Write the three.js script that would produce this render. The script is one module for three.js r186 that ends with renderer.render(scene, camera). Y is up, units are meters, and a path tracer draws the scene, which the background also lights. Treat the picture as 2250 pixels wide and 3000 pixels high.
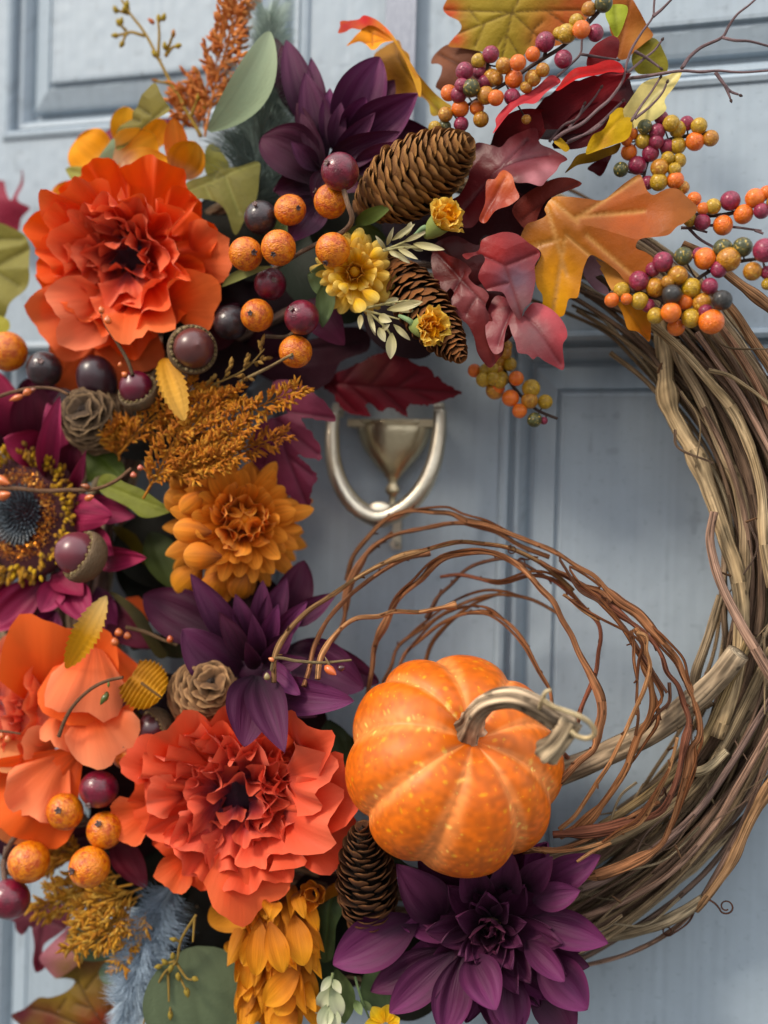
import * as THREE from 'three';
import { mergeGeometries, mergeVertices } from 'three/addons/utils/BufferGeometryUtils.js';
import { TessellateModifier } from 'three/addons/modifiers/TessellateModifier.js';

// ------------------------------------------------------------------ camera, sky, sun, exposure
const scene = new THREE.Scene();
const PW = 2250, PH = 3000, FOV = 50;
const camera = new THREE.PerspectiveCamera(FOV, PW / PH, 0.02, 60);
{
  const yaw = THREE.MathUtils.degToRad(15.9), D = 0.69;
  camera.position.set(D * Math.sin(yaw), 1.5, 0.08 + D * Math.cos(yaw));
  camera.lookAt(0, 1.5, 0.08);
  camera.rotateZ(THREE.MathUtils.degToRad(1.5));
  camera.updateMatrixWorld(true);
  camera.updateProjectionMatrix();
  camera.focus = 0.632;
  camera.userData.fStop = 2.7;
}
const renderer = new THREE.WebGLRenderer({ antialias: true });
renderer.toneMapping = THREE.LinearToneMapping;
renderer.toneMappingExposure = 1.94;
renderer.shadowMap.enabled = true;
renderer.shadowMap.type = THREE.PCFSoftShadowMap;
{ // one overcast sky: brighter overhead, slightly blue, dull ground colour below the horizon
  const w = 256, h = 128, d = new Float32Array(w * h * 4);
  for (let y = 0; y < h; y++) {
    const el = ((y + 0.5) / h - 0.5) * Math.PI, s = Math.sin(el);
    for (let x = 0; x < w; x++) {
      const i = (y * w + x) * 4;
      const L = s > 0 ? 0.44 + 0.7 * s : 0.14;
      d[i] = L * (s > 0 ? 0.99 : 1.0); d[i + 1] = L * (s > 0 ? 1.0 : 0.96); d[i + 2] = L * (s > 0 ? 1.03 : 0.9); d[i + 3] = 1;
    }
  }
  const t = new THREE.DataTexture(d, w, h, THREE.RGBAFormat, THREE.FloatType);
  t.mapping = THREE.EquirectangularReflectionMapping; t.magFilter = THREE.LinearFilter; t.minFilter = THREE.LinearFilter; t.needsUpdate = true;
  scene.background = t; scene.environment = t;
}
const sun = new THREE.DirectionalLight(0xfff1de, 1.5);
sun.position.set(-1.0, 2.75, 1.25); sun.target.position.set(0, 1.5, 0);
sun.castShadow = true; sun.shadow.radius = 26; sun.shadow.mapSize.set(2048, 2048);
Object.assign(sun.shadow.camera, { left: -0.6, right: 0.6, top: 0.6, bottom: -0.6, near: 0.1, far: 4 });
scene.add(sun, sun.target);

// ------------------------------------------------------------------ helpers
let rs = 12345;
const rnd = () => { rs = (rs + 0x6d2b79f5) | 0; let t = Math.imul(rs ^ (rs >>> 15), 1 | rs); t = (t + Math.imul(t ^ (t >>> 7), 61 | t)) ^ t; return ((t ^ (t >>> 14)) >>> 0) / 4294967296; };
const rr = (a, b) => a + (b - a) * rnd();
const pick = (a) => a[Math.floor(rnd() * a.length)];
const V = (x, y, z) => new THREE.Vector3(x, y, z);
const hash3 = (x, y, z) => { let h = Math.imul(x, 374761393) + Math.imul(y, 668265263) + Math.imul(z, 2147483647 - 1274126177); h = Math.imul(h ^ (h >>> 13), 1274126177); h = Math.imul(h ^ (h >>> 16), 2246822519); return ((h ^ (h >>> 15)) >>> 0) / 2147483648 - 1; };
function noise(x, y = 0, z = 0) {
  const X = Math.floor(x), Y = Math.floor(y), Z = Math.floor(z); let u = x - X, v = y - Y, w = z - Z;
  u = u * u * (3 - 2 * u); v = v * v * (3 - 2 * v); w = w * w * (3 - 2 * w);
  const l = (a, b, t) => a + (b - a) * t;
  return l(l(l(hash3(X, Y, Z), hash3(X + 1, Y, Z), u), l(hash3(X, Y + 1, Z), hash3(X + 1, Y + 1, Z), u), v), l(l(hash3(X, Y, Z + 1), hash3(X + 1, Y, Z + 1), u), l(hash3(X, Y + 1, Z + 1), hash3(X + 1, Y + 1, Z + 1), u), v), w);
}
const fbm = (x, y, z) => noise(x, y, z) * 0.55 + noise(x * 2.1 + 7, y * 2.1, z * 2.1) * 0.3 + noise(x * 4.3, y * 4.3 + 3, z * 4.3) * 0.15;
const col = (h) => { const c = new THREE.Color(h), l = 0.3 * c.r + 0.59 * c.g + 0.11 * c.b, k = 1.1; return c.setRGB(Math.max(0, l + (c.r - l) * k), Math.max(0, l + (c.g - l) * k), Math.max(0, l + (c.b - l) * k)); };
const cl = (x) => Math.min(1, Math.max(0, x));
const sst = (a, b, x) => { const t = cl((x - a) / (b - a)); return t * t * (3 - 2 * t); };
// a point of the place: where the sight line through a point of the photograph meets the plane z centimetres in front of the door
const CP = camera.position.clone(), FW = camera.getWorldDirection(V(0, 0, 0)), FPX = (PH / 2) / Math.tan(THREE.MathUtils.degToRad(FOV / 2));
const ray = (px, py) => V((px / PW) * 2 - 1, 1 - (py / PH) * 2, 0.5).unproject(camera).sub(CP).normalize();
const at = (px, py, z) => { const d = ray(px, py); return CP.clone().addScaledVector(d, (z / 100 - CP.z) / d.z); };
const mpp = (p) => p.clone().sub(CP).dot(FW) / FPX;
const sc = (px, py, z) => mpp(at(px, py, z));
const toCam = (p) => CP.clone().sub(p).normalize();

const used = {};
const numbered = (n) => { used[n] = (used[n] ?? -1) + 1; return used[n] ? n + '_' + String(used[n]).padStart(3, '0') : n; };
function tag(o, label, category, group, kind) {
  if (label) o.userData.label = label; if (category) o.userData.category = category; if (group) o.userData.group = group; if (kind) o.userData.kind = kind;
  return o;
}
const shade = (m) => { m.castShadow = true; m.receiveShadow = true; return m; };
function thing(name, label, category, pos, group) {
  const g = new THREE.Group(); g.name = numbered(name); g.position.copy(pos); scene.add(g);
  return tag(g, label, category, group);
}
// geometry given in the world's own axes, hung under a thing (or added as a thing of its own)
function put(name, geo, mat, parent) {
  geo.translate(-parent.position.x, -parent.position.y, -parent.position.z);
  const m = shade(new THREE.Mesh(geo, mat)); m.name = name; parent.add(m); return m;
}
function sub(name, geo, mat, parent, origin) { // world-axes geometry under a part that sits at its thing's origin
  geo.translate(-origin.x, -origin.y, -origin.z);
  const m = shade(new THREE.Mesh(geo, mat)); m.name = name; parent.add(m); return m;
}
function local(name, geo, mat, parent) { const m = shade(new THREE.Mesh(geo, mat)); m.name = name; parent.add(m); return m; }
function single(name, label, category, geo, mat, pos, group) {
  geo.translate(-pos.x, -pos.y, -pos.z);
  const m = shade(new THREE.Mesh(geo, mat)); m.name = numbered(name); m.position.copy(pos); scene.add(m);
  return tag(m, label, category, group);
}
function axisQuat(dir, roll = 0) { const q = new THREE.Quaternion().setFromUnitVectors(V(0, 0, 1), dir.clone().normalize()); return q.multiply(new THREE.Quaternion().setFromAxisAngle(V(0, 0, 1), roll)); }
function yQuat(dir) { return new THREE.Quaternion().setFromUnitVectors(V(0, 1, 0), dir.clone().normalize()); }

// ------------------------------------------------------------------ textures and materials
function tex(w, h, fn, srgb) {
  const d = new Uint8Array(w * h * 4);
  for (let y = 0; y < h; y++) for (let x = 0; x < w; x++) { const c = fn(x / w, y / h, x, y), i = (y * w + x) * 4; if (typeof c === 'number') d[i] = d[i + 1] = d[i + 2] = cl(c) * 255; else { d[i] = cl(c[0]) * 255; d[i + 1] = cl(c[1]) * 255; d[i + 2] = cl(c[2]) * 255; } d[i + 3] = 255; }
  const t = new THREE.DataTexture(d, w, h); t.wrapS = t.wrapT = THREE.RepeatWrapping; t.magFilter = THREE.LinearFilter; t.minFilter = THREE.LinearMipmapLinearFilter; t.generateMipmaps = true;
  if (srgb) t.colorSpace = THREE.SRGBColorSpace; t.needsUpdate = true; return t;
}
const veinBump = tex(256, 256, (u, v) => 0.5 + 0.28 * noise(u * 34, v * 3, 1) + 0.14 * noise(u * 70, v * 6, 4) + 0.1 * noise(u * 90, v * 90, 9));
const barkBump = tex(256, 256, (u, v) => 0.5 + 0.3 * noise(u * 44, v * 3, 2) + 0.15 * noise(u * 90, v * 9, 5) - 0.3 * sst(0.35, 0.7, noise(u * 30, v * 2, 11)) - 0.12 * sst(0.5, 0.8, noise(u * 14, v * 12, 8)));
const barkMap = tex(256, 256, (u, v) => cl(0.8 + 0.2 * noise(u * 44, v * 3, 2) + 0.12 * noise(u * 90, v * 9, 5) - 0.3 * sst(0.35, 0.7, noise(u * 30, v * 2, 11)) - 0.25 * sst(0.55, 0.8, noise(u * 16, v * 14, 8))), true);
const fineBump = tex(256, 256, (u, v) => 0.5 + 0.4 * noise(u * 60, v * 60, 3) + 0.2 * noise(u * 120, v * 120, 6));
const P = (o) => new THREE.MeshPhysicalMaterial({ vertexColors: true, side: THREE.DoubleSide, ...o });
const M = {
  petal: P({ roughness: 0.72, bumpMap: veinBump, bumpScale: 0.0002, transmission: 0.3, thickness: 0, specularIntensity: 0.5 }),
  velvet: P({ roughness: 0.62, bumpMap: veinBump, bumpScale: 0.0003, transmission: 0.1, thickness: 0, specularIntensity: 0.5, sheen: 0.08, sheenRoughness: 0.5, sheenColor: new THREE.Color(0.8, 0.4, 0.75) }),
  leaf: P({ roughness: 0.6, specularIntensity: 0.35, bumpMap: fineBump, bumpScale: 0.00012, transmission: 0.12, thickness: 0 }),
  satin: P({ roughness: 0.42, specularIntensity: 0.6, bumpMap: fineBump, bumpScale: 0.00007, transmission: 0.08, thickness: 0 }),
  berry: P({ roughness: 0.4, clearcoat: 0.2, clearcoatRoughness: 0.35, bumpMap: fineBump, bumpScale: 0.0004 }),
  gloss: P({ roughness: 0.34, clearcoat: 0.55, clearcoatRoughness: 0.2, bumpMap: fineBump, bumpScale: 0.0002 }),
  glitter: P({ roughness: 0.34, clearcoat: 0.5, clearcoatRoughness: 0.25, bumpMap: fineBump, bumpScale: 0.0005 }),
  nut: P({ roughness: 0.36, clearcoat: 0.5, clearcoatRoughness: 0.28 }),
  bark: P({ map: barkMap, color: new THREE.Color(1.68, 1.66, 1.64), roughness: 0.9, specularIntensity: 0.3, bumpMap: barkBump, bumpScale: 0.0014 }),
  wood: P({ roughness: 0.8, bumpMap: fineBump, bumpScale: 0.0005 }),
  fuzz: P({ roughness: 0.9 }),
  scale: P({ roughness: 0.75, bumpMap: fineBump, bumpScale: 0.0006 }),
};
function paint(geo, fn) {
  const p = geo.attributes.position, c = new Float32Array(p.count * 3);
  for (let i = 0; i < p.count; i++) { const k = fn(p.getX(i), p.getY(i), p.getZ(i), i); c[i * 3] = Math.max(0, k.r); c[i * 3 + 1] = Math.max(0, k.g); c[i * 3 + 2] = Math.max(0, k.b); }
  geo.setAttribute('color', new THREE.BufferAttribute(c, 3)); return geo;
}
const flat = (geo, hex, j = 0) => { const c = col(hex); return paint(geo, (x, y, z) => c.clone().multiplyScalar(1 + j * noise(x * 400, y * 400, z * 400))); };
const ramp = (c, u) => { const n = c.length - 1, k = Math.min(n - 1, Math.floor(u * n)); return c[k].clone().lerp(c[k + 1], u * n - k); };

// ------------------------------------------------------------------ sheets: petals and simple leaves
function sheet(nu, nv, f, color) {
  const pos = [], uv = [], cs = [], idx = [];
  for (let i = 0; i <= nu; i++) for (let j = 0; j <= nv; j++) {
    const u = 1 - Math.pow(1 - i / nu, 1.45), v = (j / nv) * 2 - 1, p = f(u, v), c = color(u, v);
    pos.push(p.x, p.y, p.z); uv.push((v + 1) / 2, u); cs.push(Math.max(0, c.r), Math.max(0, c.g), Math.max(0, c.b));
  }
  for (let i = 0; i < nu; i++) for (let j = 0; j < nv; j++) { const a = i * (nv + 1) + j, b = a + 1, c = a + nv + 1, d = c + 1; idx.push(a, b, d, a, d, c); }
  const g = new THREE.BufferGeometry();
  g.setAttribute('position', new THREE.Float32BufferAttribute(pos, 3)); g.setAttribute('uv', new THREE.Float32BufferAttribute(uv, 2)); g.setAttribute('color', new THREE.Float32BufferAttribute(cs, 3));
  g.setIndex(idx); g.computeVertexNormals(); return g;
}
const prof = (u, e, f) => Math.pow(Math.max(0, Math.sin(Math.PI * Math.pow(cl(u), e))), f);
function petalColor(o, seed) {
  const c = o.c.map(col), st = o.st ?? 0.12, rib = o.rib ?? 0, jit = 1 + (o.cj ?? 0.1) * (noise(seed * 3.7, 1.3) );
  return (u, v) => ramp(c, cl(u + 0.06 * noise(v * 3, seed))).multiplyScalar(jit * (1 + st * noise(v * 7 + seed * 11, u * 1.6) + 0.06 * noise(v * 22, u * 3, seed)) + rib * Math.exp(-Math.abs(v) * 9));
}
// a petal in its flower's axes: grows along +y from the flower's middle, z up the flower's axis, leaning from a0 to a1 above the horizontal
function petal(o) {
  const { L, W, e = 1.3, f = 0.6, a0 = 0.4, a1 = 0.9, r0 = 0, z0 = 0, cup = 0.3, fold = 0, ruf = 0, rn = 2, seed = 0, nu = 14, nv = 12, jag = 0, sw = 0, gro = 0 } = o;
  const ys = [r0], zs = [z0], K = nu * 2;
  for (let k = 1; k <= K; k++) { const t = (k - 0.5) / K, th = a0 + (a1 - a0) * t + (o.a2 ?? 0) * t * t * t; ys.push(ys[k - 1] + Math.cos(th) * L / K); zs.push(zs[k - 1] + Math.sin(th) * L / K); }
  if (o.fan) return sheet(nu, nv, (u, v) => { // fan-shaped, with a scalloped and frilled rim
    const Rv = L * (1 - 0.3 * Math.pow(Math.abs(v), 3) + (o.sc ?? 0.045) * (Math.sin(v * 6 + seed * 9) + noise(v * 6, seed * 3))), X = u * Rv * Math.sin(v * o.fan) * (1 - 0.12 * cup), k = Math.min(K - 1e-3, Math.max(0, u * Rv * Math.cos(v * o.fan * 0.9) / L * 0.92 * K)), i = Math.floor(k), t = k - i, th = a0 + (a1 - a0) * k / K;
    const h = cup * X * X / L + ruf * L * Math.pow(u, 2) * (0.6 * Math.sin(v * Math.PI * rn + seed * 5 + 1.5 * u) + 0.8 * noise(v * rn * 1.5 + seed * 7, u * 1.6, seed)) + 0.012 * L * Math.sin(v * 26 + seed) * u;
    return V(X, ys[i] + (ys[i + 1] - ys[i]) * t - Math.sin(th) * h, zs[i] + (zs[i + 1] - zs[i]) * t + Math.cos(th) * h);
  }, petalColor(o, seed));
  return sheet(nu, nv, (u, v) => {
    const uu = cl(u * (1 + jag * u * u * (noise(v * 4 + seed * 9, seed) ) - Math.abs(jag) * 0.5 * u)), k = uu * K, i = Math.min(K - 1, Math.floor(k)), t = k - i;
    const y = ys[i] + (ys[i + 1] - ys[i]) * t, z = zs[i] + (zs[i + 1] - zs[i]) * t, th = a0 + (a1 - a0) * uu + (o.a2 ?? 0) * uu * uu * uu;
    const hw = W / 2 * Math.max(prof(u * 0.985 + 0.012, e, f), 0.16 * (1 - u));
    const h = cup * hw * v * v + fold * hw * Math.abs(v) + ruf * W * Math.pow(u, o.re ?? 1.9) * (0.35 + 0.65 * Math.abs(v)) * (Math.sin(v * Math.PI * rn + seed * 5 + 2 * u) * 0.7 + 0.6 * noise(v * rn * 1.2 + seed * 3, u * 2, seed)) - gro * hw * Math.exp(-v * v * 30) + gro * hw * 0.5 * Math.cos(v * 14) * (1 - Math.abs(v));
    return V(v * hw * (1 - 0.18 * cup * v * v) + sw * L * u * u, y - Math.sin(th) * h, z + Math.cos(th) * h);
  }, petalColor(o, seed));
}
// a petal or plain leaf between two points of the place
function blade(B, T, w, o = {}) {
  const { e = 1, f = 0.8, arch = 0.12, cup = 0.25, fold = 0, ruf = 0, rn = 2, tw = 0, seed = rnd() * 50, nu = 18, nv = 12, jag = 0, jn = 10, bend = 0, base = 0.12, gro = 0, tip = 0 } = o;
  const Y = T.clone().sub(B), L = Y.length(); Y.divideScalar(L);
  const n = o.n ? V(...o.n) : toCam(B), X = Y.clone().cross(n).normalize(), Z = X.clone().cross(Y);
  if (o.fan) return sheet(nu, nv, (u, v) => {
    const Rv = L * (1 - 0.3 * Math.pow(Math.abs(v), 3) + (o.sc ?? 0.045) * (Math.sin(v * 6 + seed * 9) + noise(v * 6, seed * 3))), x = u * Rv * Math.sin(v * o.fan), y = u * Rv * Math.cos(v * o.fan * 0.9), q = y / L, h = cup * x * x / L + ruf * L * u * u * (0.6 * Math.sin(v * Math.PI * rn + seed * 5 + 1.5 * u) + 0.8 * noise(v * rn * 1.5 + seed * 7, u * 1.6, seed)) + 0.012 * L * Math.sin(v * 26 + seed) * u;
    return B.clone().addScaledVector(Y, y).addScaledVector(X, x).addScaledVector(Z, h + arch * L * 4 * q * (1 - q) - tip * L * q * q * q);
  }, petalColor({ c: ['#888888', '#888888'], ...o }, seed));
  return sheet(nu, nv, (u, v) => {
    const saw = jag ? (1 - jag + jag * ((u * jn) % 1)) : 1, hw = w / 2 * Math.max(prof(u, e, f), base * (1 - u)) * saw, ta = tw * (u - 0.4);
    const x = v * hw * (1 - 0.2 * Math.abs(cup) * v * v), h = cup * hw * v * v + fold * hw * Math.abs(v) + ruf * w * (0.2 + u) * (0.3 + Math.abs(v)) * (Math.sin(Math.PI * 2 * rn * u + seed + v * 2) * 0.4 + 0.6 * noise(v * 2 + seed, u * 3, seed)) - gro * hw * Math.exp(-v * v * 40) + gro * hw * 0.6 * Math.cos(v * 12) * (1 - v * v) * Math.sin(Math.PI * u);
    const xx = x * Math.cos(ta) - h * Math.sin(ta) + bend * L * 4 * u * (1 - u), zz = x * Math.sin(ta) + h * Math.cos(ta) + arch * L * 4 * u * (1 - u) - tip * L * u * u * u;
    return B.clone().addScaledVector(Y, u * L).addScaledVector(X, xx).addScaledVector(Z, zz);
  }, petalColor({ c: ['#888888', '#888888'], ...o }, seed));
}
// ------------------------------------------------------------------ lobed leaves from an outline, with veins pressed in
const C = (ox, oy, pts, k = 0.48222) => { const r = []; for (let i = 0; i < pts.length; i += 2) r.push([ox + pts[i] * k, oy + pts[i + 1] * k]); return r; };
const segDist = (x, y, a) => { const dx = a[2] - a[0], dy = a[3] - a[1], t = cl(((x - a[0]) * dx + (y - a[1]) * dy) / (dx * dx + dy * dy)); return Math.hypot(x - a[0] - t * dx, y - a[1] - t * dy); };
function lobedGeo(o) {
  let pts = o.pts;
  if (!o.raw) pts = new THREE.CatmullRomCurve3(pts.map((p) => V(p[0], p[1], 0)), true, 'centripetal').getPoints(pts.length * 5).slice(0, -1).map((p) => [p.x, p.y]);
  if (o.teeth) pts = pts.map((p, i) => [p[0] + o.teeth * noise(i * 0.9, 3), p[1] + o.teeth * noise(i * 0.9, 9)]);
  let cx = 0, cy = 0; pts.forEach((p) => { cx += p[0] / pts.length; cy += p[1] / pts.length; });
  const R = Math.max(...pts.map((p) => Math.hypot(p[0] - cx, p[1] - cy)));
  let g = new THREE.ShapeGeometry(new THREE.Shape(pts.map((p) => new THREE.Vector2(p[0], p[1]))), 1);
  g.deleteAttribute('normal'); g.deleteAttribute('uv');
  g = new TessellateModifier(o.edge ?? Math.max(7, R / 26), 11).modify(g.toNonIndexed());
  g = mergeVertices(g, 0.01);
  const P0 = at(cx, cy, o.z), n = V(...(o.n ?? [0, 0, 1])).normalize(), s = mpp(P0), p = g.attributes.position, cs = new Float32Array(p.count * 3), uv = new Float32Array(p.count * 2);
  const base = col(o.c), vc = col(o.vc ?? o.c), veins = o.veins ?? [], patches = (o.patches ?? []).map((q) => [q[0], q[1], q[2], col(q[3])]), sd = cx * 0.013 + cy * 0.007;
  const rel = o.rel ?? 0.1, curl = o.curl ?? 0.1, wav = o.wav ?? 0.08, vw = o.vw ?? 5;
  for (let i = 0; i < p.count; i++) {
    const x = p.getX(i), y = p.getY(i), d = ray(x, y), t = P0.clone().sub(CP).dot(n) / d.dot(n);
    let dv = 1e9; for (const a of veins) dv = Math.min(dv, segDist(x, y, a));
    const r = Math.hypot(x - cx, y - cy) / R;
    let h = -curl * r * r * R + wav * R * 0.8 * noise(x / R * 1.5 + sd, y / R * 1.5, sd) + 0.5 * noise(x / 14, y / 14, sd);
    if (veins.length) h += rel * R * 0.5 * (Math.min(dv, R * 0.28) / (R * 0.28)) - 3 * Math.exp(-dv * dv / 30);
    if (o.folds) for (const q of o.folds) { const dx = q[2] - q[0], dy = q[3] - q[1], l = Math.hypot(dx, dy), side = ((x - q[0]) * dy - (y - q[1]) * dx) / l; if (side > 0) h += q[4] * side; }
    const P1 = CP.clone().addScaledVector(d, t).addScaledVector(n, h * s);
    p.setXYZ(i, P1.x, P1.y, P1.z);
    const k = base.clone(); let k2 = 1 + 0.16 * fbm(x / 45 + sd, y / 45, 2) + 0.05 * noise(x / 9, y / 9, 5);
    for (const q of patches) k.lerp(q[3], Math.exp(-((x - q[0]) ** 2 + (y - q[1]) ** 2) / (q[2] * q[2])) * cl(1 + 0.5 * fbm(x / 30, y / 30, sd)));
    if (veins.length) k.lerp(vc, (o.vo ?? 0.7) * Math.exp(-dv * dv / (vw * vw)));
    cs[i * 3] = k.r * k2; cs[i * 3 + 1] = k.g * k2; cs[i * 3 + 2] = k.b * k2;
    uv[i * 2] = x / 220; uv[i * 2 + 1] = y / 220;
  }
  g.setAttribute('color', new THREE.BufferAttribute(cs, 3)); g.setAttribute('uv', new THREE.BufferAttribute(uv, 2));
  g.computeVertexNormals(); g.userData = { P0 };
  return g;
}
function lobed(name, label, o) { const g = lobedGeo(o); return single(name, label, 'leaf', g, o.m ?? M.leaf, g.userData.P0, o.group); }
// ------------------------------------------------------------------ rods: vines, stems, wires
function rod(points, r0, r1, o = {}) {
  const curve = new THREE.CatmullRomCurve3(points, false, 'centripetal'), n = o.n ?? Math.max(6, points.length * 5), m = o.m ?? 8, fr = curve.computeFrenetFrames(n, false), sd = o.seed ?? rnd() * 90, L = curve.getLength();
  const pos = [], uv = [], cs = [], idx = [], c0 = col(o.c ?? '#7a5a3c'), c1 = col(o.c2 ?? o.c ?? '#7a5a3c');
  for (let i = 0; i <= n; i++) {
    const t = i / n, p = curve.getPointAt(t), R0 = r0 + (r1 - r0) * t;
    for (let j = 0; j <= m; j++) {
      const a = j / m * Math.PI * 2, ca = Math.cos(a), sa = Math.sin(a);
      let R = R0 * (1 + (o.rough ?? 0.12) * noise(t * L * 90 + sd, ca * 1.2, sa * 1.2) + (o.knot ?? 0) * Math.max(0, noise(t * L * 45 + sd, 4) - 0.45) * 2 + (o.ridge ? o.ridge * Math.cos(a * (o.rn ?? 6) + t * 2) : 0));
      if (o.shape) R *= o.shape(t);
      const q = p.clone().addScaledVector(fr.normals[i], ca * R).addScaledVector(fr.binormals[i], sa * R);
      pos.push(q.x, q.y, q.z); uv.push(j / m * 0.5, t * L * 12);
      const k = c0.clone().lerp(c1, cl(0.5 + 0.9 * fbm(t * L * 40 + sd, ca, sa))).multiplyScalar(1 + 0.22 * noise(t * L * 300, ca * 3, sa * 3 + sd) + (o.ridge ? 0.25 * Math.cos(a * (o.rn ?? 6) + t * 2) : 0));
      cs.push(k.r, k.g, k.b);
    }
  }
  for (let i = 0; i < n; i++) for (let j = 0; j < m; j++) { const a = i * (m + 1) + j, b = a + 1, c = a + m + 1, d = c + 1; idx.push(a, c, d, a, d, b); }
  for (const [row, s] of [[0, 1], [n, -1]]) { // closed ends
    const p = curve.getPointAt(row / n), ci = pos.length / 3; pos.push(p.x, p.y, p.z); uv.push(0, 0); const k = col(o.end ?? o.c ?? '#7a5a3c'); cs.push(k.r, k.g, k.b);
    for (let j = 0; j < m; j++) { const a = row * (m + 1) + j; s > 0 ? idx.push(ci, a, a + 1) : idx.push(ci, a + 1, a); }
  }
  const g = new THREE.BufferGeometry();
  g.setAttribute('position', new THREE.Float32BufferAttribute(pos, 3)); g.setAttribute('uv', new THREE.Float32BufferAttribute(uv, 2)); g.setAttribute('color', new THREE.Float32BufferAttribute(cs, 3));
  g.setIndex(idx); g.computeVertexNormals(); return g;
}
const path = (list, z0, z1) => list.map((p, i) => at(p[0], p[1], p[2] ?? (z0 + (z1 - z0) * i / (list.length - 1))));
// small pods and buds: a drop-shaped solid along +y
function drop(seg = 8, rings = 7, e = 0.8, f = 0.75) { const pts = []; for (let i = 0; i <= rings; i++) { const u = i / rings; pts.push(new THREE.Vector2(Math.max(1e-4, prof(u, e, f)), u)); } return new THREE.LatheGeometry(pts, seg); }
const DROP = drop();
function bud(p, dir, len, wid, hex, j = 0.1) { const g = DROP.clone(); g.scale(wid / 2, len, wid / 2); g.applyQuaternion(yQuat(dir)); g.translate(p.x, p.y, p.z); return flat(g, hex, j); }
// ------------------------------------------------------------------ the door: stiles, rails, moulded panels
const doorMap = tex(512, 512, (u, v, x, y) => {
  const g = 0.5 + 0.015 * fbm(u * 6, v * 5, 1) + 0.09 * noise(u * 170, v * 4, 3) + 0.03 * noise(u * 200, v * 200, 5);
  const spot = 1 - 0.07 * sst(0.6, 0.9, noise(u * 80, v * 60, 12)) * sst(0.1, 0.5, noise(u * 7, v * 7, 44)), s2 = 1 - 0.05 * sst(0.7, 0.9, noise(u * 160, v * 160, 31));
  const k = (0.9 + 0.2 * g) * spot * s2; return [0.605 * k, 0.66 * k, 0.705 * k];
}, true);
const doorBump = tex(512, 512, (u, v) => 0.5 + 0.3 * noise(u * 120, v * 6, 3) + 0.3 * noise(u * 60, v * 60, 8));
const doorMat = new THREE.MeshPhysicalMaterial({ map: doorMap, roughness: 0.5, bumpMap: doorBump, bumpScale: 0.0004 });
function uvXY(g, k = 2.2) { const p = g.attributes.position, u = new Float32Array(p.count * 2); for (let i = 0; i < p.count; i++) { u[i * 2] = p.getX(i) * k; u[i * 2 + 1] = (p.getY(i) + p.getZ(i)) * k; } g.setAttribute('uv', new THREE.BufferAttribute(u, 2)); return g; }
{
  const X = (px, py) => at(px, py, 0).x, Y = (px, py) => at(px, py, 0).y;
  const xl = X(14, 200), xs0 = X(905, 250), xs1 = X(1462, 1300), pw = xs0 - xl, xr = xs1 + pw;
  const yu = Y(300, 392), ym = Y(1750, 968), T = 0.042;
  const top = yu + 0.62, low = ym - 0.62;
  const door = thing('front_door', 'grey-blue painted panelled front door behind the wreath', 'door', V((xs0 + xs1) / 2, 1.5, 0));
  const bar = (name, x0, x1, y0, y1) => { const g = new THREE.BoxGeometry(x1 - x0, y1 - y0, T); g.translate((x0 + x1) / 2, (y0 + y1) / 2, -T / 2); put(name, uvXY(g), doorMat, door); };
  bar('stile', xl - 0.13, xl, low - 0.2, top + 0.12); bar('stile', xs0, xs1, low - 0.2, top + 0.12); bar('stile', xr, xr + 0.13, low - 0.2, top + 0.12);
  for (const [a, b] of [[xl, xs0], [xs1, xr]]) { bar('rail', a, b, ym, yu); bar('rail', a, b, top, top + 0.12); bar('rail', a, b, low - 0.2, low); }
  // sections of the moulding: distance in from the edge of the opening, depth
  const S = [[0, 0.0], [0.001, 0.0024], [0.004, 0.0034], [0.0066, 0.002], [0.0074, -0.007], [0.0098, -0.0075], [0.0106, -0.004], [0.0135, -0.0045], [0.017, -0.009], [0.0195, -0.0145], [0.0225, -0.0145], [0.0235, -0.0075], [0.026, -0.006], [0.0385, -0.001], [0.0392, -0.0035], [0.041, -0.0035], [0.042, 0.0012], [0.0445, 0.0016]];
  const panel = (x0, x1, y0, y1) => {
    const mo = [], idx = [], ring = (d) => [[x0 + d, y0 + d], [x1 - d, y0 + d], [x1 - d, y1 - d], [x0 + d, y1 - d]];
    for (let s = 0; s < S.length - 1; s++) for (let k = 0; k < 4; k++) { // each strip its own vertices: crisp arrises
      const A = ring(S[s][0]), B = ring(S[s + 1][0]), k2 = (k + 1) % 4, b = mo.length / 3;
      for (const [q, z] of [[A[k], S[s][1]], [A[k2], S[s][1]], [B[k2], S[s + 1][1]], [B[k], S[s + 1][1]]]) mo.push(q[0], q[1], z - 0.0004);
      idx.push(b, b + 1, b + 2, b, b + 2, b + 3);
    }
    const g = new THREE.BufferGeometry(); g.setAttribute('position', new THREE.Float32BufferAttribute(mo, 3)); g.setIndex(idx); g.computeVertexNormals(); put('moulding', uvXY(g), doorMat, door);
    const d = 0.0443, f = new THREE.BoxGeometry(x1 - x0 - 2 * d, y1 - y0 - 2 * d, 0.02); f.translate((x0 + x1) / 2, (y0 + y1) / 2, 0.001 - 0.01); put('panel', uvXY(f), doorMat, door);
    const bk = new THREE.BoxGeometry(x1 - x0, y1 - y0, 0.01); bk.translate((x0 + x1) / 2, (y0 + y1) / 2, -0.034); put('panel_back', uvXY(bk), doorMat, door);
  };
  panel(xl, xs0, yu, top); panel(xs1, xr, yu, top); panel(xl, xs0, low, ym); panel(xs1, xr, low, ym);
}
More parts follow.
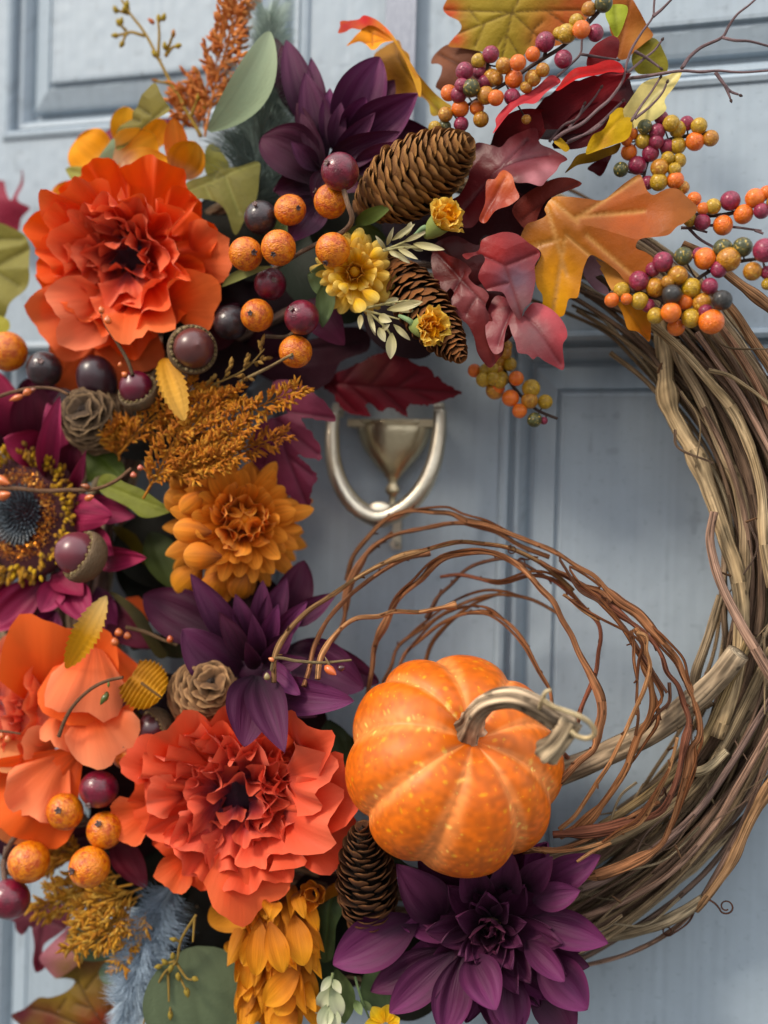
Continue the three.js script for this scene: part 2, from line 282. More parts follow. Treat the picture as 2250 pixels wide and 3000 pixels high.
// ------------------------------------------------------------------ knocker and hanger
const nickel = new THREE.MeshPhysicalMaterial({ color: col('#e2dac8'), metalness: 1, roughness: 0.36, bumpMap: fineBump, bumpScale: 0.0001, vertexColors: true });
const brass = new THREE.MeshPhysicalMaterial({ color: col('#d6caae'), metalness: 1, roughness: 0.3, bumpMap: fineBump, bumpScale: 0.0001, vertexColors: true });
{
  const c = at(1156, 1290, 1.2), s = sc(1143, 1290, 2), k = thing('door_knocker', 'brushed nickel urn-shaped door knocker with a hanging loop', 'door knocker', c);
  const tint = (g) => paint(g, (x, y, z) => col('#ffffff').lerp(col('#8d7748'), cl(0.25 + 0.6 * fbm(x * 60, y * 60, z * 60)) * 0.6));
  const urnPts = [[3, -152], [12, -146], [15, -134], [10, -122], [9, -100], [14, -88], [21, -82], [22, -72], [17, -62], [12, -52], [22, -36], [32, -24], [56, 2], [82, 32], [100, 62], [109, 90], [112, 108], [107, 114], [118, 120], [118, 128], [40, 130], [1, 131]].map((p) => new THREE.Vector2(p[0] * s, p[1] * s));
  const urn = new THREE.LatheGeometry(urnPts, 40); urn.scale(1, 1, 0.55); urn.translate(0, -0.045 + 0.028, 0.002); local('urn', tint(urn), brass, k);
  const pl = new THREE.BoxGeometry(262 * s, 22 * s, 0.02, 8, 1, 1); pl.translate(0, 120 * s - 0.017, 0.002); local('top_plate', tint(pl), brass, k);
  const loop = [[-158, 96], [-160, 40], [-150, -50], [-118, -130], [-66, -186], [0, -212], [66, -186], [118, -130], [150, -50], [160, 40], [158, 96]].map((p) => V(p[0] * s, p[1] * s - 0.004, 0.02 + 0.006 * (1 - p[1] / 200)));
  local('loop', tint(rod(loop, 19 * s, 19 * s, { n: 70, m: 14, rough: 0.02, shape: (t) => 1 + 0.4 * Math.sin(Math.PI * t) })), nickel, k);
  for (const sx of [-1, 1]) { const h = new THREE.CylinderGeometry(22 * s, 22 * s, 26 * s, 20); h.rotateZ(Math.PI / 2); h.translate(sx * 152 * s, 108 * s - 0.006, 0.018); local('hinge_knuckle', tint(h), nickel, k); }
  const med = new THREE.SphereGeometry(50 * s, 28, 16); med.scale(1, 0.76, 0.28); med.translate(0, -212 * s - 0.002, 0.033); local('medallion', tint(med), nickel, k);
  const stp = new THREE.CylinderGeometry(9 * s, 12 * s, 0.012, 20); stp.rotateX(Math.PI / 2); stp.translate(4 * s, -306 * s, -0.004); local('strike_knob', tint(stp), nickel, k);
  const spl = new THREE.BoxGeometry(26 * s, 110 * s, 0.003); spl.translate(4 * s, -268 * s, -0.0095); local('strike_plate', tint(spl), nickel, k);
}
{
  const a = at(1172, 150, 0.9), w = 92 * mpp(a), g = new THREE.BoxGeometry(w, 0.42, 0.0016, 1, 8, 1); g.translate(a.x, a.y - 0.02, 0.009);
  const m = new THREE.MeshPhysicalMaterial({ color: col('#878c98'), roughness: 0.45, metalness: 0.25, bumpMap: fineBump, bumpScale: 0.0002 });
  single('wreath_hanger', 'grey metal wreath hanger strip hanging down over the top of the door', 'hanger', g, m, a);
}
// ------------------------------------------------------------------ the grapevine wreath
const WC = [1205, 1700]; // the ring's middle in the photograph
const wreath = thing('grapevine_wreath', 'large round wreath of twisted brown grapevine hung on the door', 'wreath', at(...WC, 5));
const ringPt = (deg, R, z) => at(WC[0] + R * Math.cos(deg * Math.PI / 180), WC[1] + R * Math.sin(deg * Math.PI / 180), z);
const BARKS = [['#a8957a', '#857259'], ['#978369', '#76644f'], ['#8a7964', '#6a5a49'], ['#8c7464', '#6c584a'], ['#857266', '#68574e'], ['#b0a086', '#8c7b62'], ['#776352', '#54443a']];
function vine(points, r0, r1, c, o = {}) {
  const s = mpp(points[Math.floor(points.length / 2)]);
  return put('vine', rod(points, r0 * s, r1 * s, { n: points.length * 6, m: 10, rough: 0.13, knot: 0.35, c: c[0], c2: c[1], ...o }), M.bark, wreath);
}
function arcVine(a0, a1, R0, R1, z0, z1, r, c) {
  const pts = [], n = Math.max(6, Math.round((a1 - a0) / 8)), sd = rnd() * 99;
  for (let i = 0; i <= n; i++) { const t = i / n; pts.push(ringPt(a0 + (a1 - a0) * t, R0 + (R1 - R0) * t + 30 * noise(t * n * 0.33, sd) + 9 * noise(t * n * 1.1, sd), z0 + (z1 - z0) * t + 0.7 * noise(t * n * 0.4, sd, 5))); }
  vine(pts, r, r * rr(0.75, 0.95), c);
}
for (let i = 0; i < 96; i++) { // the bundle on the bare side
  const t = i / 95, R = 905 + 325 * Math.pow(rnd(), 0.9), side = (R - 1065) / 180, a0 = rr(-95, -20), z = 2.2 + 4.2 * Math.sqrt(Math.max(0.05, 1 - side * side * 0.8)) * rnd();
  arcVine(a0, a0 + rr(80, 200), R, 905 + 325 * rnd(), z, z + rr(-0.8, 0.8), rr(4.5, i % 6 ? 9.5 : 15), pick(BARKS));
}
for (let i = 0; i < 34; i++) { const R = 860 + 370 * rnd(); arcVine(85 + rr(0, 60), 265 + rr(-50, 20), R, 860 + 370 * rnd(), rr(2, 6), rr(2, 6), rr(9, 18), pick(BARKS.slice(2))); } // under the flowers
const TAN = ['#b09c7e', '#8a7659'], PINK = ['#9c8070', '#7a6152'], BRN = ['#8c6c52', '#6a4f3a'], GRY = ['#8d8f90', '#6f7173'], RUST = ['#a48262', '#80634a'];
vine(path([[1935, 940], [1948, 1060], [1958, 1180], [1985, 1245], [2040, 1340], [2082, 1450], [2120, 1560], [2158, 1680], [2172, 1780], [2168, 1900], [2150, 2010], [2100, 2160]], 5.4, 7), 25, 22, TAN, { knot: 0.5 });
vine(path([[2092, 1500], [2080, 1570], [2090, 1640], [2112, 1710], [2150, 1790], [2200, 1880], [2262, 1985], [2330, 2080]], 7.6, 8.6), 13, 17, PINK);
vine(path([[1850, 905], [1920, 960], [2000, 1030], [2080, 1120], [2150, 1205], [2200, 1320], [2230, 1440], [2238, 1600], [2262, 1720]], 7, 7.6), 14, 15, TAN);
vine(path([[1975, 1000], [1995, 1060], [2060, 1180], [2120, 1330], [2160, 1420], [2182, 1540], [2178, 1700], [2160, 1800]], 5.6, 6), 18, 18, ['#a8947a', '#827058']);
vine(path([[2163, 1912], [2100, 1990], [2000, 2080], [1900, 2148], [1780, 2205], [1650, 2262], [1540, 2300], [1420, 2380]], 8.6, 5.2), 33, 40, ['#a4937c', '#7e6e5b'], { end: '#cdbfa6', knot: 0.05 });
vine(path([[2112, 1745], [2080, 1850], [2040, 1970], [2036, 2010], [2080, 2070]], 5.4, 5), 13, 17, ['#9b8b74', '#7a6a55']);
vine(path([[2196, 1300], [2198, 1420], [2194, 1540], [2190, 1680], [2180, 1760]], 4.5, 4.5), 14, 14, GRY, { rough: 0.03 });
vine(path([[2120, 1300], [2130, 1450], [2126, 1600], [2118, 1750], [2128, 1900]], 3.8, 4), 11, 10, ['#8f7d6a', '#6f5d4c']);
vine(path([[2000, 716], [2060, 745], [2140, 810], [2260, 905], [2340, 980]], 7.6, 7.6), 13, 15, BRN);
vine(path([[2080, 850], [2140, 900], [2200, 990], [2262, 1085], [2310, 1180]], 7.4, 7.8), 13, 15, BRN);
vine(path([[2110, 955], [2180, 1060], [2225, 1140], [2262, 1240]], 8, 8), 12, 11, ['#9a765f', '#785a48']);
vine(path([[2040, 975], [2100, 1060], [2170, 1160], [2215, 1240], [2262, 1330]], 7.6, 7.6), 9, 9, PINK);
vine(path([[2075, 1085], [2130, 1098], [2190, 1135], [2262, 1190]], 8.4, 8.4), 7, 5, TAN);
vine(path([[1640, 2835], [1700, 2830], [1850, 2790], [2000, 2700], [2100, 2560], [2180, 2400], [2262, 2190]], 3, 6.5), 6, 9, PINK);
vine(path([[2270, 2280], [2200, 2400], [2140, 2530], [2062, 2640], [2040, 2665]], 7, 5.5), 16, 11, RUST);
vine(path([[2060, 2635], [1960, 2695], [1850, 2730], [1765, 2745], [1600, 2770]], 5.6, 4), 17, 15, ['#a3957e', '#83745e']);
vine(path([[2200, 1860], [2140, 2000], [2070, 2150], [1990, 2250], [1880, 2340], [1760, 2420]], 7.2, 6.6), 15, 12, ['#9a8666', '#786547']);
vine(path([[2262, 1900], [2190, 2050], [2110, 2200], [2050, 2290], [1930, 2390], [1800, 2460], [1600, 2520]], 7, 6), 15, 13, ['#95856c', '#75654f']);
vine(path([[2262, 2130], [2170, 2290], [2090, 2420], [1960, 2560], [1830, 2640], [1700, 2690]], 7.5, 6.5), 10, 9, PINK);
vine(path([[2262, 2040], [2140, 2240], [2040, 2380], [1900, 2500], [1740, 2590], [1640, 2620]], 7.4, 6.6), 9, 11, ['#857068', '#66544d']);
vine(path([[1990, 2250], [2045, 2260], [2080, 2245], [2130, 2200]], 7.4, 7.4), 17, 12, ['#a89a80', '#86775e']);
for (let i = 0; i < 30; i++) { // stray twig ends that stick out of the bundle
  const a0 = rr(-48, 78), R = rr(880, 1240), z = rr(5, 8.4), p = ringPt(a0, R, z), q = ringPt(a0 + rr(3, 8), R + rr(-20, 20), z + 0.4), e = ringPt(a0 + rr(8, 14), R + pick([-1, 1]) * rr(30, 90), z + rr(0, 1.6)), r = rr(2.6, 5), c = pick(BARKS);
  vine([p, q, e], r, r * 0.6, c);
}
// short spurs and curled tendrils on the vines
for (let i = 0; i < 14; i++) { const a = rr(-45, 75), R = rr(900, 1230), z = rr(6.5, 8), q = ringPt(a, R, z), d = V(rr(-1, 1), rr(-1, 1), rr(0.2, 1)).normalize(); put('spur', rod([q, q.clone().addScaledVector(d, 0.004), q.clone().addScaledVector(d, 0.008)], 0.0008, 0.0005, { c: '#8a6a50', c2: '#6e5340', end: '#c9ab8c', n: 6, m: 6 }), M.bark, wreath); }
function curlPts(px, py, z, len, R, turns, dir, dx = 1) { // a thread that runs out and winds up
  const s = sc(px, py, z), p0 = at(px, py, z), pts = [], e = V(Math.cos(dir), Math.sin(dir), 0), f = V(-Math.sin(dir), Math.cos(dir), 0);
  for (let i = 0; i <= 5; i++) pts.push(p0.clone().addScaledVector(e, len * s * i / 5).addScaledVector(f, 0.12 * len * s * Math.sin(i * 0.7)).add(V(0, 0, 0.002 * i / 5)));
  const q = pts[pts.length - 1];
  for (let i = 1; i <= turns * 10; i++) { const a = i / 10 * Math.PI * 2, r = R * s * (1 - 0.6 * i / (turns * 10)); pts.push(q.clone().addScaledVector(e, Math.sin(a) * r).addScaledVector(f, dx * (R * s - Math.cos(a) * r)).add(V(0, 0, 0.0012 * i / 10))); }
  return pts;
}
for (const [px, py, z, len, R, tn, dir, dx] of [[2062, 2632, 6, 60, 22, 1.2, -0.5, 1], [2040, 2640, 5, 120, 16, 1.4, -2.1, -1], [1960, 2340, 8.4, 30, 16, 1.6, 2, 1], [1740, 2700, 5, 30, 10, 1, 1, 1]])
  put('tendril', rod(curlPts(px, py, z, len, R, tn, dir, dx), 3.2 * 0.0002, 2.2 * 0.0002, { c: '#6b4a3c', c2: '#4a3128', n: 60, m: 6 }), M.bark, wreath);

// ------------------------------------------------------------------ the loose rust-brown vine loops round the pumpkin
const loops = thing('vine_nest', 'loose rust brown vine loops arching behind and beside the pumpkin', 'vines', at(1560, 1900, 8));
const loopPts = [];
function loopVine(list, z0, z1, r0, r1, c = ['#96694c', '#6e4a36']) {
  const pts = path(list, z0, z1).map((p, i, A) => i && i < A.length - 1 ? p.add(V(rr(-1, 1), rr(-1, 1), rr(-1, 1)).multiplyScalar(0.0013)) : p), s = mpp(pts[pts.length >> 1]);
  loopPts.push(...pts.slice(1, -1));
  put('vine', rod(pts, r0 * 0.82 * s, r1 * 0.82 * s, { n: list.length * 6, m: 9, rough: 0.24, knot: 1.0, c: c[0], c2: c[1] }), M.bark, loops);
  for (let i = 1; i < pts.length - 1; i++) if (rnd() < 0.85) { const d = pts[i + 1].clone().sub(pts[i]).normalize().add(V(rr(-1, 1), rr(-1, 1), rr(-0.6, 1)).multiplyScalar(0.9)).normalize(), l = rr(6, 26) * s; put('spur', rod([pts[i], pts[i].clone().addScaledVector(d, l * 0.5), pts[i].clone().addScaledVector(d, l).add(V(rr(-1, 1), rr(-1, 1), 0).multiplyScalar(2 * s))], 4 * s, 2.4 * s, { c: c[1], c2: '#5d3a28', n: 6, m: 6 }), M.bark, loops); }
}
const RD = ['#8e5a46', '#6a4032'], DK = ['#72503f', '#52382d'], LT = ['#b58a64', '#906445'], MD = ['#9c6f50', '#744f39'];
loopVine([[1016, 1700], [1040, 1633], [1088, 1560], [1141, 1517], [1200, 1500], [1257, 1496], [1315, 1505], [1363, 1522], [1430, 1541], [1503, 1570], [1575, 1600], [1637, 1625], [1691, 1657], [1738, 1692], [1786, 1727], [1820, 1761], [1868, 1797], [1912, 1844], [1944, 1879], [1979, 1930], [2007, 1980], [2023, 2027], [2036, 2075], [2045, 2113], [2042, 2154], [2030, 2190], [2020, 2235], [1995, 2310], [1965, 2430], [1935, 2480], [1860, 2530], [1740, 2560], [1640, 2565]], 6, 9.5, 9, 11, MD);
loopVine([[960, 1900], [1000, 1830], [1020, 1720], [1060, 1640], [1100, 1604], [1160, 1570], [1240, 1551], [1315, 1539], [1363, 1537], [1440, 1556], [1530, 1600], [1610, 1632]], 7, 6.5, 8, 8);
loopVine([[1010, 1765], [1022, 1700], [1060, 1640], [1110, 1590], [1150, 1560]], 5, 5, 7, 6);
loopVine([[801, 2000], [811, 1923], [840, 1860], [893, 1797], [970, 1739], [1047, 1691], [1110, 1657], [1172, 1633], [1250, 1605], [1330, 1590], [1400, 1587], [1480, 1605], [1560, 1635], [1620, 1675], [1680, 1730]], 14, 7, 10, 8, ['#937352', '#6f5238']);
loopVine([[890, 2010], [902, 1961], [927, 1884], [970, 1812], [1037, 1739], [1110, 1680], [1182, 1643], [1260, 1620]], 13, 8, 9, 8);
loopVine([[930, 1990], [941, 1932], [960, 1884], [989, 1845], [1037, 1816], [1110, 1802], [1158, 1797], [1230, 1795], [1279, 1787], [1336, 1773]], 13.5, 10, 8, 8, LT);
loopVine([[1075, 2040], [1088, 1956], [1098, 1894], [1127, 1831], [1170, 1759], [1228, 1706], [1290, 1645], [1360, 1618], [1440, 1625], [1520, 1662], [1580, 1723], [1615, 1761], [1650, 1809], [1675, 1860], [1691, 1917], [1732, 1973], [1757, 2043], [1767, 2090], [1760, 2138], [1738, 2192], [1691, 2239], [1640, 2290]], 8, 11, 10, 12, MD);
loopVine([[1250, 1810], [1266, 1783], [1286, 1749], [1320, 1706], [1363, 1672], [1411, 1643], [1500, 1640], [1600, 1690]], 6, 6, 7, 6, DK);
loopVine([[1120, 2000], [1141, 1956], [1170, 1894], [1238, 1836], [1324, 1787], [1411, 1749], [1479, 1739], [1560, 1760], [1640, 1800]], 5, 5, 7, 6);
loopVine([[1160, 1990], [1185, 1918], [1238, 1865], [1295, 1821], [1363, 1797], [1430, 1797], [1493, 1831], [1537, 1884], [1585, 1961], [1614, 2029], [1618, 2090]], 5, 9, 7, 6, ['#b07a56', '#87563c']);
loopVine([[1240, 1980], [1262, 1900], [1300, 1840], [1380, 1770], [1470, 1735]], 4, 4, 9, 6, ['#8c5d3c', '#6c452c']);
loopVine([[1290, 1690], [1340, 1680], [1400, 1690], [1470, 1706], [1540, 1690], [1600, 1698], [1660, 1730], [1719, 1790], [1751, 1828], [1760, 1869], [1757, 1917], [1745, 1964], [1719, 2027], [1703, 2075], [1690, 2120]], 6, 8, 6, 9, RD);
loopVine([[1650, 1742], [1668, 1758], [1700, 1780], [1730, 1800], [1757, 1818]], 10, 10, 6, 7, LT);
loopVine([[1849, 1847], [1855, 1885], [1862, 1932], [1866, 1996], [1871, 2059], [1868, 2106], [1862, 2154]], 10, 10, 6, 6);
loopVine([[1865, 1853], [1887, 1866], [1898, 1901], [1897, 1948], [1887, 2011], [1865, 2075], [1840, 2138], [1808, 2195], [1776, 2242], [1751, 2296], [1690, 2390], [1640, 2430]], 11, 10.5, 8, 8, LT);
loopVine([[1860, 1840], [1881, 1885], [1887, 1948], [1906, 1996], [1912, 2059], [1900, 2106], [1877, 2154], [1855, 2201], [1833, 2249], [1808, 2296], [1720, 2410], [1640, 2450]], 9, 9, 12, 13, ['#a07250', '#7a5238']);
loopVine([[1620, 1668], [1700, 1710], [1802, 1790], [1849, 1822], [1884, 1850], [1912, 1885], [1938, 1926], [1960, 1967], [1979, 2005], [2001, 2059], [2017, 2106], [2014, 2170], [2004, 2217], [1985, 2280], [1940, 2370], [1860, 2410], [1740, 2430], [1620, 2445]], 7.5, 10, 8, 12, ['#7b5040', '#583629']);
loopVine([[1530, 2495], [1570, 2490], [1643, 2480], [1720, 2460], [1788, 2431], [1884, 2378], [1932, 2349]], 10.4, 9.6, 7, 7, MD);
loopVine([[1540, 2480], [1585, 2494], [1681, 2489], [1759, 2475], [1816, 2446], [1874, 2422], [1895, 2390], [1925, 2320], [1960, 2250], [1985, 2160]], 11, 10, 7, 6, LT);
loopVine([[1690, 2525], [1740, 2500], [1790, 2470]], 11.4, 10.6, 6, 6, LT);
loopVine([[1580, 1644], [1618, 1666], [1659, 1689], [1707, 1714], [1757, 1736], [1790, 1765]], 8, 8, 7, 7);
loopVine([[1640, 1640], [1665, 1680], [1700, 1730], [1760, 1760], [1830, 1830], [1900, 1940], [1955, 2030]], 8.4, 9.5, 6, 6, DK);
loopVine([[1960, 2000], [1955, 2060], [1930, 2090], [1900, 2130], [1850, 2180]], 9, 9, 7, 5, DK);
loopVine([[1690, 2250], [1640, 2200], [1600, 2330], [1560, 2420]], 6.5, 7, 8, 9, RD);
loopVine([[1770, 2230], [1690, 2225], [1640, 2260], [1590, 2330]], 5, 5, 9, 9, RD);
for (let i = 0; i < 34; i++) { // thin runners that leave one vine and meet it again further on
  const k = Math.floor(rr(0, loopPts.length - 8)), A = loopPts.slice(k, k + 6); if (A.some((p, j) => j && p.distanceTo(A[j - 1]) > 0.03)) continue;
  const o = V(rr(-1, 1), rr(-1, 1), rr(-0.3, 1)).multiplyScalar(0.005); put('runner', rod(A.map((p, j) => p.clone().addScaledVector(o, Math.sin(Math.PI * j / 5))), 0.0009, 0.0007, { c: '#8a5a3c', c2: '#5c3a2a', rough: 0.2, knot: 0.6 }), M.bark, loops);
}
for (let i = 0; i < 3; i++) { // curled tendrils growing from the vines
  const p = pick(loopPts), s = mpp(p), a0 = rr(0, 6.28), pts = [], e = V(Math.cos(a0), Math.sin(a0), rr(-0.2, 0.5)), f = V(-Math.sin(a0), Math.cos(a0), 0), l = rr(10, 46) * s, R = rr(6, 17) * s, tn = rr(0.5, 1.6), dx = rnd() < 0.5 ? 1 : -1;
  for (let k = 0; k <= 4; k++) pts.push(p.clone().addScaledVector(e, l * k / 4).addScaledVector(f, 0.15 * l * Math.sin(k)));
  const q = pts[4]; for (let k = 1; k <= tn * 9; k++) { const t = k / 9 * 6.283, r = R * (1 - 0.55 * k / (tn * 9)); pts.push(q.clone().addScaledVector(e, Math.sin(t) * r).addScaledVector(f, dx * (R - Math.cos(t) * r)).add(V(0, 0, 0.0009 * k / 9))); }
  put('tendril', rod(pts, rr(1.8, 3) * s, 1.5 * s, { c: '#6e4a3a', c2: '#4c3027', n: 46, m: 6 }), M.bark, loops);
}
// ------------------------------------------------------------------ builders for the things in the wreath
// berries: mottled skin, star-shaped calyx
const sphereGeo = (r, w, h) => new THREE.SphereGeometry(r, w, h);
const SKIN = {
  orange: (p, s) => { const n = fbm(p.x * 5 + s, p.y * 5, p.z * 5), m = Math.abs(noise(p.x * 9 + s, p.y * 9, p.z * 9)), k = col('#d67e06').lerp(col('#ae4a06'), cl(0.3 + n * 1.8)); return k.lerp(col('#eaa018'), cl(0.9 - m * 8) * 0.5).lerp(col('#8e3a12'), cl((noise(p.x * 16, p.y * 16 + s, p.z * 16) - 0.4) * 2) * 0.75); },
  crimson: (p, s) => col('#761630').lerp(col('#4a0c1e'), cl(0.5 + fbm(p.x * 3 + s, p.y * 3, p.z * 3))),
  black: (p, s) => col('#231a1e').lerp(col('#3a2529'), cl(0.4 + fbm(p.x * 4 + s, p.y * 4, p.z * 4))),
  plum: (p, s) => col('#5c2530').lerp(col('#33131e'), cl(0.5 + fbm(p.x * 3 + s, p.y * 3, p.z * 3))),
};
const berryCache = {};
function berryGeo(kind, v) { return (berryCache[kind + v] ??= paint(sphereGeo(1, 56, 36), (x, y, z) => SKIN[kind](V(x, y, z), v * 13.7))); }
const calyxGeo = (() => { const gs = []; for (let i = 0; i < 5; i++) { const g = drop(6, 5, 0.7, 0.7); g.scale(0.085, 0.26, 0.05); g.rotateX(0.75); g.rotateZ(i / 5 * Math.PI * 2 + 0.2); gs.push(g); } const n = new THREE.SphereGeometry(0.09, 8, 6); gs.push(n); return flat(mergeGeometries(gs), '#6f5a58', 0.25); })();
const paleCalyx = flat(calyxGeo.clone(), '#a38a86', 0.2);
let berryNo = 0;
function bigBerry(px, py, z, rpx, kind, label, cdir, group) { // cdir: where the calyx points, as seen in the photograph (x right, y up, z out)
  const c = at(px, py, z), r = rpx * sc(px, py, z), t = thing('berry', label, 'berry', c, group), v = berryNo++ % 4;
  const b = local('flesh', berryGeo(kind, v), kind === 'orange' ? M.berry : M.gloss, t); b.scale.set(r * rr(0.97, 1.02), r * rr(0.92, 1.03), r); b.rotation.set(rr(0, 3), rr(0, 3), 0);
  if (cdir) { const d = V(...cdir).normalize(), m = local('calyx', kind === 'orange' ? calyxGeo : paleCalyx, M.wood, t); m.position.copy(d.clone().multiplyScalar(r * 0.97)); m.quaternion.copy(axisQuat(d, rr(0, 3))); m.scale.setScalar(r * rr(0.95, 1.15)); }
  return t;
}
function stemOf(t, list, r, c = '#6b5242') { const s = mpp(t.position); return put('stem', rod(list.map((p) => at(...p)), r * s, r * s * 0.9, { c, c2: '#4e3a2e', rough: 0.15, m: 7 }), M.wood, t); }
// sprays of small berries
const SB = { o: ['#ec8030', '#de681e'], m: ['#9a2448', '#701834'], y: ['#c7a12a', '#a98218'], t: ['#c78b2e', '#a8691c'], g: ['#4d5226', '#363c1c'], k: ['#2b2a28', '#1d1c1b'] };
const sbGeo = {};
for (const k in SB) { const a = col(SB[k][0]), b = col(SB[k][1]); sbGeo[k] = paint(sphereGeo(1, 28, 18), (x, y, z) => { const s = noise(x * 14, y * 14, z * 14); let q = a.clone().lerp(b, cl(0.45 + fbm(x * 3, y * 3, z * 3))); if (s > 0.5 && k !== 'k' && k !== 'o') q = q.lerp(k === 'm' ? col('#b04060') : col('#f2cc66'), cl((s - 0.5) * 3)); if (s < -0.5 && k !== 'o') q.multiplyScalar(0.72); return q; }); }
function spray(label, ox, oy, list, stems, z, zr, group) {
  const c0 = at(ox + list[0][0] * 0.48222, oy + list[0][1] * 0.48222, z), t = thing('berry_spray', label, 'berry spray', c0, group);
  for (const [x, y, r, k] of list) {
    const px = ox + x * 0.48222, py = oy + y * 0.48222, zz = z + zr * noise(x * 0.013, y * 0.013, z) + rr(-0.25, 0.25), p = at(px, py, zz), m = local('berry', sbGeo[k], M.glitter, t), R = r * 0.48222 * mpp(p);
    m.position.copy(p.sub(c0)); m.scale.set(R, R * rr(0.96, 1.06), R); m.rotation.set(rr(0, 6), rr(0, 6), rr(0, 6));
  }
  for (const st of stems) { const pts = []; for (let i = 0; i < st.length; i += 2) pts.push(at(ox + st[i] * 0.48222, oy + st[i + 1] * 0.48222, z - 0.5)); put('stem', rod(pts, 0.0013, 0.0009, { c: '#54423a', c2: '#3a2c27', m: 7 }), M.wood, t); }
  // a wire from the stem to each berry
  const gs = list.map(([x, y, r]) => { let best = null, bd = 1e9; for (const st of stems) for (let i = 0; i < st.length - 2; i += 2) for (let k = 0; k <= 6; k++) { const qx = st[i] + (st[i + 2] - st[i]) * k / 6, qy = st[i + 1] + (st[i + 3] - st[i + 1]) * k / 6, d = Math.hypot(qx - x, qy - y); if (d < bd) { bd = d; best = [qx, qy]; } } if (!best || bd < r * 0.4) return null; const A = at(ox + best[0] * 0.48222, oy + best[1] * 0.48222, z - 0.5), B = at(ox + x * 0.48222, oy + y * 0.48222, z - 0.2); return rod([A, A.clone().lerp(B, 0.5).add(V(0, 0, -0.002)), B], 0.0005, 0.0005, { c: '#4a3a33', n: 6, m: 5 }); }).filter(Boolean);
  if (gs.length) put('berry_wires', mergeGeometries(gs), M.wood, t);
  return t;
}
// acorns: nut with a point, knobbly cap
function acorn(px, py, z, r, dir, c, label, capped = true, len = 1.12) {
  const p = at(px, py, z), R = r * sc(px, py, z), d = V(...dir).normalize(), t = thing('acorn', label, 'acorn', p); t.quaternion.copy(yQuat(d));
  const pts = []; for (let i = 0; i <= 26; i++) { const a = i / 26 * Math.PI; pts.push(new THREE.Vector2(Math.max(1e-5, Math.sin(a) * R * (1 - 0.06 * Math.cos(a))), -Math.cos(a) * R * len + (i > 24 ? (i - 24) * R * 0.03 : 0))); }
  const a = col(c[0]), b = col(c[1]), k = col(c[2] ?? c[1]);
  local('nut', paint(new THREE.LatheGeometry(pts, 40), (x, y, zz) => a.clone().lerp(b, cl(0.4 + fbm(x / R * 1.5 + px, y / R * 1.5, zz / R * 1.5))).lerp(k, sst(0.2, -0.7, y / R) * 0.6)), M.nut, t);
  if (capped) {
    const cp = []; for (let i = 0; i <= 14; i++) { const a2 = i / 14 * 1.85; cp.push(new THREE.Vector2(Math.max(1e-5, Math.sin(a2) * R * 1.24), -Math.cos(a2) * R * 1.0 - R * 0.24)); } cp.push(new THREE.Vector2(R * 1.02, R * 0.02), new THREE.Vector2(R * 0.9, -R * 0.1));
    const gs = [flat(new THREE.LatheGeometry(cp, 30), '#5d4a34', 0.2)];
    for (let i = 0; i < 230; i++) { const q = (i + 0.5) / 230, a2 = 0.1 + 1.82 * Math.sqrt(q), th = i * 2.39996, s = drop(6, 4, 0.9, 0.7); s.scale(R * 0.11, R * 0.24, R * 0.1); s.rotateX(-0.5); s.rotateX(0); const pos = V(Math.sin(a2) * R * 1.23, -Math.cos(a2) * R * 0.99 - R * 0.24, 0); s.rotateZ(-Math.PI / 2 + a2 * 0.9 + Math.PI / 2); s.translate(pos.x, pos.y, 0); s.rotateY(th); gs.push(flat(s, pick(['#a08a60', '#8a734c', '#b39e76']), 0.15)); }
    local('cap', mergeGeometries(gs), M.scale, t);
  }
  return t;
}
// pine cones: woody scales one by one round a core
function coneScale(w, L, th, cupA, lip, rim, c0, c1, c2) {
  const gs = [];
  for (const s of [1, -1]) {
    const g = sheet(8, 6, (u, v) => { const hw = w / 2 * Math.max(prof(u * 0.96 + 0.02, 1.6, 0.45), 0.35 * (1 - u)), h = s * th * 0.5 * (1 - Math.pow(Math.abs(v), 4)) * (u > 0.97 ? 0.1 : 1) + cupA * hw * v * v + lip * L * u * u * u; return V(v * hw, u * L, h); },
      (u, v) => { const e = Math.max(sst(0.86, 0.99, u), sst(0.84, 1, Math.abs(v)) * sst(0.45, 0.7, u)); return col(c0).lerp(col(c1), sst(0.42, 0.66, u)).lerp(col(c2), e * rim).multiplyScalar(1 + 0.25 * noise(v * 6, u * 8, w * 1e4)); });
    if (s < 0) { const ix = g.index.array; for (let i = 0; i < ix.length; i += 3) { const q = ix[i]; ix[i] = ix[i + 1]; ix[i + 1] = q; } g.computeVertexNormals(); }
    gs.push(g);
  }
  return mergeGeometries(gs);
}
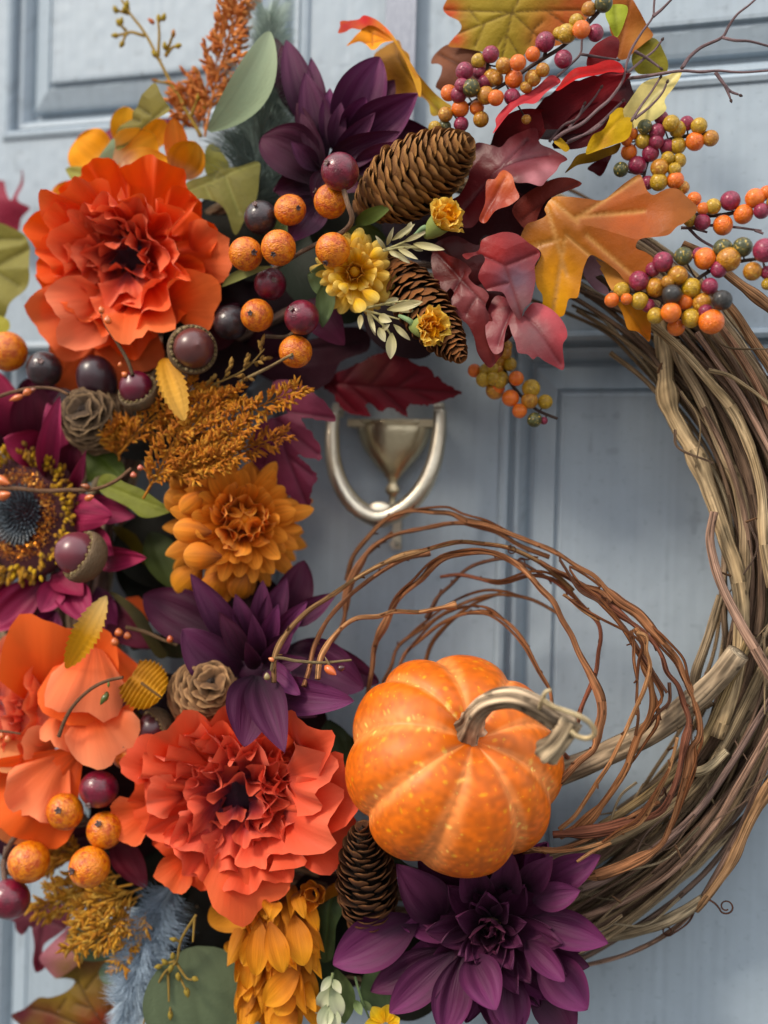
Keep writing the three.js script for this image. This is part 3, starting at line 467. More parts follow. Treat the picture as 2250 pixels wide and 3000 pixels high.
function pinecone(label, B, T, w, o) { // B, T: [px, py, z] of the base and tip
  const b = at(...B), tp = at(...T), ax = tp.clone().sub(b), L = ax.length(), R = w / 2 * mpp(b.clone().lerp(tp, 0.5)), t = thing('pine_cone', label, 'pine cone', b.clone().lerp(tp, 0.5)); t.quaternion.copy(yQuat(ax));
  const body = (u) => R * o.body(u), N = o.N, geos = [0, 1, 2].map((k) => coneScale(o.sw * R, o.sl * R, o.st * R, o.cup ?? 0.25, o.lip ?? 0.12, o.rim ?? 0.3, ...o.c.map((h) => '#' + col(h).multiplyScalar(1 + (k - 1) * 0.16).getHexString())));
  const cp = []; for (let i = 0; i <= 12; i++) cp.push(new THREE.Vector2(Math.max(1e-5, body(i / 12) * (o.core ?? 0.7)), (i / 12 - 0.5) * L)); local('core', flat(new THREE.LatheGeometry(cp, 20), '#2a1c12', 0.3), M.scale, t);
  for (let i = 0; i < N; i++) {
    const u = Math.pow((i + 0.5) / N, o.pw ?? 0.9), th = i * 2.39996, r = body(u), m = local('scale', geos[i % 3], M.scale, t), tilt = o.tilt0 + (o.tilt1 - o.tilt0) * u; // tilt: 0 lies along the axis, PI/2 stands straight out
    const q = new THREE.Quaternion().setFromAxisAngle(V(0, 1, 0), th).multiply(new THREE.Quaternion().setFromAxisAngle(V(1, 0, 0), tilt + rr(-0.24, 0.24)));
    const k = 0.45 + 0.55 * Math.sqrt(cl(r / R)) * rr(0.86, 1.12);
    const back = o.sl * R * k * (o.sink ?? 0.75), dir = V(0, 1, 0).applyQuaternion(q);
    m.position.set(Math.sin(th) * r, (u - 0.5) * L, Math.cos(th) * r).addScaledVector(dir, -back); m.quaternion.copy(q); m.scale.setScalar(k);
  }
  return t;
}
// many-petalled flowers in their own axes
function bloom(name, label, px, py, z, axis, layers, mat, o = {}) {
  const p = at(px, py, z), s = mpp(p), t = thing(name, label, 'flower', p, o.group); t.quaternion.copy(axisQuat(V(...axis), o.roll ?? 0));
  layers.forEach((l, li) => {
    const vs = l.vs ?? 4, geos = []; for (let k = 0; k < vs; k++) geos.push(petal({ nu: l.nu ?? 14, nv: l.nv ?? 12, ...l, L: l.L * s * (1 + (l.lj ?? 0.1) * (k / vs - 0.5)), W: l.W * s, r0: 0, z0: 0, a0: l.a0 + (l.aj ?? 0.12) * (k % 2 ? 1 : -1) * (k / vs), a1: l.a1 + (l.aj ?? 0.12) * noise(k * 3.1, li), seed: li * 7 + k * 2.3 + (o.seed ?? 0) }));
    for (let i = 0; i < l.n; i++) {
      const q = l.spread ? Math.sqrt((i + 0.5) / l.n) : 1, th = l.spread ? i * 2.39996 + (l.ph ?? 0) : (i + (l.pj ?? 0.25) * rr(-1, 1)) / l.n * Math.PI * 2 + (l.ph ?? li * 0.9), rad = l.spread ? l.r0 + (l.r1 - l.r0) * q : l.r0;
      const m = local('petal', geos[i % vs], mat, t), hz = (l.z0 ?? 0) + (l.dome ? l.dome * (1 - q * q) : 0);
      m.rotation.set(0, 0, th); m.rotateX(l.spread ? (l.lean ?? 0) * (1 - q) : rr(-0.06, 0.06)); m.rotateY((l.turn ?? 0.15) * rr(-1, 1));
      m.position.set(-Math.sin(th) * rad * s, Math.cos(th) * rad * s, hz * s); m.scale.setScalar(rr(1 - (l.sj ?? 0.1), 1 + (l.sj ?? 0.1)) * (l.spread && l.grow ? 1 + l.grow * (q - 1) : 1));
    }
  });
  if (o.heart) { const h = local('heart', flat(new THREE.SphereGeometry(o.heart[0] * s, 24, 14), o.heart[1], 0.3), M.velvet, t); h.position.z = o.heart[2] * s; }
  return t;
}
// free petals added to a flower: [base px, base py, base z, tip px, tip py, tip z, width, options]
function addPetals(t, list, mat, common) {
  for (const [bx, by, bz, tx, ty, tz, w, o] of list) {
    const B = at(bx, by, bz), T = at(tx, ty, tz), g = blade(B, T, w * mpp(T), { ...common, ...o });
    g.applyMatrix4(new THREE.Matrix4().makeTranslation(-t.position.x, -t.position.y, -t.position.z)); g.applyQuaternion(t.quaternion.clone().invert());
    local('petal', g, mat, t);
  }
}
// plumes: a stem with side shoots, each shoot a twig with clustered buds
function plume(label, stems, o) {
  const p0 = at(...stems[0][0]), t = thing(o.name ?? 'plume', label, 'dried grass', p0, o.group);
  for (const st of stems) {
    const pts = st.map((q) => at(...q)), cv = new THREE.CatmullRomCurve3(pts), s = mpp(pts[0]);
    put('stem', rod(pts, (o.sr ?? 4) * s, 2 * s, { c: o.sc, c2: o.sc2 ?? o.sc, m: 6 }), M.wood, t);
    const n = o.n ?? 20;
    for (let i = 0; i < n; i++) {
      const u = (o.u0 ?? 0.12) + (1 - (o.u0 ?? 0.12)) * (i + 0.5) / n, p = cv.getPointAt(u), d = cv.getTangentAt(u), side = i % 2 ? 1 : -1, nn = toCam(p), x = d.clone().cross(nn).normalize();
      const dir = d.clone().multiplyScalar(rr(0.7, 1)).addScaledVector(x, side * rr(0.5, 0.95)).addScaledVector(nn, rr(-0.35, 0.6)).normalize(), L = (o.bl ?? 70) * s * (1 - 0.55 * u) * rr(0.75, 1.2), gs = [];
      const end = p.clone().addScaledVector(dir, L).addScaledVector(d, L * 0.15), mid = p.clone().lerp(end, 0.5).addScaledVector(nn, 0.1 * L);
      gs.push(rod([p, mid, end], 2 * s, 1.2 * s, { c: o.sc, c2: o.sc2 ?? o.sc, n: 8, m: 5 }));
      const nb = o.nb ?? 9;
      for (let k = 0; k < nb; k++) { const q = 0.25 + 0.75 * k / (nb - 1), bp = q < 0.5 ? p.clone().lerp(mid, q * 2) : mid.clone().lerp(end, q * 2 - 1), bd = dir.clone().multiplyScalar(0.8).add(V(rr(-1, 1), rr(-1, 1), rr(-0.5, 1)).multiplyScalar(k === nb - 1 ? 0.2 : 0.75)).normalize(); gs.push(bud(bp, bd, (o.budL ?? 20) * s * rr(0.7, 1.2), (o.budW ?? 9) * s, pick(o.c), 0.15)); }
      put('shoot', mergeGeometries(gs), M.wood, t);
    }
  }
  return t;
}
// feathery plumes: a stem wrapped in thousands of fine hairs
function feather(label, stem, w, o) {
  const pts = stem.map((q) => at(...q)), cv = new THREE.CatmullRomCurve3(pts), s = mpp(pts[0]), t = thing('feather_grass', label, 'dried grass', pts[0]);
  put('stem', rod(pts, 5 * s, 2 * s, { c: o.c[0], m: 6 }), M.wood, t);
  const pos = [], cs = [], idx = [], N = o.N ?? 5200;
  for (let i = 0; i < N; i++) {
    const u = Math.pow(rnd(), 0.85), p = cv.getPointAt(u), d = cv.getTangentAt(u), nn = toCam(p), x = d.clone().cross(nn).normalize(), a = rr(0, Math.PI * 2), env = Math.sin(Math.PI * Math.pow(0.06 + 0.92 * u, o.pe ?? 0.6)) * w * s / 2;
    const out = x.clone().multiplyScalar(Math.cos(a)).addScaledVector(nn, Math.sin(a) * 0.4), reach = env * Math.sqrt(rr(0.05, 1.05)), cl0 = Math.floor(a * 3) + Math.floor(u * 14) * 7;
    const root = p.clone().addScaledVector(out, reach * 0.35), e = p.clone().addScaledVector(out, reach).addScaledVector(d, rr(0.1, 0.45) * w * s * 0.4).add(V(noise(cl0, 1), noise(cl0, 2), noise(cl0, 3)).multiplyScalar(0.16 * w * s)).add(V(rr(-1, 1), rr(-1, 1), rr(-1, 1)).multiplyScalar(0.05 * w * s));
    const m = root.clone().lerp(e, 0.55).addScaledVector(d, 0.05 * w * s), sd = e.clone().sub(root).cross(nn).normalize().multiplyScalar((o.hw ?? 1.0) * s), b = pos.length / 3;
    for (const [q, k] of [[root, 1], [m, 0.8]]) { pos.push(q.x + sd.x * k, q.y + sd.y * k, q.z + sd.z * k, q.x - sd.x * k, q.y - sd.y * k, q.z - sd.z * k); } pos.push(e.x, e.y, e.z);
    const k = ramp(o.c.map(col), cl(u * 0.8 + 0.25 * noise(cl0 * 1.7, 4) + rr(-0.08, 0.12))); for (let q = 0; q < 5; q++) cs.push(k.r, k.g, k.b);
    idx.push(b, b + 1, b + 3, b, b + 3, b + 2, b + 2, b + 3, b + 4);
  }
  const g = new THREE.BufferGeometry(); g.setAttribute('position', new THREE.Float32BufferAttribute(pos, 3)); g.setAttribute('color', new THREE.Float32BufferAttribute(cs, 3)); g.setIndex(idx); g.computeVertexNormals();
  put('hairs', g, M.fuzz, t).userData.kind = 'stuff';
  return t;
}
// leafy sprigs: list of leaves [bx, by, tx, ty, w] in the photograph round a stem
function sprig(label, stems, leaves, z, o) {
  const p0 = at(...stems[0][0], z), t = thing('leafy_sprig', label, 'sprig', p0, o.group), s = mpp(p0);
  for (const st of stems) put('stem', rod(path(st, z, z), 4.5 * s, 2.5 * s, { c: o.sc, m: 7 }), M.wood, t);
  for (const [bx, by, tx, ty, w, dz] of leaves) put('leaf', blade(at(bx, by, z), at(tx, ty, z + (dz ?? rr(-0.4, 1))), w * s, { e: 1, f: 0.75, arch: rr(0, 0.15), fold: rr(0.15, 0.4), cup: 0.1, nu: 12, nv: 8, c: o.c, rib: -0.06, ruf: 0.05 }), M.leaf, t);
  return t;
}
function plainLeaf(name, label, B, T, w, o) { const b = at(...B), t = at(...T), g = blade(b, t, w * mpp(b.clone().lerp(t, 0.5)), { nu: 26, nv: 18, e: 0.95, f: 0.8, gro: 0, ...o }); return single(name, label, 'leaf', g, o.m ?? M.leaf, b, o.group); }
function podWire(label, wire, buds, z, r = 6, c = '#6a4a30') { // wire with little pods: [px, py, dz, length, width, dirx, diry, colour]
  const pts = path(wire, z, z), t = thing('pod_twig', label, 'twig', pts[0]), s = mpp(pts[0]);
  put('stem', rod(pts, r * s, r * 0.75 * s, { c, c2: '#4d3421', m: 8, rough: 0.2 }), M.wood, t);
  for (const [px, py, dz, l, w, dx, dy, hex] of buds) { const p = at(px, py, z + dz), d = V(dx, dy, 0.25).normalize(); put('pod', bud(p.addScaledVector(d, -l * s / 2), d, l * s, w * s, hex ?? '#c0683a', 0.08), M.nut, t); }
  return t;
}
// ================================================================== FLOWERS
const OR = { in0: '#4a1226', a: '#e04a16', b: '#f0642a', c: '#f27d50', d: '#ee5a1c' };
{ // peony, upper left
  const FN = { nu: 16, nv: 26 };
  const t = bloom('peony', 'large open orange peony above the acorns, near the top on the left', 372, 748, 10.6, [0.05, -0.2, 1], [
    { n: 7, L: 304, fan: 0.66, W: 1, a0: -0.05, a1: 0.85, r0: 34, z0: -40, cup: 0.35, ruf: 0.1, rn: 3, sc: 0.05, c: ['#b8401c', '#e2521e', '#ea6430'], turn: 0.2, sj: 0.08, ...FN },
    { n: 7, L: 258, fan: 0.68, W: 1, a0: 0.2, a1: 1.25, r0: 34, z0: -12, cup: 0.4, ruf: 0.13, rn: 3.2, c: ['#86281c', '#de4e24', '#ea6c3e'], turn: 0.3, ...FN },
    { n: 7, L: 180, fan: 0.8, W: 1, a0: 0.5, a1: 1.35, r0: 58, z0: 0, cup: 0.4, ruf: 0.18, rn: 2.3, c: ['#551426', '#d24c2e', '#ea744e'], turn: 0.5, pj: 0.6, sj: 0.15, vs: 5, ...FN },
    { n: 8, L: 138, fan: 0.8, W: 1, a0: 0.55, a1: 1.35, r0: 46, z0: 0, cup: 0.35, ruf: 0.22, rn: 2.1, c: ['#45102a', '#c84838', '#ea7856'], turn: 0.7, lj: 0.4, pj: 0.9, sj: 0.25, vs: 5, ...FN },
    { n: 8, L: 108, fan: 0.8, W: 1, a0: 0.75, a1: 1.5, r0: 4, r1: 50, spread: true, z0: -14, lean: 0.3, cup: 0.35, ruf: 0.24, rn: 1.9, c: ['#3a0e24', '#a43830', '#e66c4c'], turn: 0.8, lj: 0.4, sj: 0.28, vs: 5, ...FN },
  ], M.petal, { roll: 0.4, seed: 2, heart: [150, '#2a0a1c', -168] });
  addPetals(t, [[300, 930, 8, 215, 1150, 8.6, 330, { fan: 0.72, arch: 0.08, cup: 0.1, c: ['#8d2f14', '#c4542c', '#cc6338'] }], [340, 920, 9, 400, 1105, 9.5, 150, { fan: 0.72, c: ['#a03a1c', '#cf6436', '#d0693e'] }], [330, 870, 9.5, 110, 980, 12, 210, { fan: 0.72, cup: 0.35, ruf: 0.08, c: ['#a83c20', '#e05a2c', '#ea744a'] }], [350, 880, 9.5, 150, 945, 13.4, 150, { fan: 0.72, cup: 0.3, ruf: 0.12, c: ['#a83c20', '#e46440', '#ee8864'] }], [560, 760, 9, 672, 720, 11.5, 220, { fan: 0.72, cup: 0.3, ruf: 0.08, c: ['#a83c20', '#e6663a', '#ec7a50'] }], [480, 900, 10, 640, 860, 11, 120, { fan: 0.72, c: ['#b04020', '#e66030', '#ee7440'] }], [400, 900, 10, 420, 1000, 13.2, 190, { fan: 0.72, cup: 0.5, ruf: 0.1, c: ['#a83c20', '#e66434', '#ee7c4c'] }]], M.petal, { nu: 22, nv: 16 });
}
{ // peony, bottom
  const FN = { nu: 16, nv: 26 };
  const t = bloom('peony', 'large ruffled coral peony at the bottom, left of the pumpkin', 690, 2330, 11.4, [0.03, 0.02, 1], [
    { n: 8, L: 312, fan: 0.66, W: 1, a0: -0.05, a1: 0.5, r0: 36, z0: -40, cup: 0.3, ruf: 0.11, rn: 3.2, c: ['#9c3424', '#d84c2c', '#e25c38'], sj: 0.08, ...FN },
    { n: 8, L: 264, fan: 0.7, W: 1, a0: 0.15, a1: 0.95, r0: 36, z0: -15, cup: 0.3, ruf: 0.17, rn: 3.4, c: ['#6d1c28', '#d44c34', '#e4684a'], turn: 0.3, ...FN },
    { n: 9, L: 188, fan: 0.82, W: 1, a0: 0.3, a1: 1.05, r0: 70, z0: -5, cup: 0.3, ruf: 0.22, rn: 2.6, c: ['#46142e', '#c84836', '#e46c50'], turn: 0.5, pj: 0.7, sj: 0.2, vs: 5, ...FN },
    { n: 11, L: 150, fan: 0.85, W: 1, a0: 0.4, a1: 1.15, r0: 56, z0: 4, cup: 0.3, ruf: 0.27, rn: 2.4, c: ['#31102e', '#c04238', '#e46e54'], turn: 0.7, lj: 0.4, pj: 0.9, sj: 0.25, vs: 6, ...FN },
    { n: 12, L: 118, fan: 0.85, W: 1, a0: 0.55, a1: 1.25, r0: 0, r1: 76, spread: true, z0: 0, lean: 0.4, cup: 0.3, ruf: 0.28, rn: 2.1, c: ['#31102e', '#a43634', '#e2684e'], turn: 0.8, lj: 0.4, sj: 0.28, vs: 6, ...FN },
  ], M.petal, { roll: 1.0, seed: 5, heart: [150, '#24081c', -164] });
  addPetals(t, [[860, 2330, 11, 1052, 2330, 12.6, 230, { fan: 0.72, cup: 0.3, ruf: 0.12, c: ['#983424', '#d64a2e', '#e26246'] }], [850, 2410, 10.6, 1030, 2475, 12, 240, { fan: 0.72, cup: 0.3, ruf: 0.1, c: ['#983424', '#d64a2e', '#e26246'] }], [830, 2380, 12, 985, 2400, 14.2, 170, { fan: 0.72, cup: 0.4, ruf: 0.2, c: ['#7c2a2c', '#d8543a', '#e47054'] }], [830, 2280, 12, 960, 2270, 14.2, 150, { fan: 0.72, cup: 0.4, ruf: 0.2, c: ['#7c2a2c', '#d8543a', '#e47054'] }], [470, 2360, 11, 326, 2430, 12.4, 290, { fan: 0.72, cup: 0.35, ruf: 0.06, c: ['#983424', '#dc5630', '#e66e44'] }], [500, 2270, 11, 372, 2195, 12.8, 210, { fan: 0.72, cup: 0.4, ruf: 0.14, c: ['#983424', '#d64a2e', '#e26246'] }], [560, 2500, 11, 480, 2600, 12.8, 230, { fan: 0.72, cup: 0.3, ruf: 0.06, c: ['#983424', '#dc5630', '#e66e44'] }], [540, 2330, 12, 430, 2330, 14.4, 190, { fan: 0.72, cup: 0.4, ruf: 0.2, c: ['#7c2a2c', '#d8543a', '#e47054'] }], [700, 2420, 11, 735, 2690, 13, 350, { fan: 0.72, cup: 0.25, ruf: 0.05, c: ['#6c2030', '#d85838', '#e46c44'] }], [880, 2190, 11, 945, 2135, 14, 165, { fan: 0.72, cup: 0.5, ruf: 0.14, c: ['#983424', '#d64a2e', '#e26246'] }], [560, 2230, 11, 520, 2100, 14, 190, { fan: 0.72, cup: 0.45, ruf: 0.12, c: ['#983424', '#d84c2e', '#e46446'] }], [640, 2220, 11, 650, 2130, 13, 190, { fan: 0.72, cup: 0.5, ruf: 0.2, c: ['#983424', '#d84c2e', '#e46446'] }]], M.petal, { nu: 22, nv: 16 });
}
{ // peony, cut by the left edge
  const FN = { nu: 16, nv: 26 };
  const t = bloom('peony', 'tall orange peony facing sideways, cut off by the left edge of the photo', 60, 2080, 9.8, [-0.62, 0.2, 0.7], [
    { n: 8, L: 230, fan: 0.75, W: 1, a0: 0.2, a1: 1.1, r0: 60, z0: -60, cup: 0.35, ruf: 0.12, rn: 3, c: ['#a83c20', '#e06038', '#ea7c54'], ...FN },
    { n: 11, L: 180, fan: 0.8, W: 1, a0: 0.5, a1: 1.3, r0: 60, z0: -30, cup: 0.35, ruf: 0.22, rn: 3.2, c: ['#55182e', '#cc5844', '#ea8464'], turn: 0.5, vs: 5, ...FN },
    { n: 16, L: 120, fan: 0.8, W: 1, a0: 0.6, a1: 1.3, r0: 10, r1: 110, spread: true, z0: 0, cup: 0.3, ruf: 0.3, rn: 3.2, c: ['#3c1230', '#a83c3c', '#e06a50'], turn: 0.9, lj: 0.4, vs: 5, ...FN },
  ], M.petal, { seed: 9, heart: [100, '#2a0a1c', -60] });
  const K = ['#b84a24', '#e05a26', '#e86a36'], S = ['#c85a38', '#e67448', '#ee8c64'];
  addPetals(t, [[150, 2110, 10, 195, 1815, 12.6, 175, { fan: 0.72, cup: 0.4, ruf: 0.1, c: K }], [250, 1830, 10, 290, 2130, 12.4, 190, { fan: 0.72, cup: -0.2, ruf: 0.08, c: K }], [278, 1880, 11, 236, 2104, 13.6, 150, { fan: 0.72, cup: -0.5, st: 0.3, arch: 0.2, ruf: 0.06, bend: 0.06, c: S }], [262, 2050, 11, 325, 2232, 13, 165, { fan: 0.72, cup: 0.3, ruf: 0.12, c: ['#c05028', '#e4683c', '#ee9068'] }], [190, 2060, 11, 215, 2200, 13.2, 120, { fan: 0.72, cup: 0.4, ruf: 0.16, c: S }], [250, 2180, 11, 5, 2430, 13.4, 255, { fan: 0.72, cup: -0.25, arch: 0.15, ruf: 0.12, st: 0.3, gro: 0.06, c: K }], [200, 2200, 11.6, 60, 2390, 14, 120, { fan: 0.72, cup: 0.3, ruf: 0.16, c: S }], [140, 2280, 10.6, 60, 2480, 11.6, 150, { fan: 0.72, c: ['#d4502f', '#e8683c', '#f0905c'] }], [62, 2110, 11, 38, 2262, 13.8, 62, { fan: 0.72, c: ['#e0784a', '#f2a068', '#f5ae78'] }], [150, 2210, 11.4, 95, 2130, 13.6, 110, { fan: 0.72, cup: 0.5, c: S }], [60, 2000, 10.6, 40, 1895, 12, 90, { fan: 0.72, cup: 0.4, c: S }], [330, 1760, 7.5, 415, 1830, 8, 110, { fan: 0.72, c: ['#a8401c', '#c8521e', '#c45420'] }], [10, 2120, 11, 140, 2080, 12.4, 90, { fan: 0.72, cup: 0.4, c: ['#7a2c3c', '#d8705c', '#e88464'] }], [0, 2060, 11, 135, 2010, 12.2, 80, { fan: 0.72, cup: 0.4, c: ['#6a2436', '#d45c44', '#ee8462'] }]], M.petal, { nu: 24, nv: 16 });
}
{ // burnt-orange mum
  const CM = ['#82420c', '#cc761c', '#e09442'];
  const t = bloom('chrysanthemum', 'burnt orange chrysanthemum with spoon-shaped petals beside the burgundy leaf', 708, 1525, 9.6, [0.5, 0.12, 0.85], [
    { n: 22, L: 173, W: 51, a0: -0.4, a1: -0.5, r0: 40, z0: -55, cup: -0.35, fold: 0.06, e: 1.5, f: 0.62, st: 0.22, c: CM, turn: 0.3, vs: 4, lj: 0.3, sj: 0.14, pj: 0.4 },
    { n: 25, L: 165, W: 49, a0: -0.1, a1: -0.1, r0: 40, z0: -40, cup: -0.35, fold: 0.06, e: 1.5, f: 0.62, st: 0.22, c: CM, turn: 0.3, vs: 4, lj: 0.3, sj: 0.14, pj: 0.4 },
    { n: 25, L: 152, W: 48, a0: 0.2, a1: 0.25, r0: 38, z0: -20, cup: -0.35, fold: 0.06, e: 1.5, f: 0.62, st: 0.22, c: CM, turn: 0.35, vs: 4, lj: 0.3, sj: 0.14, pj: 0.4 },
    { n: 23, L: 136, W: 46, a0: 0.45, a1: 0.65, r0: 34, z0: -5, cup: -0.35, fold: 0.06, e: 1.5, f: 0.62, st: 0.22, c: CM, turn: 0.35, vs: 4, lj: 0.3, sj: 0.14, pj: 0.4 },
    { n: 21, L: 115, W: 44, a0: 0.65, a1: 1.2, r0: 30, z0: 6, cup: -0.35, e: 1.5, f: 0.62, st: 0.22, c: CM, turn: 0.35, vs: 4, lj: 0.3, sj: 0.14, pj: 0.4 },
    { n: 17, L: 99, W: 43, a0: 0.8, a1: 1.9, r0: 26, z0: 10, cup: -0.6, e: 1.5, f: 0.42, c: ['#b4660f', '#d8842a', '#e6a04c'], turn: 0.35, vs: 3, pj: 0.4 },
    { n: 9, L: 80, W: 50, a0: 0.9, a1: 2.5, r0: 18, z0: 10, cup: -0.5, e: 1.4, f: 0.42, c: ['#b4660f', '#d48028', '#e29a48'], turn: 0.35, vs: 3 },
    { n: 6, L: 60, W: 44, a0: 1.1, a1: 2.6, r0: 9, z0: 12, cup: 0.5, e: 1.4, f: 0.42, c: ['#b4660f', '#d07c26', '#dc9444'], turn: 0.35, vs: 3 },
  ], M.petal, { roll: 0.3, seed: 3, heart: [30, '#c87820', 44] });
  addPetals(t, [[620, 1560, 12, 503, 1552, 12.6, 84, {}], [650, 1630, 12, 535, 1628, 12.8, 92, {}], [560, 1480, 11, 482, 1448, 11.6, 90, {}], [560, 1420, 11, 500, 1395, 11.6, 84, {}], [600, 1440, 11.5, 530, 1500, 12.2, 70, {}], [590, 1660, 9.8, 515, 1735, 10.5, 110, { c: ['#8a4a0c', '#c47a22', '#d08a34'] }], [660, 1670, 10, 600, 1752, 10.4, 86, { c: ['#8a4a0c', '#b8701e', '#c8802c'] }], [720, 1680, 10, 690, 1757, 10, 80, { c: ['#8a4a0c', '#b06818', '#c07420'] }]], M.petal, { e: 1.5, f: 0.5, cup: -0.5, arch: 0.16, c: CM, tip: 0.1, st: 0.25 });
}
const PU = ['#180514', '#3c132e', '#542242'], PD = ['#16030f', '#330c22', '#47142e'], PL = ['#240a1e', '#4c1c3c', '#682c56'];
{ // purple flower at the top
  const t = thing('dahlia', 'deep purple dahlia standing up behind the topmost pine cone', 'flower', at(960, 450, 8.5));
  addPetals(t, [[925, 430, 8, 838, 116, 8.2, 100, { e: 0.95 }], [945, 450, 8.6, 912, 168, 8.4, 70, {}], [955, 470, 9, 893, 212, 9.6, 100, { arch: 0.05 }], [985, 420, 8, 1113, 166, 8.6, 165, { e: 1.0, f: 0.7, cup: 0.55, c: PL, gro: 0.15 }], [1000, 400, 8.8, 1072, 285, 10, 78, { e: 1.3, f: 0.6, cup: 0.8, c: PL }], [1020, 430, 8.6, 1226, 274, 9.6, 150, { cup: 0.5, c: PL, gro: 0.2 }], [940, 540, 9, 765, 402, 10.5, 165, { e: 1.2, f: 0.6, cup: 0.35, c: PD, bend: 0.12 }], [930, 520, 8.4, 800, 560, 9.8, 110, { c: PD }], [935, 500, 9.6, 852, 412, 11, 66, { cup: 0.5 }], [960, 480, 9, 1172, 385, 10.4, 100, { cup: 0.5 }], [1030, 500, 9.4, 1206, 416, 10.6, 84, { cup: 0.4, c: PL }], [962, 440, 8.8, 966, 258, 9.2, 66, { c: PL }], [1085, 330, 7, 1156, 234, 7.2, 80, { c: PD }], [860, 340, 7, 805, 110, 7.2, 80, { c: PD }], [935, 585, 9.5, 848, 706, 12, 118, { e: 1.0, f: 0.7, cup: 0.35, c: PU }], [975, 440, 9.2, 1000, 300, 10, 60, { c: PU }], [980, 470, 9.4, 1100, 330, 10.4, 70, { c: PU }], [1100, 400, 7, 1270, 390, 7.2, 110, { c: PD }], [950, 500, 9.6, 880, 330, 10.4, 60, { c: PD }], [970, 500, 10, 930, 620, 10.8, 110, { c: PD }], [990, 520, 9.8, 1060, 560, 10.6, 80, { c: PD }], [930, 470, 9.2, 870, 300, 9.8, 64, { c: PD }], [708, 75, 7.4, 735, 112, 7.6, 20, { c: PU }]], M.velvet, { e: 0.9, f: 0.85, cup: 0.4, arch: 0.1, c: PU, ruf: 0.04, st: 0.2, nu: 24, nv: 14, gro: 0.08 });
}
{ // purple flower, middle
  const t = thing('dahlia', 'dark purple dahlia with pointed petals above the coral peony and beside the pumpkin', 'flower', at(745, 1930, 9.5));
  addPetals(t, [[720, 1900, 9, 418, 1745, 10, 165, { e: 1.15, f: 0.7, c: PD, ruf: 0.06 }], [715, 1920, 9.6, 558, 1680, 12, 100, { e: 0.9, cup: 0.45 }], [720, 1985, 10, 532, 1845, 12.6, 150, { e: 1.1, f: 0.7, cup: 0.3, bend: -0.08 }], [748, 1980, 11.4, 715, 2188, 16, 165, { e: 1.15, f: 0.65 }], [755, 1985, 11.8, 832, 2205, 16.6, 136, { e: 1.05, f: 0.75, cup: 0.45, gro: 0.2 }], [800, 2010, 10, 1038, 2052, 13, 122, { e: 1.05, f: 0.65, cup: 0.3, arch: 0.16, bend: 0.05, c: PL }], [790, 1960, 10.4, 878, 2036, 13.2, 76, { e: 1.3, f: 0.55, arch: 0.2, c: PL }], [840, 1900, 8, 1066, 2018, 9, 170, { e: 1.1, f: 0.65, c: PU }], [850, 1900, 7, 1112, 2000, 7.6, 120, { e: 1.1, f: 0.65, c: PD }], [840, 1830, 8, 986, 1738, 8.8, 76, { c: PU }], [830, 1840, 7.4, 893, 1642, 7.8, 120, { e: 1.1, f: 0.65, c: PD }], [770, 1870, 8.8, 840, 1690, 9.4, 84, { c: PU }], [760, 1890, 9, 770, 1700, 10, 76, { c: PU }], [800, 1880, 9, 900, 1760, 10.2, 70, { c: PL }], [740, 1900, 9.6, 690, 1740, 11, 74, { c: PU }], [770, 1910, 9.6, 815, 1770, 11.2, 66, { c: PL }], [760, 1930, 10, 740, 1800, 11.8, 60, { c: PU }], [790, 1920, 9.8, 860, 1850, 11.2, 70, { c: PU }], [730, 1940, 10.2, 640, 1790, 12, 70, { c: PD }], [780, 1950, 10.4, 820, 1870, 12, 56, { c: PU }], [750, 1960, 10.6, 720, 1880, 12.4, 52, { c: PD }], [770, 1960, 10.4, 900, 1930, 11.6, 70, { c: PU }], [700, 1930, 8.4, 560, 1930, 9.4, 110, { c: PD }], [770, 2000, 9.4, 930, 2100, 10.4, 120, { c: PD }]], M.velvet, { e: 0.95, f: 0.8, cup: 0.38, arch: 0.1, c: PU, ruf: 0.04, st: 0.2, nu: 24, nv: 14, gro: 0.1 });
  put('heart', flat(new THREE.SphereGeometry(0.017, 24, 16).translate(...at(757, 1958, 8.9).toArray()), '#2c0a22', 0.3), M.velvet, t);
}
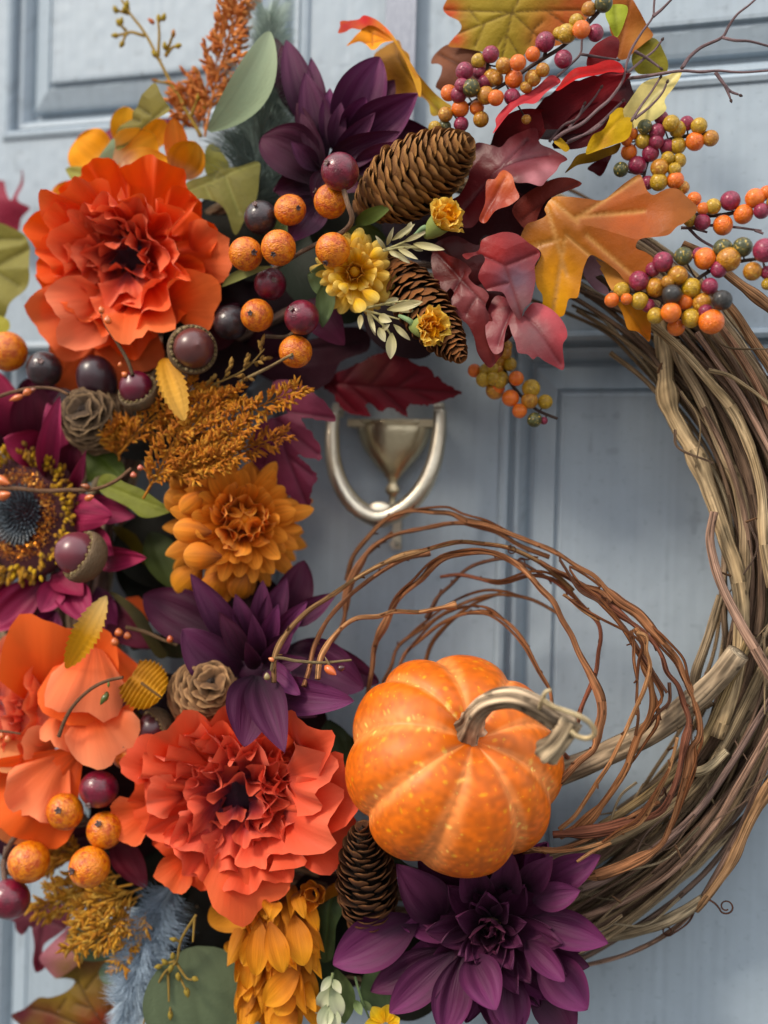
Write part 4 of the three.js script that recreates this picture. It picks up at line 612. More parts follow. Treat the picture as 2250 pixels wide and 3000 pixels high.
{ // big purple dahlia, bottom
  const t = bloom('dahlia', 'big full purple dahlia at the very bottom, under the pumpkin', 1440, 2715, 10.2, [0.1, 0.12, 1], [
    { n: 13, L: 245, W: 120, a0: 0.0, a1: 0.22, r0: 45, z0: -40, cup: 0.4, e: 1.05, f: 0.75, c: PL, st: 0.2, gro: 0.15, turn: 0.25, sj: 0.18, pj: 0.5, ruf: 0.13, vs: 7, cj: 0.4, lj: 0.25 },
    { n: 13, L: 215, W: 108, a0: 0.2, a1: 0.45, r0: 42, z0: -22, cup: 0.42, e: 1.05, f: 0.75, c: PU, st: 0.2, gro: 0.15, turn: 0.3, sj: 0.18, pj: 0.5, ruf: 0.13, vs: 7, cj: 0.4, lj: 0.25 },
    { n: 12, L: 175, W: 92, a0: 0.45, a1: 0.75, r0: 36, z0: -5, cup: 0.5, e: 1.05, f: 0.75, c: PU, st: 0.2, turn: 0.35, gro: 0.1, sj: 0.18, pj: 0.5, ruf: 0.13, vs: 7, cj: 0.4, lj: 0.25 },
    { n: 11, L: 135, W: 78, a0: 0.75, a1: 1.1, r0: 30, z0: 6, cup: 0.6, e: 1.05, f: 0.75, c: PU, turn: 0.4, sj: 0.18, pj: 0.5, ruf: 0.13, vs: 7, cj: 0.4, lj: 0.25 },
    { n: 9, L: 95, W: 60, a0: 1.0, a1: 1.6, r0: 20, z0: 10, cup: 0.7, e: 1.05, f: 0.75, c: PD, turn: 0.4, sj: 0.18, pj: 0.5, ruf: 0.13, vs: 7, cj: 0.4, lj: 0.25 },
    { n: 6, L: 70, W: 46, a0: 1.2, a1: 1.9, r0: 9, z0: 12, cup: 0.8, e: 1.05, f: 0.75, c: PD, turn: 0.4, sj: 0.18, pj: 0.5, ruf: 0.13, vs: 7, cj: 0.4, lj: 0.25 },
  ], M.velvet, { roll: 0.2, seed: 4 });
  addPetals(t, [[1230, 2690, 10, 975, 2826, 12, 165, { e: 1.05, f: 0.75 }], [1300, 2690, 10.4, 1160, 2532, 12.6, 150, { e: 0.95, f: 0.85, c: PU }], [1310, 2780, 10.4, 1085, 2905, 11.8, 108, { c: PU }], [1330, 2790, 11, 1140, 2968, 12.4, 120, { c: PL }], [1350, 2800, 11, 1300, 3040, 12.6, 130, { gro: 0.25, c: PL }], [1380, 2800, 11.4, 1453, 2960, 14, 140, { e: 1.1, f: 0.65, gro: 0.2 }], [1560, 2690, 10.4, 1782, 2764, 11, 122, { e: 1.0, f: 0.8 }], [1580, 2600, 10, 1760, 2506, 10.6, 110, { e: 1, f: 0.8 }], [1560, 2640, 11, 1700, 2610, 12, 92, { e: 1.2, f: 0.65 }], [1580, 2800, 10, 1722, 2958, 11.4, 150, { e: 1.1, f: 0.7 }], [1540, 2760, 11, 1655, 2876, 13, 88, { e: 1.2, f: 0.6, cup: 0.6 }], [1560, 2790, 9.6, 1728, 2832, 10, 90, { c: PU }], [1480, 2840, 10.6, 1500, 3050, 12, 140, { gro: 0.2 }], [1400, 2620, 10.6, 1365, 2520, 13.2, 120, { e: 1.2, f: 0.6, cup: 0.6, c: PU }], [1480, 2600, 10.4, 1500, 2500, 13, 110, { e: 1.2, f: 0.6, cup: 0.6, c: PU }], [1540, 2600, 10.4, 1620, 2510, 12.4, 96, { e: 1.1, f: 0.7, c: PU }], [1560, 2850, 9, 1680, 3040, 9.6, 140, { c: PU }]], M.velvet, { e: 1.0, f: 0.8, cup: 0.4, arch: 0.12, c: PL, ruf: 0.03, st: 0.2, nu: 24, nv: 14, gro: 0.12 });
}
{ // burgundy sunflower at the left edge
  const t = thing('sunflower', 'magenta sunflower with a dark disc and yellow fringe at the left edge', 'flower', at(65, 1508, 10.8)); t.quaternion.copy(axisQuat(V(-0.1, 0.02, 1)));
  const s = mpp(t.position), MG = ['#3c0a1c', '#781636', '#94284a'], MD2 = ['#240410', '#480c20', '#5c122c'], MP = ['#4c102a', '#842244', '#a03e60'];
  const base = new THREE.SphereGeometry(190 * s, 40, 16); base.scale(1, 1, 0.22); base.translate(0, 0, -26 * s); local('disc', flat(base, '#3a1016', 0.35), M.fuzz, t);
  const sp = [], gl = [], st = [];
  for (let i = 0; i < 190; i++) { const r = 74 * Math.sqrt((i + 0.5) / 190), a = i * 2.39996, g = drop(6, 5, 0.8, 0.8); g.scale(4.4 * s, 26 * s, 4.4 * s); g.rotateX(Math.PI / 2 - 1.1 * r / 74); g.rotateZ(a - Math.PI / 2); g.translate(Math.cos(a) * r * s, Math.sin(a) * r * s, (30 - r * 0.12) * s); sp.push(flat(g, pick(['#39424a', '#2b3238', '#4a545c']), 0.2)); }
  for (let i = 0; i < 1500; i++) { const a = rr(0, 6.283), r = 112 + 30 * (rnd() + rnd() - 1), g = new THREE.TetrahedronGeometry(rr(1.2, 4) * s); g.rotateX(rr(0, 6)); g.rotateY(rr(0, 6)); g.translate(Math.cos(a) * r * s, Math.sin(a) * r * s, rr(10, 34) * s); gl.push(flat(g, pick(['#d08a40', '#e6a050', '#a05a28', '#dc8a3c', '#f0b464']))); }
  for (let i = 0; i < 420; i++) { const a = rr(0, 6.283), r = rr(150, 196) + 8 * Math.sin(a * 9), g = drop(6, 4, 0.9, 0.7); g.scale(rr(5, 7.5) * s, rr(18, 30) * s, rr(5, 7.5) * s); g.rotateX(rr(0.1, 0.9)); g.rotateZ(a - Math.PI / 2 + rr(-0.5, 0.5)); g.translate(Math.cos(a) * r * s, Math.sin(a) * r * s, rr(6, 30) * s); st.push(flat(g, pick(['#cc9a14', '#b58210', '#e0b428', '#8a620e']), 0.15)); }
  local('disc_spikes', mergeGeometries(sp), M.nut, t);
  local('copper_tinsel', mergeGeometries(gl), P({ roughness: 0.3, metalness: 0.7, flatShading: true }), t).userData.kind = 'stuff';
  local('stamen_fringe', mergeGeometries(st), M.wood, t).userData.kind = 'stuff';
  addPetals(t, [[40, 1300, 9, -20, 1080, 10.4, 110, {}], [110, 1330, 9, 90, 1110, 10.6, 150, { c: MD2 }], [130, 1330, 9.4, 12, 1286, 12.2, 120, { f: 0.6, c: MG }], [150, 1410, 10, 175, 1158, 13, 84, { cup: 0.9, c: MP, bend: -0.06 }], [185, 1420, 9.4, 140, 1180, 11, 80, { c: MP }], [180, 1430, 9, 218, 1290, 10.4, 120, { c: MD2 }], [210, 1440, 9.6, 252, 1320, 12.4, 46, { cup: 0.8, c: MP }], [212, 1500, 10, 326, 1512, 12.2, 122, { f: 0.55, e: 0.8, cup: -0.3, c: MG, arch: 0.2 }], [245, 1490, 9, 397, 1514, 10, 80, { c: MP }], [240, 1470, 8.8, 380, 1484, 9.6, 60, { c: MP }], [255, 1560, 10, 334, 1625, 12, 84, { f: 0.55, e: 1.3, cup: 0.5, c: MG }], [290, 1640, 9.6, 430, 1634, 11, 84, { cup: 0.5, c: MG, gro: 0.2 }], [165, 1670, 10, 245, 1745, 11.2, 100, { c: MG }], [170, 1700, 10.4, 122, 1795, 12.6, 86, { f: 0.6, e: 1.4, c: MP }], [190, 1710, 10, 265, 1828, 11.6, 110, { c: MP, gro: 0.2 }], [130, 1690, 9.6, -40, 1850, 11.4, 120, { c: MP, gro: 0.2 }], [120, 1760, 9, 45, 1880, 10.4, 100, { c: MD2 }], [165, 1790, 9.6, 92, 1908, 12, 96, { e: 1.1, c: ['#3a0a28', '#6a1c46', '#7a2e58'], gro: 0.2 }], [285, 1720, 8.6, 332, 1865, 9.4, 76, { c: ['#3a0a28', '#6a1c46', '#7a2e58'] }], [60, 1720, 9, -30, 1800, 10, 120, { c: MG }], [240, 1600, 8.6, 300, 1560, 9.4, 100, { c: MD2 }], [110, 1800, 9, 80, 1930, 9.6, 90, { c: MD2 }], [150, 1340, 8.6, 240, 1240, 9, 120, { c: MD2 }], [10, 1320, 9, -60, 1200, 10, 120, { c: MD2 }], [30, 1280, 8.4, 10, 1170, 9.6, 100, { c: MD2 }]], M.velvet, { e: 1, f: 0.75, cup: 0.35, arch: 0.12, c: MG, ruf: 0.06, st: 0.2, nu: 22, nv: 14 });
}
{ // golden hydrangea petals behind the upper peony
  const t = thing('hydrangea', 'golden orange hydrangea with broad petals peeking out above the orange peony', 'flower', at(440, 430, 8));
  const G = ['#eec07a', '#ea9a20', '#ee9e30'], Gw = ['#f8e8cc', '#f0b858', '#eca83a'];
  addPetals(t, [[330, 500, 8, 222, 410, 9, 150, { e: 1.3, f: 0.45, c: G }], [360, 440, 7.6, 372, 312, 8.4, 90, { e: 1.2, f: 0.55, c: ['#d88a20', '#e09a28', '#e2a23a'] }], [340, 490, 8.4, 455, 400, 9.6, 150, { e: 1.3, f: 0.5, c: Gw }], [350, 500, 8.8, 500, 480, 10, 120, { e: 1.3, f: 0.5, c: Gw }], [525, 515, 8.4, 508, 345, 9.4, 78, { e: 1.1, f: 0.6, cup: 0.5, c: ['#e8a070', '#e07a3a', '#e88a3a'] }], [522, 520, 9, 572, 415, 10.2, 118, { e: 1.2, f: 0.45, cup: 0.25, c: ['#c9a080', '#c08028', '#c98a30'], gro: 0.1, st: 0.35 }], [290, 590, 7.8, 200, 560, 8.4, 130, { e: 1.2, f: 0.5, c: G }], [400, 540, 8, 330, 510, 9, 130, { e: 1.2, f: 0.5, c: G }], [420, 440, 7, 480, 350, 7.4, 80, { e: 1.2, f: 0.5, c: G }], [300, 560, 8.4, 150, 575, 8.8, 80, { e: 1.2, f: 0.5, c: ['#d06a18', '#e2801a', '#e28a2a'] }]], M.petal, { arch: 0.08, cup: 0.2, ruf: 0.05 });
}
{ // small yellow mum
  const Y = ['#c48a18', '#e6b630', '#f0d27a'];
  const t = bloom('chrysanthemum', 'small yellow chrysanthemum beside the orange berries in the middle of the wreath top', 1040, 800, 12, [0.3, -0.1, 1], [
    { n: 20, L: 104, W: 34, a0: -0.25, a1: -0.35, r0: 22, z0: -26, cup: -0.5, e: 1.4, f: 0.5, c: Y, vs: 3, turn: 0.3, sj: 0.16, pj: 0.4 },
    { n: 20, L: 96, W: 34, a0: 0.1, a1: 0.1, r0: 22, z0: -12, cup: -0.5, e: 1.4, f: 0.5, c: Y, vs: 3, turn: 0.3, sj: 0.16, pj: 0.4 },
    { n: 18, L: 84, W: 33, a0: 0.4, a1: 0.55, r0: 20, z0: -2, cup: -0.5, e: 1.4, f: 0.5, c: Y, vs: 3, turn: 0.3, sj: 0.16, pj: 0.4 },
    { n: 15, L: 68, W: 31, a0: 0.7, a1: 1.1, r0: 16, z0: 4, cup: -0.5, e: 1.4, f: 0.5, c: Y, vs: 3, turn: 0.3, sj: 0.16 },
    { n: 10, L: 52, W: 28, a0: 1.0, a1: 1.7, r0: 9, z0: 8, cup: -0.4, e: 1.4, f: 0.5, c: ['#c27c10', '#d89c20', '#e6b848'], vs: 3, turn: 0.3 },
  ], M.petal, { seed: 8, heart: [16, '#b8801a', 30] });
  addPetals(t, [[1010, 830, 13, 962, 808, 13.4, 38, {}], [1015, 845, 13, 975, 835, 13.6, 40, {}], [1040, 870, 12.8, 1062, 912, 13.6, 44, {}], [1030, 735, 12.4, 1060, 668, 12.6, 40, {}], [1020, 830, 13.4, 1000, 850, 14, 40, {}], [1060, 850, 13, 1110, 880, 13.4, 40, {}], [1080, 760, 12.6, 1120, 730, 12.8, 36, {}]], M.petal, { e: 1.5, f: 0.5, cup: -0.5, arch: 0.15, c: Y });
}
for (const [px, py, z, ax, label, sx, sy] of [[1300, 642, 13.2, [0.75, 0.45, 0.5], 'yellow flower bud in its green calyx beside the upper pine cone', 1215, 690], [1258, 958, 13.2, [0.8, -0.1, 0.6], 'yellow flower bud in its green calyx lying across the lower pine cone', 1170, 925]]) {
  const Y = ['#d89a20', '#eebc3c', '#f4d470'];
  const t = bloom('flower_bud', label, px, py, z, ax, [
    { n: 8, L: 84, fan: 0.5, W: 56, a0: 1.1, a1: 0.7, r0: 16, z0: -34, cup: 0.6, ruf: 0.16, rn: 2, e: 1.8, f: 0.5, jag: 0.2, c: Y, vs: 3 },
    { n: 7, L: 84, fan: 0.5, W: 50, a0: 1.25, a1: 1.05, r0: 12, z0: -30, cup: 0.6, ruf: 0.2, rn: 2, e: 1.8, f: 0.5, jag: 0.2, c: Y, vs: 3 },
    { n: 6, L: 78, fan: 0.5, W: 44, a0: 1.35, a1: 1.5, r0: 6, z0: -26, cup: 0.6, ruf: 0.2, rn: 2, e: 1.8, f: 0.5, jag: 0.2, c: ['#c87a10', '#e09a1a', '#eab02a'], vs: 3 },
  ], M.petal, { seed: px });
  const s = mpp(t.position), cg = new THREE.LatheGeometry([[1, -92], [11, -84], [21, -66], [30, -42], [34, -16], [31, -14]].map((p) => new THREE.Vector2(p[0] * s, p[1] * s)), 20); cg.rotateX(Math.PI / 2); local('calyx', flat(cg, '#8f9a5c', 0.2), M.leaf, t);
  put('stem', rod([at(sx, sy, z - 0.6), at((sx + px) / 2 - 12, (sy + py) / 2, z - 0.2), t.position.clone().add(V(...ax).normalize().multiplyScalar(-70 * s))], 0.0011, 0.0019, { c: '#8fa882', c2: '#7a9468', m: 8, rough: 0.05 }), M.leaf, t);
}
for (const p of scene.children) if (/flower_bud/.test(p.name)) for (const ch of p.children) if (ch.name === 'stem') { ch.geometry.applyQuaternion(p.quaternion.clone().invert()); }
{ // golden mum at the bottom
  const Y = ['#985608', '#c87c1a', '#dc9838'];
  const t = thing('chrysanthemum', 'golden chrysanthemum hanging below the coral peony at the bottom', 'flower', at(800, 2780, 10));
  const L = [];
  for (let i = 0; i < 64; i++) { const u = i / 63, bx = 805 + 75 * Math.sin(i * 2.4), by = 2590 + 330 * u + 20 * Math.cos(i * 1.7); L.push([bx, by, 9.4 + rr(0, 1), bx + 40 * Math.sin(i * 2.4) + rr(-40, 40), by + rr(70, 160), 10.8 + 1.8 * Math.cos((bx - 805) / 70) + rr(-0.6, 0.6), rr(36, 62), { tw: rr(-0.9, 0.9), cup: rr(-0.4, 0.8), e: rr(0.95, 1.3), f: rr(0.6, 0.9), fold: rr(-0.2, 0.3), cj: 0.4 }]); }
  for (const q of [[780, 2700, 12, 712, 2830, 13, 70], [760, 2690, 12, 750, 2860, 13.4, 72], [740, 2760, 11.4, 722, 2900, 12.4, 56], [800, 2640, 12, 790, 2690, 13.4, 66], [860, 2680, 11.6, 890, 2830, 12.8, 84], [880, 2830, 12, 775, 2945, 13.4, 86], [860, 2900, 12, 810, 2975, 13.2, 70], [870, 2960, 11.6, 800, 3030, 12.6, 90], [790, 2700, 12.4, 830, 2850, 13.4, 76], [700, 2760, 9.4, 665, 2800, 10, 60], [735, 2900, 10, 775, 3000, 11, 60]]) L.push([...q, {}]);
  addPetals(t, L, M.petal, { e: 1.3, f: 0.6, cup: 0.3, arch: 0.18, c: Y, ruf: 0.1 });
  addPetals(t, [[820, 2610, 9.4, 610, 2700, 10, 120, { c: ['#b06a10', '#c8821e', '#b87818'] }], [960, 2600, 8, 1000, 2640, 8.4, 90, { c: ['#b8761a', '#c8881e', '#c08018'] }]], M.petal, { e: 1.2, f: 0.6, cup: 0.2 });
}
bloom('flower_bud', 'closed golden flower bud tucked under the coral peony', 920, 2618, 11, [0.1, 0.2, 1], [
  { n: 6, L: 60, W: 52, a0: 0.5, a1: 1.5, r0: 12, z0: -20, cup: 0.7, e: 1.4, f: 0.55, c: ['#a85c10', '#cf7f18', '#d98e28'], vs: 3 }, { n: 5, L: 54, W: 44, a0: 0.8, a1: 1.9, r0: 8, z0: -10, cup: 0.7, e: 1.4, f: 0.55, c: ['#a85c10', '#c87814', '#d98e28'], vs: 3 }], M.petal, { seed: 31 });
bloom('flower_bud', 'bright yellow flower cut by the bottom edge beside the purple dahlia', 1130, 3006, 12, [0, 0.4, 1], [{ n: 8, L: 60, W: 46, a0: 0.3, a1: 0.9, r0: 10, z0: 0, cup: 0.5, e: 1.5, f: 0.5, c: ['#d8a018', '#ecc430', '#f2d860'], vs: 3 }], M.petal, { seed: 33 });
// ================================================================== PUMPKIN
{
  const c = at(1330, 2233, 11.6), s = mpp(c), R = 326 * s, t = thing('pumpkin', 'small orange pumpkin with a pale curved stem sitting in the wreath', 'pumpkin', c), ax = V(0.43, 0.52, 0.73).normalize();
  t.quaternion.copy(axisQuat(ax, 0.35));
  const NL = 9, NA = 300, NB = 110, pos = [], uv = [], cs = [], idx = [];
  const lob = (a) => { const j = a + 0.2 * noise(Math.cos(a) * 1.4 + 3, Math.sin(a) * 1.4); return Math.abs(Math.sin(j * NL / 2)); };
  for (let i = 0; i <= NB; i++) for (let j = 0; j <= NA; j++) {
    const ph = i / NB * Math.PI, a = j / NA * Math.PI * 2, l = lob(a), v = Math.pow(l * l + 0.012, 0.22), sp = Math.sin(ph);
    let rad = Math.pow(sp, 0.86) * (1 - 0.15 * (1 - v) * Math.pow(sp, 0.5)), z = Math.cos(ph) * 0.76;
    const rho = rad; z -= 0.17 * Math.exp(-rho * rho / 0.09) * Math.sign(z) * (z > 0 ? 1 : 0.8) + 0.05 * (1 - v) * Math.exp(-((rho - 0.5) ** 2) / 0.12) * (z > 0 ? 1 : -1);
    const w = 1 + 0.012 * fbm(Math.cos(a) * 2, Math.sin(a) * 2, z * 3); rad *= w;
    pos.push(Math.cos(a) * rad * R, Math.sin(a) * rad * R, z * R); uv.push(0.5 + Math.cos(a) * ph / Math.PI, 0.5 + Math.sin(a) * ph / Math.PI);
    const x = Math.cos(a) * rad, y = Math.sin(a) * rad; let k = col('#d26a0a').lerp(col('#da760e'), cl(0.5 + 0.6 * fbm(x * 3, y * 3, z * 3)));
    k.lerp(col('#b9610a'), cl((fbm(x * 12, y * 12, z * 12) - 0.05) * 1.6) * sst(0.3, 0.78, z) * 0.1);
    k.lerp(col('#ea9558'), Math.exp(-Math.pow((l + 0.05 * noise(i * 0.4, a * 8)) / 0.46, 4)) * 0.9 * sst(0.05, 0.2, rho));
    cs.push(k.r, k.g, k.b);
  }
  for (let i = 0; i < NB; i++) for (let j = 0; j < NA; j++) { const A = i * (NA + 1) + j, B = A + 1, D = A + NA + 1, E = D + 1; idx.push(A, D, E, A, E, B); }
  const g = new THREE.BufferGeometry(); g.setAttribute('position', new THREE.Float32BufferAttribute(pos, 3)); g.setAttribute('uv', new THREE.Float32BufferAttribute(uv, 2)); g.setAttribute('color', new THREE.Float32BufferAttribute(cs, 3)); g.setIndex(idx); g.computeVertexNormals();
  // yellow flecks printed on the skin
  const Wd = 1024, fl = new Float32Array(Wd * Wd * 1);
  for (let q = 0; q < 900; q++) { const x = rnd() * Wd, y = rnd() * Wd, r = Math.pow(rnd(), 3.4) * 10 + 1.8, el = rr(0.7, 1.5), o = rr(0.45, 1); for (let yy = -14; yy <= 14; yy++) for (let xx = -14; xx <= 14; xx++) { const d = Math.hypot(xx * el, yy / el) / r + 0.25 * noise(xx * 0.4 + x, yy * 0.4 + y), m = cl(1.5 - d * 1.3) * o, i = ((Math.floor(y) + yy + Wd) % Wd) * Wd + ((Math.floor(x) + xx + Wd) % Wd); if (m > fl[i]) fl[i] = m; } }
  const map = tex(Wd, Wd, (u, v, x, y) => { const f = fl[y * Wd + x], n = 0.94 + 0.1 * noise(u * 60, v * 60, 2); return [n * (0.93 + f * 0.07), n * (0.6 + 0.3 * f), n * (0.5 + f * 0.3)]; }, true);
  local('flesh', g, P({ map, roughness: 0.5, specularIntensity: 0.7, clearcoat: 0.08, clearcoatRoughness: 0.4, bumpMap: fineBump, bumpScale: 0.00012, color: new THREE.Color(1.18, 2.9, 4.2) }), t);
  const inv = t.quaternion.clone().invert(), ad = (name, geo) => { geo.translate(-c.x, -c.y, -c.z); geo.applyQuaternion(inv); return local(name, geo, M.stalk, t); };
  M.stalk = P({ map: barkMap, roughness: 0.8, specularIntensity: 0.4, bumpMap: barkBump, bumpScale: 0.002, color: new THREE.Color(1.9, 1.9, 1.85) });
  const SC = { c: '#c8b298', c2: '#5e4e40', end: '#6d6450', ridge: 0.17, rn: 6, rough: 0.16, m: 26 };
  ad('stem', rod(path([[1372, 2142, 13.9], [1380, 2120, 15.2], [1400, 2082, 16.4], [1444, 2050, 17.2], [1505, 2044, 17.5], [1565, 2066, 17.5], [1625, 2102, 17.3], [1672, 2130, 17.1]]), 28 * s, 31 * s, { ...SC, n: 50, shape: (q) => 1 + 1.25 * Math.exp(-q * 13) - 0.16 * Math.sin(Math.PI * q) }));
  ad('stem_stub', rod(path([[1676, 2112, 17.5], [1660, 2140, 17.5], [1632, 2178, 17.4], [1600, 2205, 17.1], [1592, 2212, 17.0]]), 30 * s, 38 * s, { ...SC, n: 26, c: '#bca88c', c2: '#5e5042', shape: (q) => 1 - 0.22 * Math.sin(Math.PI * q) + (q > 0.9 ? -(q - 0.9) * 3 : 0) }));
  ad('tendril', rod(path([[1580, 2075, 17.9], [1590, 2045, 18.7], [1600, 2026, 18.9], [1613, 2022, 18.7]].concat([])), 6 * s, 5 * s, { c: '#cdbb98', c2: '#a38e6c', m: 8 }));
  ad('tendril', rod(path([[1596, 2030, 18.7], [1593, 2050, 18.7], [1612, 2066, 18.7], [1655, 2082, 18.7], [1700, 2100, 18.7], [1733, 2124, 18.5], [1742, 2150, 18.3], [1722, 2163, 18.1], [1690, 2156, 18.1], [1672, 2140, 18.1]]), 6.5 * s, 7 * s, { c: '#cdbb98', c2: '#a38e6c', m: 8 }));
}
// ================================================================== CONES, ACORNS, BERRIES
const SPR = { body: (u) => Math.pow(Math.max(0, Math.sin(Math.PI * (0.1 + 0.897 * u))), 0.6) * (u < 0.3 ? 0.8 + 0.2 * u / 0.3 : 1), sw: 0.8, sl: 0.85, st: 0.055, cup: -0.3, lip: -0.04, tilt0: 0.8, tilt1: 0.5, core: 0.55, sink: 0.75, rim: 0.5, pw: 0.95 };
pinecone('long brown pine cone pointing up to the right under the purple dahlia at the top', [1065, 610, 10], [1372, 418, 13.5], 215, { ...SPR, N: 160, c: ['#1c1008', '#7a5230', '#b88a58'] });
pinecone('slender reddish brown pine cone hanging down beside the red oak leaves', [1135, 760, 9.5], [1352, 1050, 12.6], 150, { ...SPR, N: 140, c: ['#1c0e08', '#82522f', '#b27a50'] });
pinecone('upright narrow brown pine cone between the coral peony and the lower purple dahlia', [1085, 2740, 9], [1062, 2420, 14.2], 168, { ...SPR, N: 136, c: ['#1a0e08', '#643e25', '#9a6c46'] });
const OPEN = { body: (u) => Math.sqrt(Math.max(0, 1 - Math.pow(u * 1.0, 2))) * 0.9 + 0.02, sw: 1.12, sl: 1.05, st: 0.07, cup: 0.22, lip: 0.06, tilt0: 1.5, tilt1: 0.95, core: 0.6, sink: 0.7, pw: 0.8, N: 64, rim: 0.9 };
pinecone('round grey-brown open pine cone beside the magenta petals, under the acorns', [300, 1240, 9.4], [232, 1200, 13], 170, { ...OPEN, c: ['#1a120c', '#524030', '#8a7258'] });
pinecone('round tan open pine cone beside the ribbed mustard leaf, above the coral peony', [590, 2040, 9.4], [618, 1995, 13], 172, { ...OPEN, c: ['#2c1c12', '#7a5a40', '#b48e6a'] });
acorn(566, 1022, 12.6, 60, [0.6, 0.05, 0.8], ['#4c2626', '#5c302c', '#8a6a50'], 'large brown acorn in a rough tan cap over the golden serrated leaf');
acorn(402, 1140, 12.4, 50, [-0.05, 0.6, 0.8], ['#5e1028', '#4a0c20', '#6b2a2c'], 'shiny maroon acorn standing in its cap beside the small grey-brown pine cone');
acorn(232, 1625, 13.6, 64, [-0.6, 0.45, 0.75], ['#642a34', '#54202c', '#8a5a48'], 'reddish brown acorn lying over the edge of the magenta sunflower');
acorn(285, 1115, 11, 58, [-0.1, 0.9, 0.4], ['#2c1a22', '#3a2028', '#2a1016'], 'dark plum acorn without a visible cap in front of the orange peony', false, 1.3);
acorn(452, 2135, 11, 48, [-0.5, -0.3, 0.8], ['#4a2028', '#3a1620', '#6a7a34'], 'dark plum nut with a greenish top below the tan pine cone', true, 1.05);
acorn(360, 2045, 10.6, 56, [-0.2, 0.2, 0.9], ['#5a1a20', '#48121a', '#6a2a22'], 'dark red nut half hidden behind the ribbed mustard leaf', false);
acorn(-12, 2215, 12.4, 40, [-0.9, 0.1, 0.4], ['#5c3a26', '#4a2c1c', '#4a2c1c'], 'tan knobbly acorn cap at the left edge beside the sideways peony');
const BG = 'round berries on wire stems';
bigBerry(850, 615, 12.6, 47, 'orange', 'mottled orange berry left of the crimson berry, below the top purple dahlia', [0.75, -0.1, 0.65], BG);
bigBerry(968, 590, 12.6, 50, 'orange', 'mottled orange berry directly under the topmost crimson berry', [-0.75, 0.5, 0.5], BG);
bigBerry(816, 726, 13.6, 51, 'orange', 'mottled orange berry below the black berry, its calyx facing us', [0.05, -0.55, 0.85], BG);
bigBerry(720, 744, 13.2, 50, 'orange', 'mottled orange berry nearest the right side of the upper orange peony', [0.75, -0.1, 0.65], BG);
bigBerry(975, 732, 14, 51, 'orange', 'mottled orange berry touching the small yellow chrysanthemum', [-0.2, -0.8, 0.55], BG);
bigBerry(753, 924, 12.6, 48, 'orange', 'mottled orange berry alone in the dark gap left of the lower crimson berry', [0, -0.05, 1], BG);
stemOf(bigBerry(866, 1030, 12.6, 49, 'orange', 'mottled orange berry lowest in the dark gap above the burgundy leaf', [0.1, -0.4, 0.9], BG), [[700, 1120, 11.5], [790, 1075, 12.6], [856, 1038, 14.8]], 5, '#a08a5c');
bigBerry(22, 1030, 12, 58, 'orange', 'mottled orange berry at the left edge below the upper orange peony', [-0.5, 0.2, 0.9], BG);
bigBerry(378, 2205, 11, 54, 'orange', 'dull orange berry squeezed between the sideways peony and the coral peony', [0.1, 0.55, 0.8], BG);
bigBerry(190, 2378, 13, 55, 'orange', 'amber berry just under the big petal of the sideways peony', [0.2, 0.3, 0.9], BG);
bigBerry(308, 2432, 12.4, 54, 'orange', 'amber berry partly covered by the left edge of the coral peony', [0.1, 0.55, 0.85], BG);
stemOf(bigBerry(85, 2525, 13.4, 60, 'orange', 'amber berry with a bent brown stem near the bottom left edge', null, BG), [[40, 2560, 12.6], [12, 2550, 12.6], [22, 2490, 13], [60, 2440, 13], [140, 2425, 12.4], [260, 2415, 11.6]], 8);
bigBerry(262, 2540, 13.6, 60, 'orange', 'large amber berry above the rust sprigs at the bottom left', [-0.35, 0.05, 0.95], BG);
stemOf(bigBerry(996, 503, 13.6, 56, 'crimson', 'topmost crimson berry, in front of the purple dahlia and the pine cone', [-0.4, 0.2, 0.9], BG), [[1004, 545, 13.6], [1020, 600, 13.6], [1032, 640, 13.2], [1010, 675, 12.6], [950, 705, 12], [880, 740, 11], [800, 790, 10]], 8, '#8a6e58');
bigBerry(792, 832, 11.4, 47, 'crimson', 'dark crimson berry between the orange berries, half in shadow', [0.55, 0.05, 0.85], BG);
stemOf(bigBerry(884, 930, 13.2, 52, 'crimson', 'bright crimson berry just left of the green leaves of the yellow chrysanthemum', [-0.25, 0.3, 0.9], BG), [[880, 960, 12.6], [840, 985, 11.6], [780, 985, 11]], 6, '#7a6a50');
bigBerry(290, 2312, 12.6, 57, 'crimson', 'dark crimson berry left of the coral peony', [-0.1, -0.6, 0.8], BG);
stemOf(bigBerry(28, 2634, 13.6, 60, 'crimson', 'crimson berry at the left edge near the bottom', null, BG), [[16, 2590, 13.4], [10, 2540, 13], [20, 2480, 12.6]], 9, '#7c6456');
bigBerry(764, 637, 12.2, 50, 'black', 'black berry with a brown tuft next to the olive leaf and the orange berries', [0, 0.5, 0.85], BG);
bigBerry(130, 1082, 11.8, 54, 'black', 'black berry with a small dried tuft below the upper orange peony', [0.35, 0.3, 0.9], BG);
bigBerry(676, 945, 10, 52, 'black', 'black berry deep in shadow to the right of the capped acorn', null, BG);

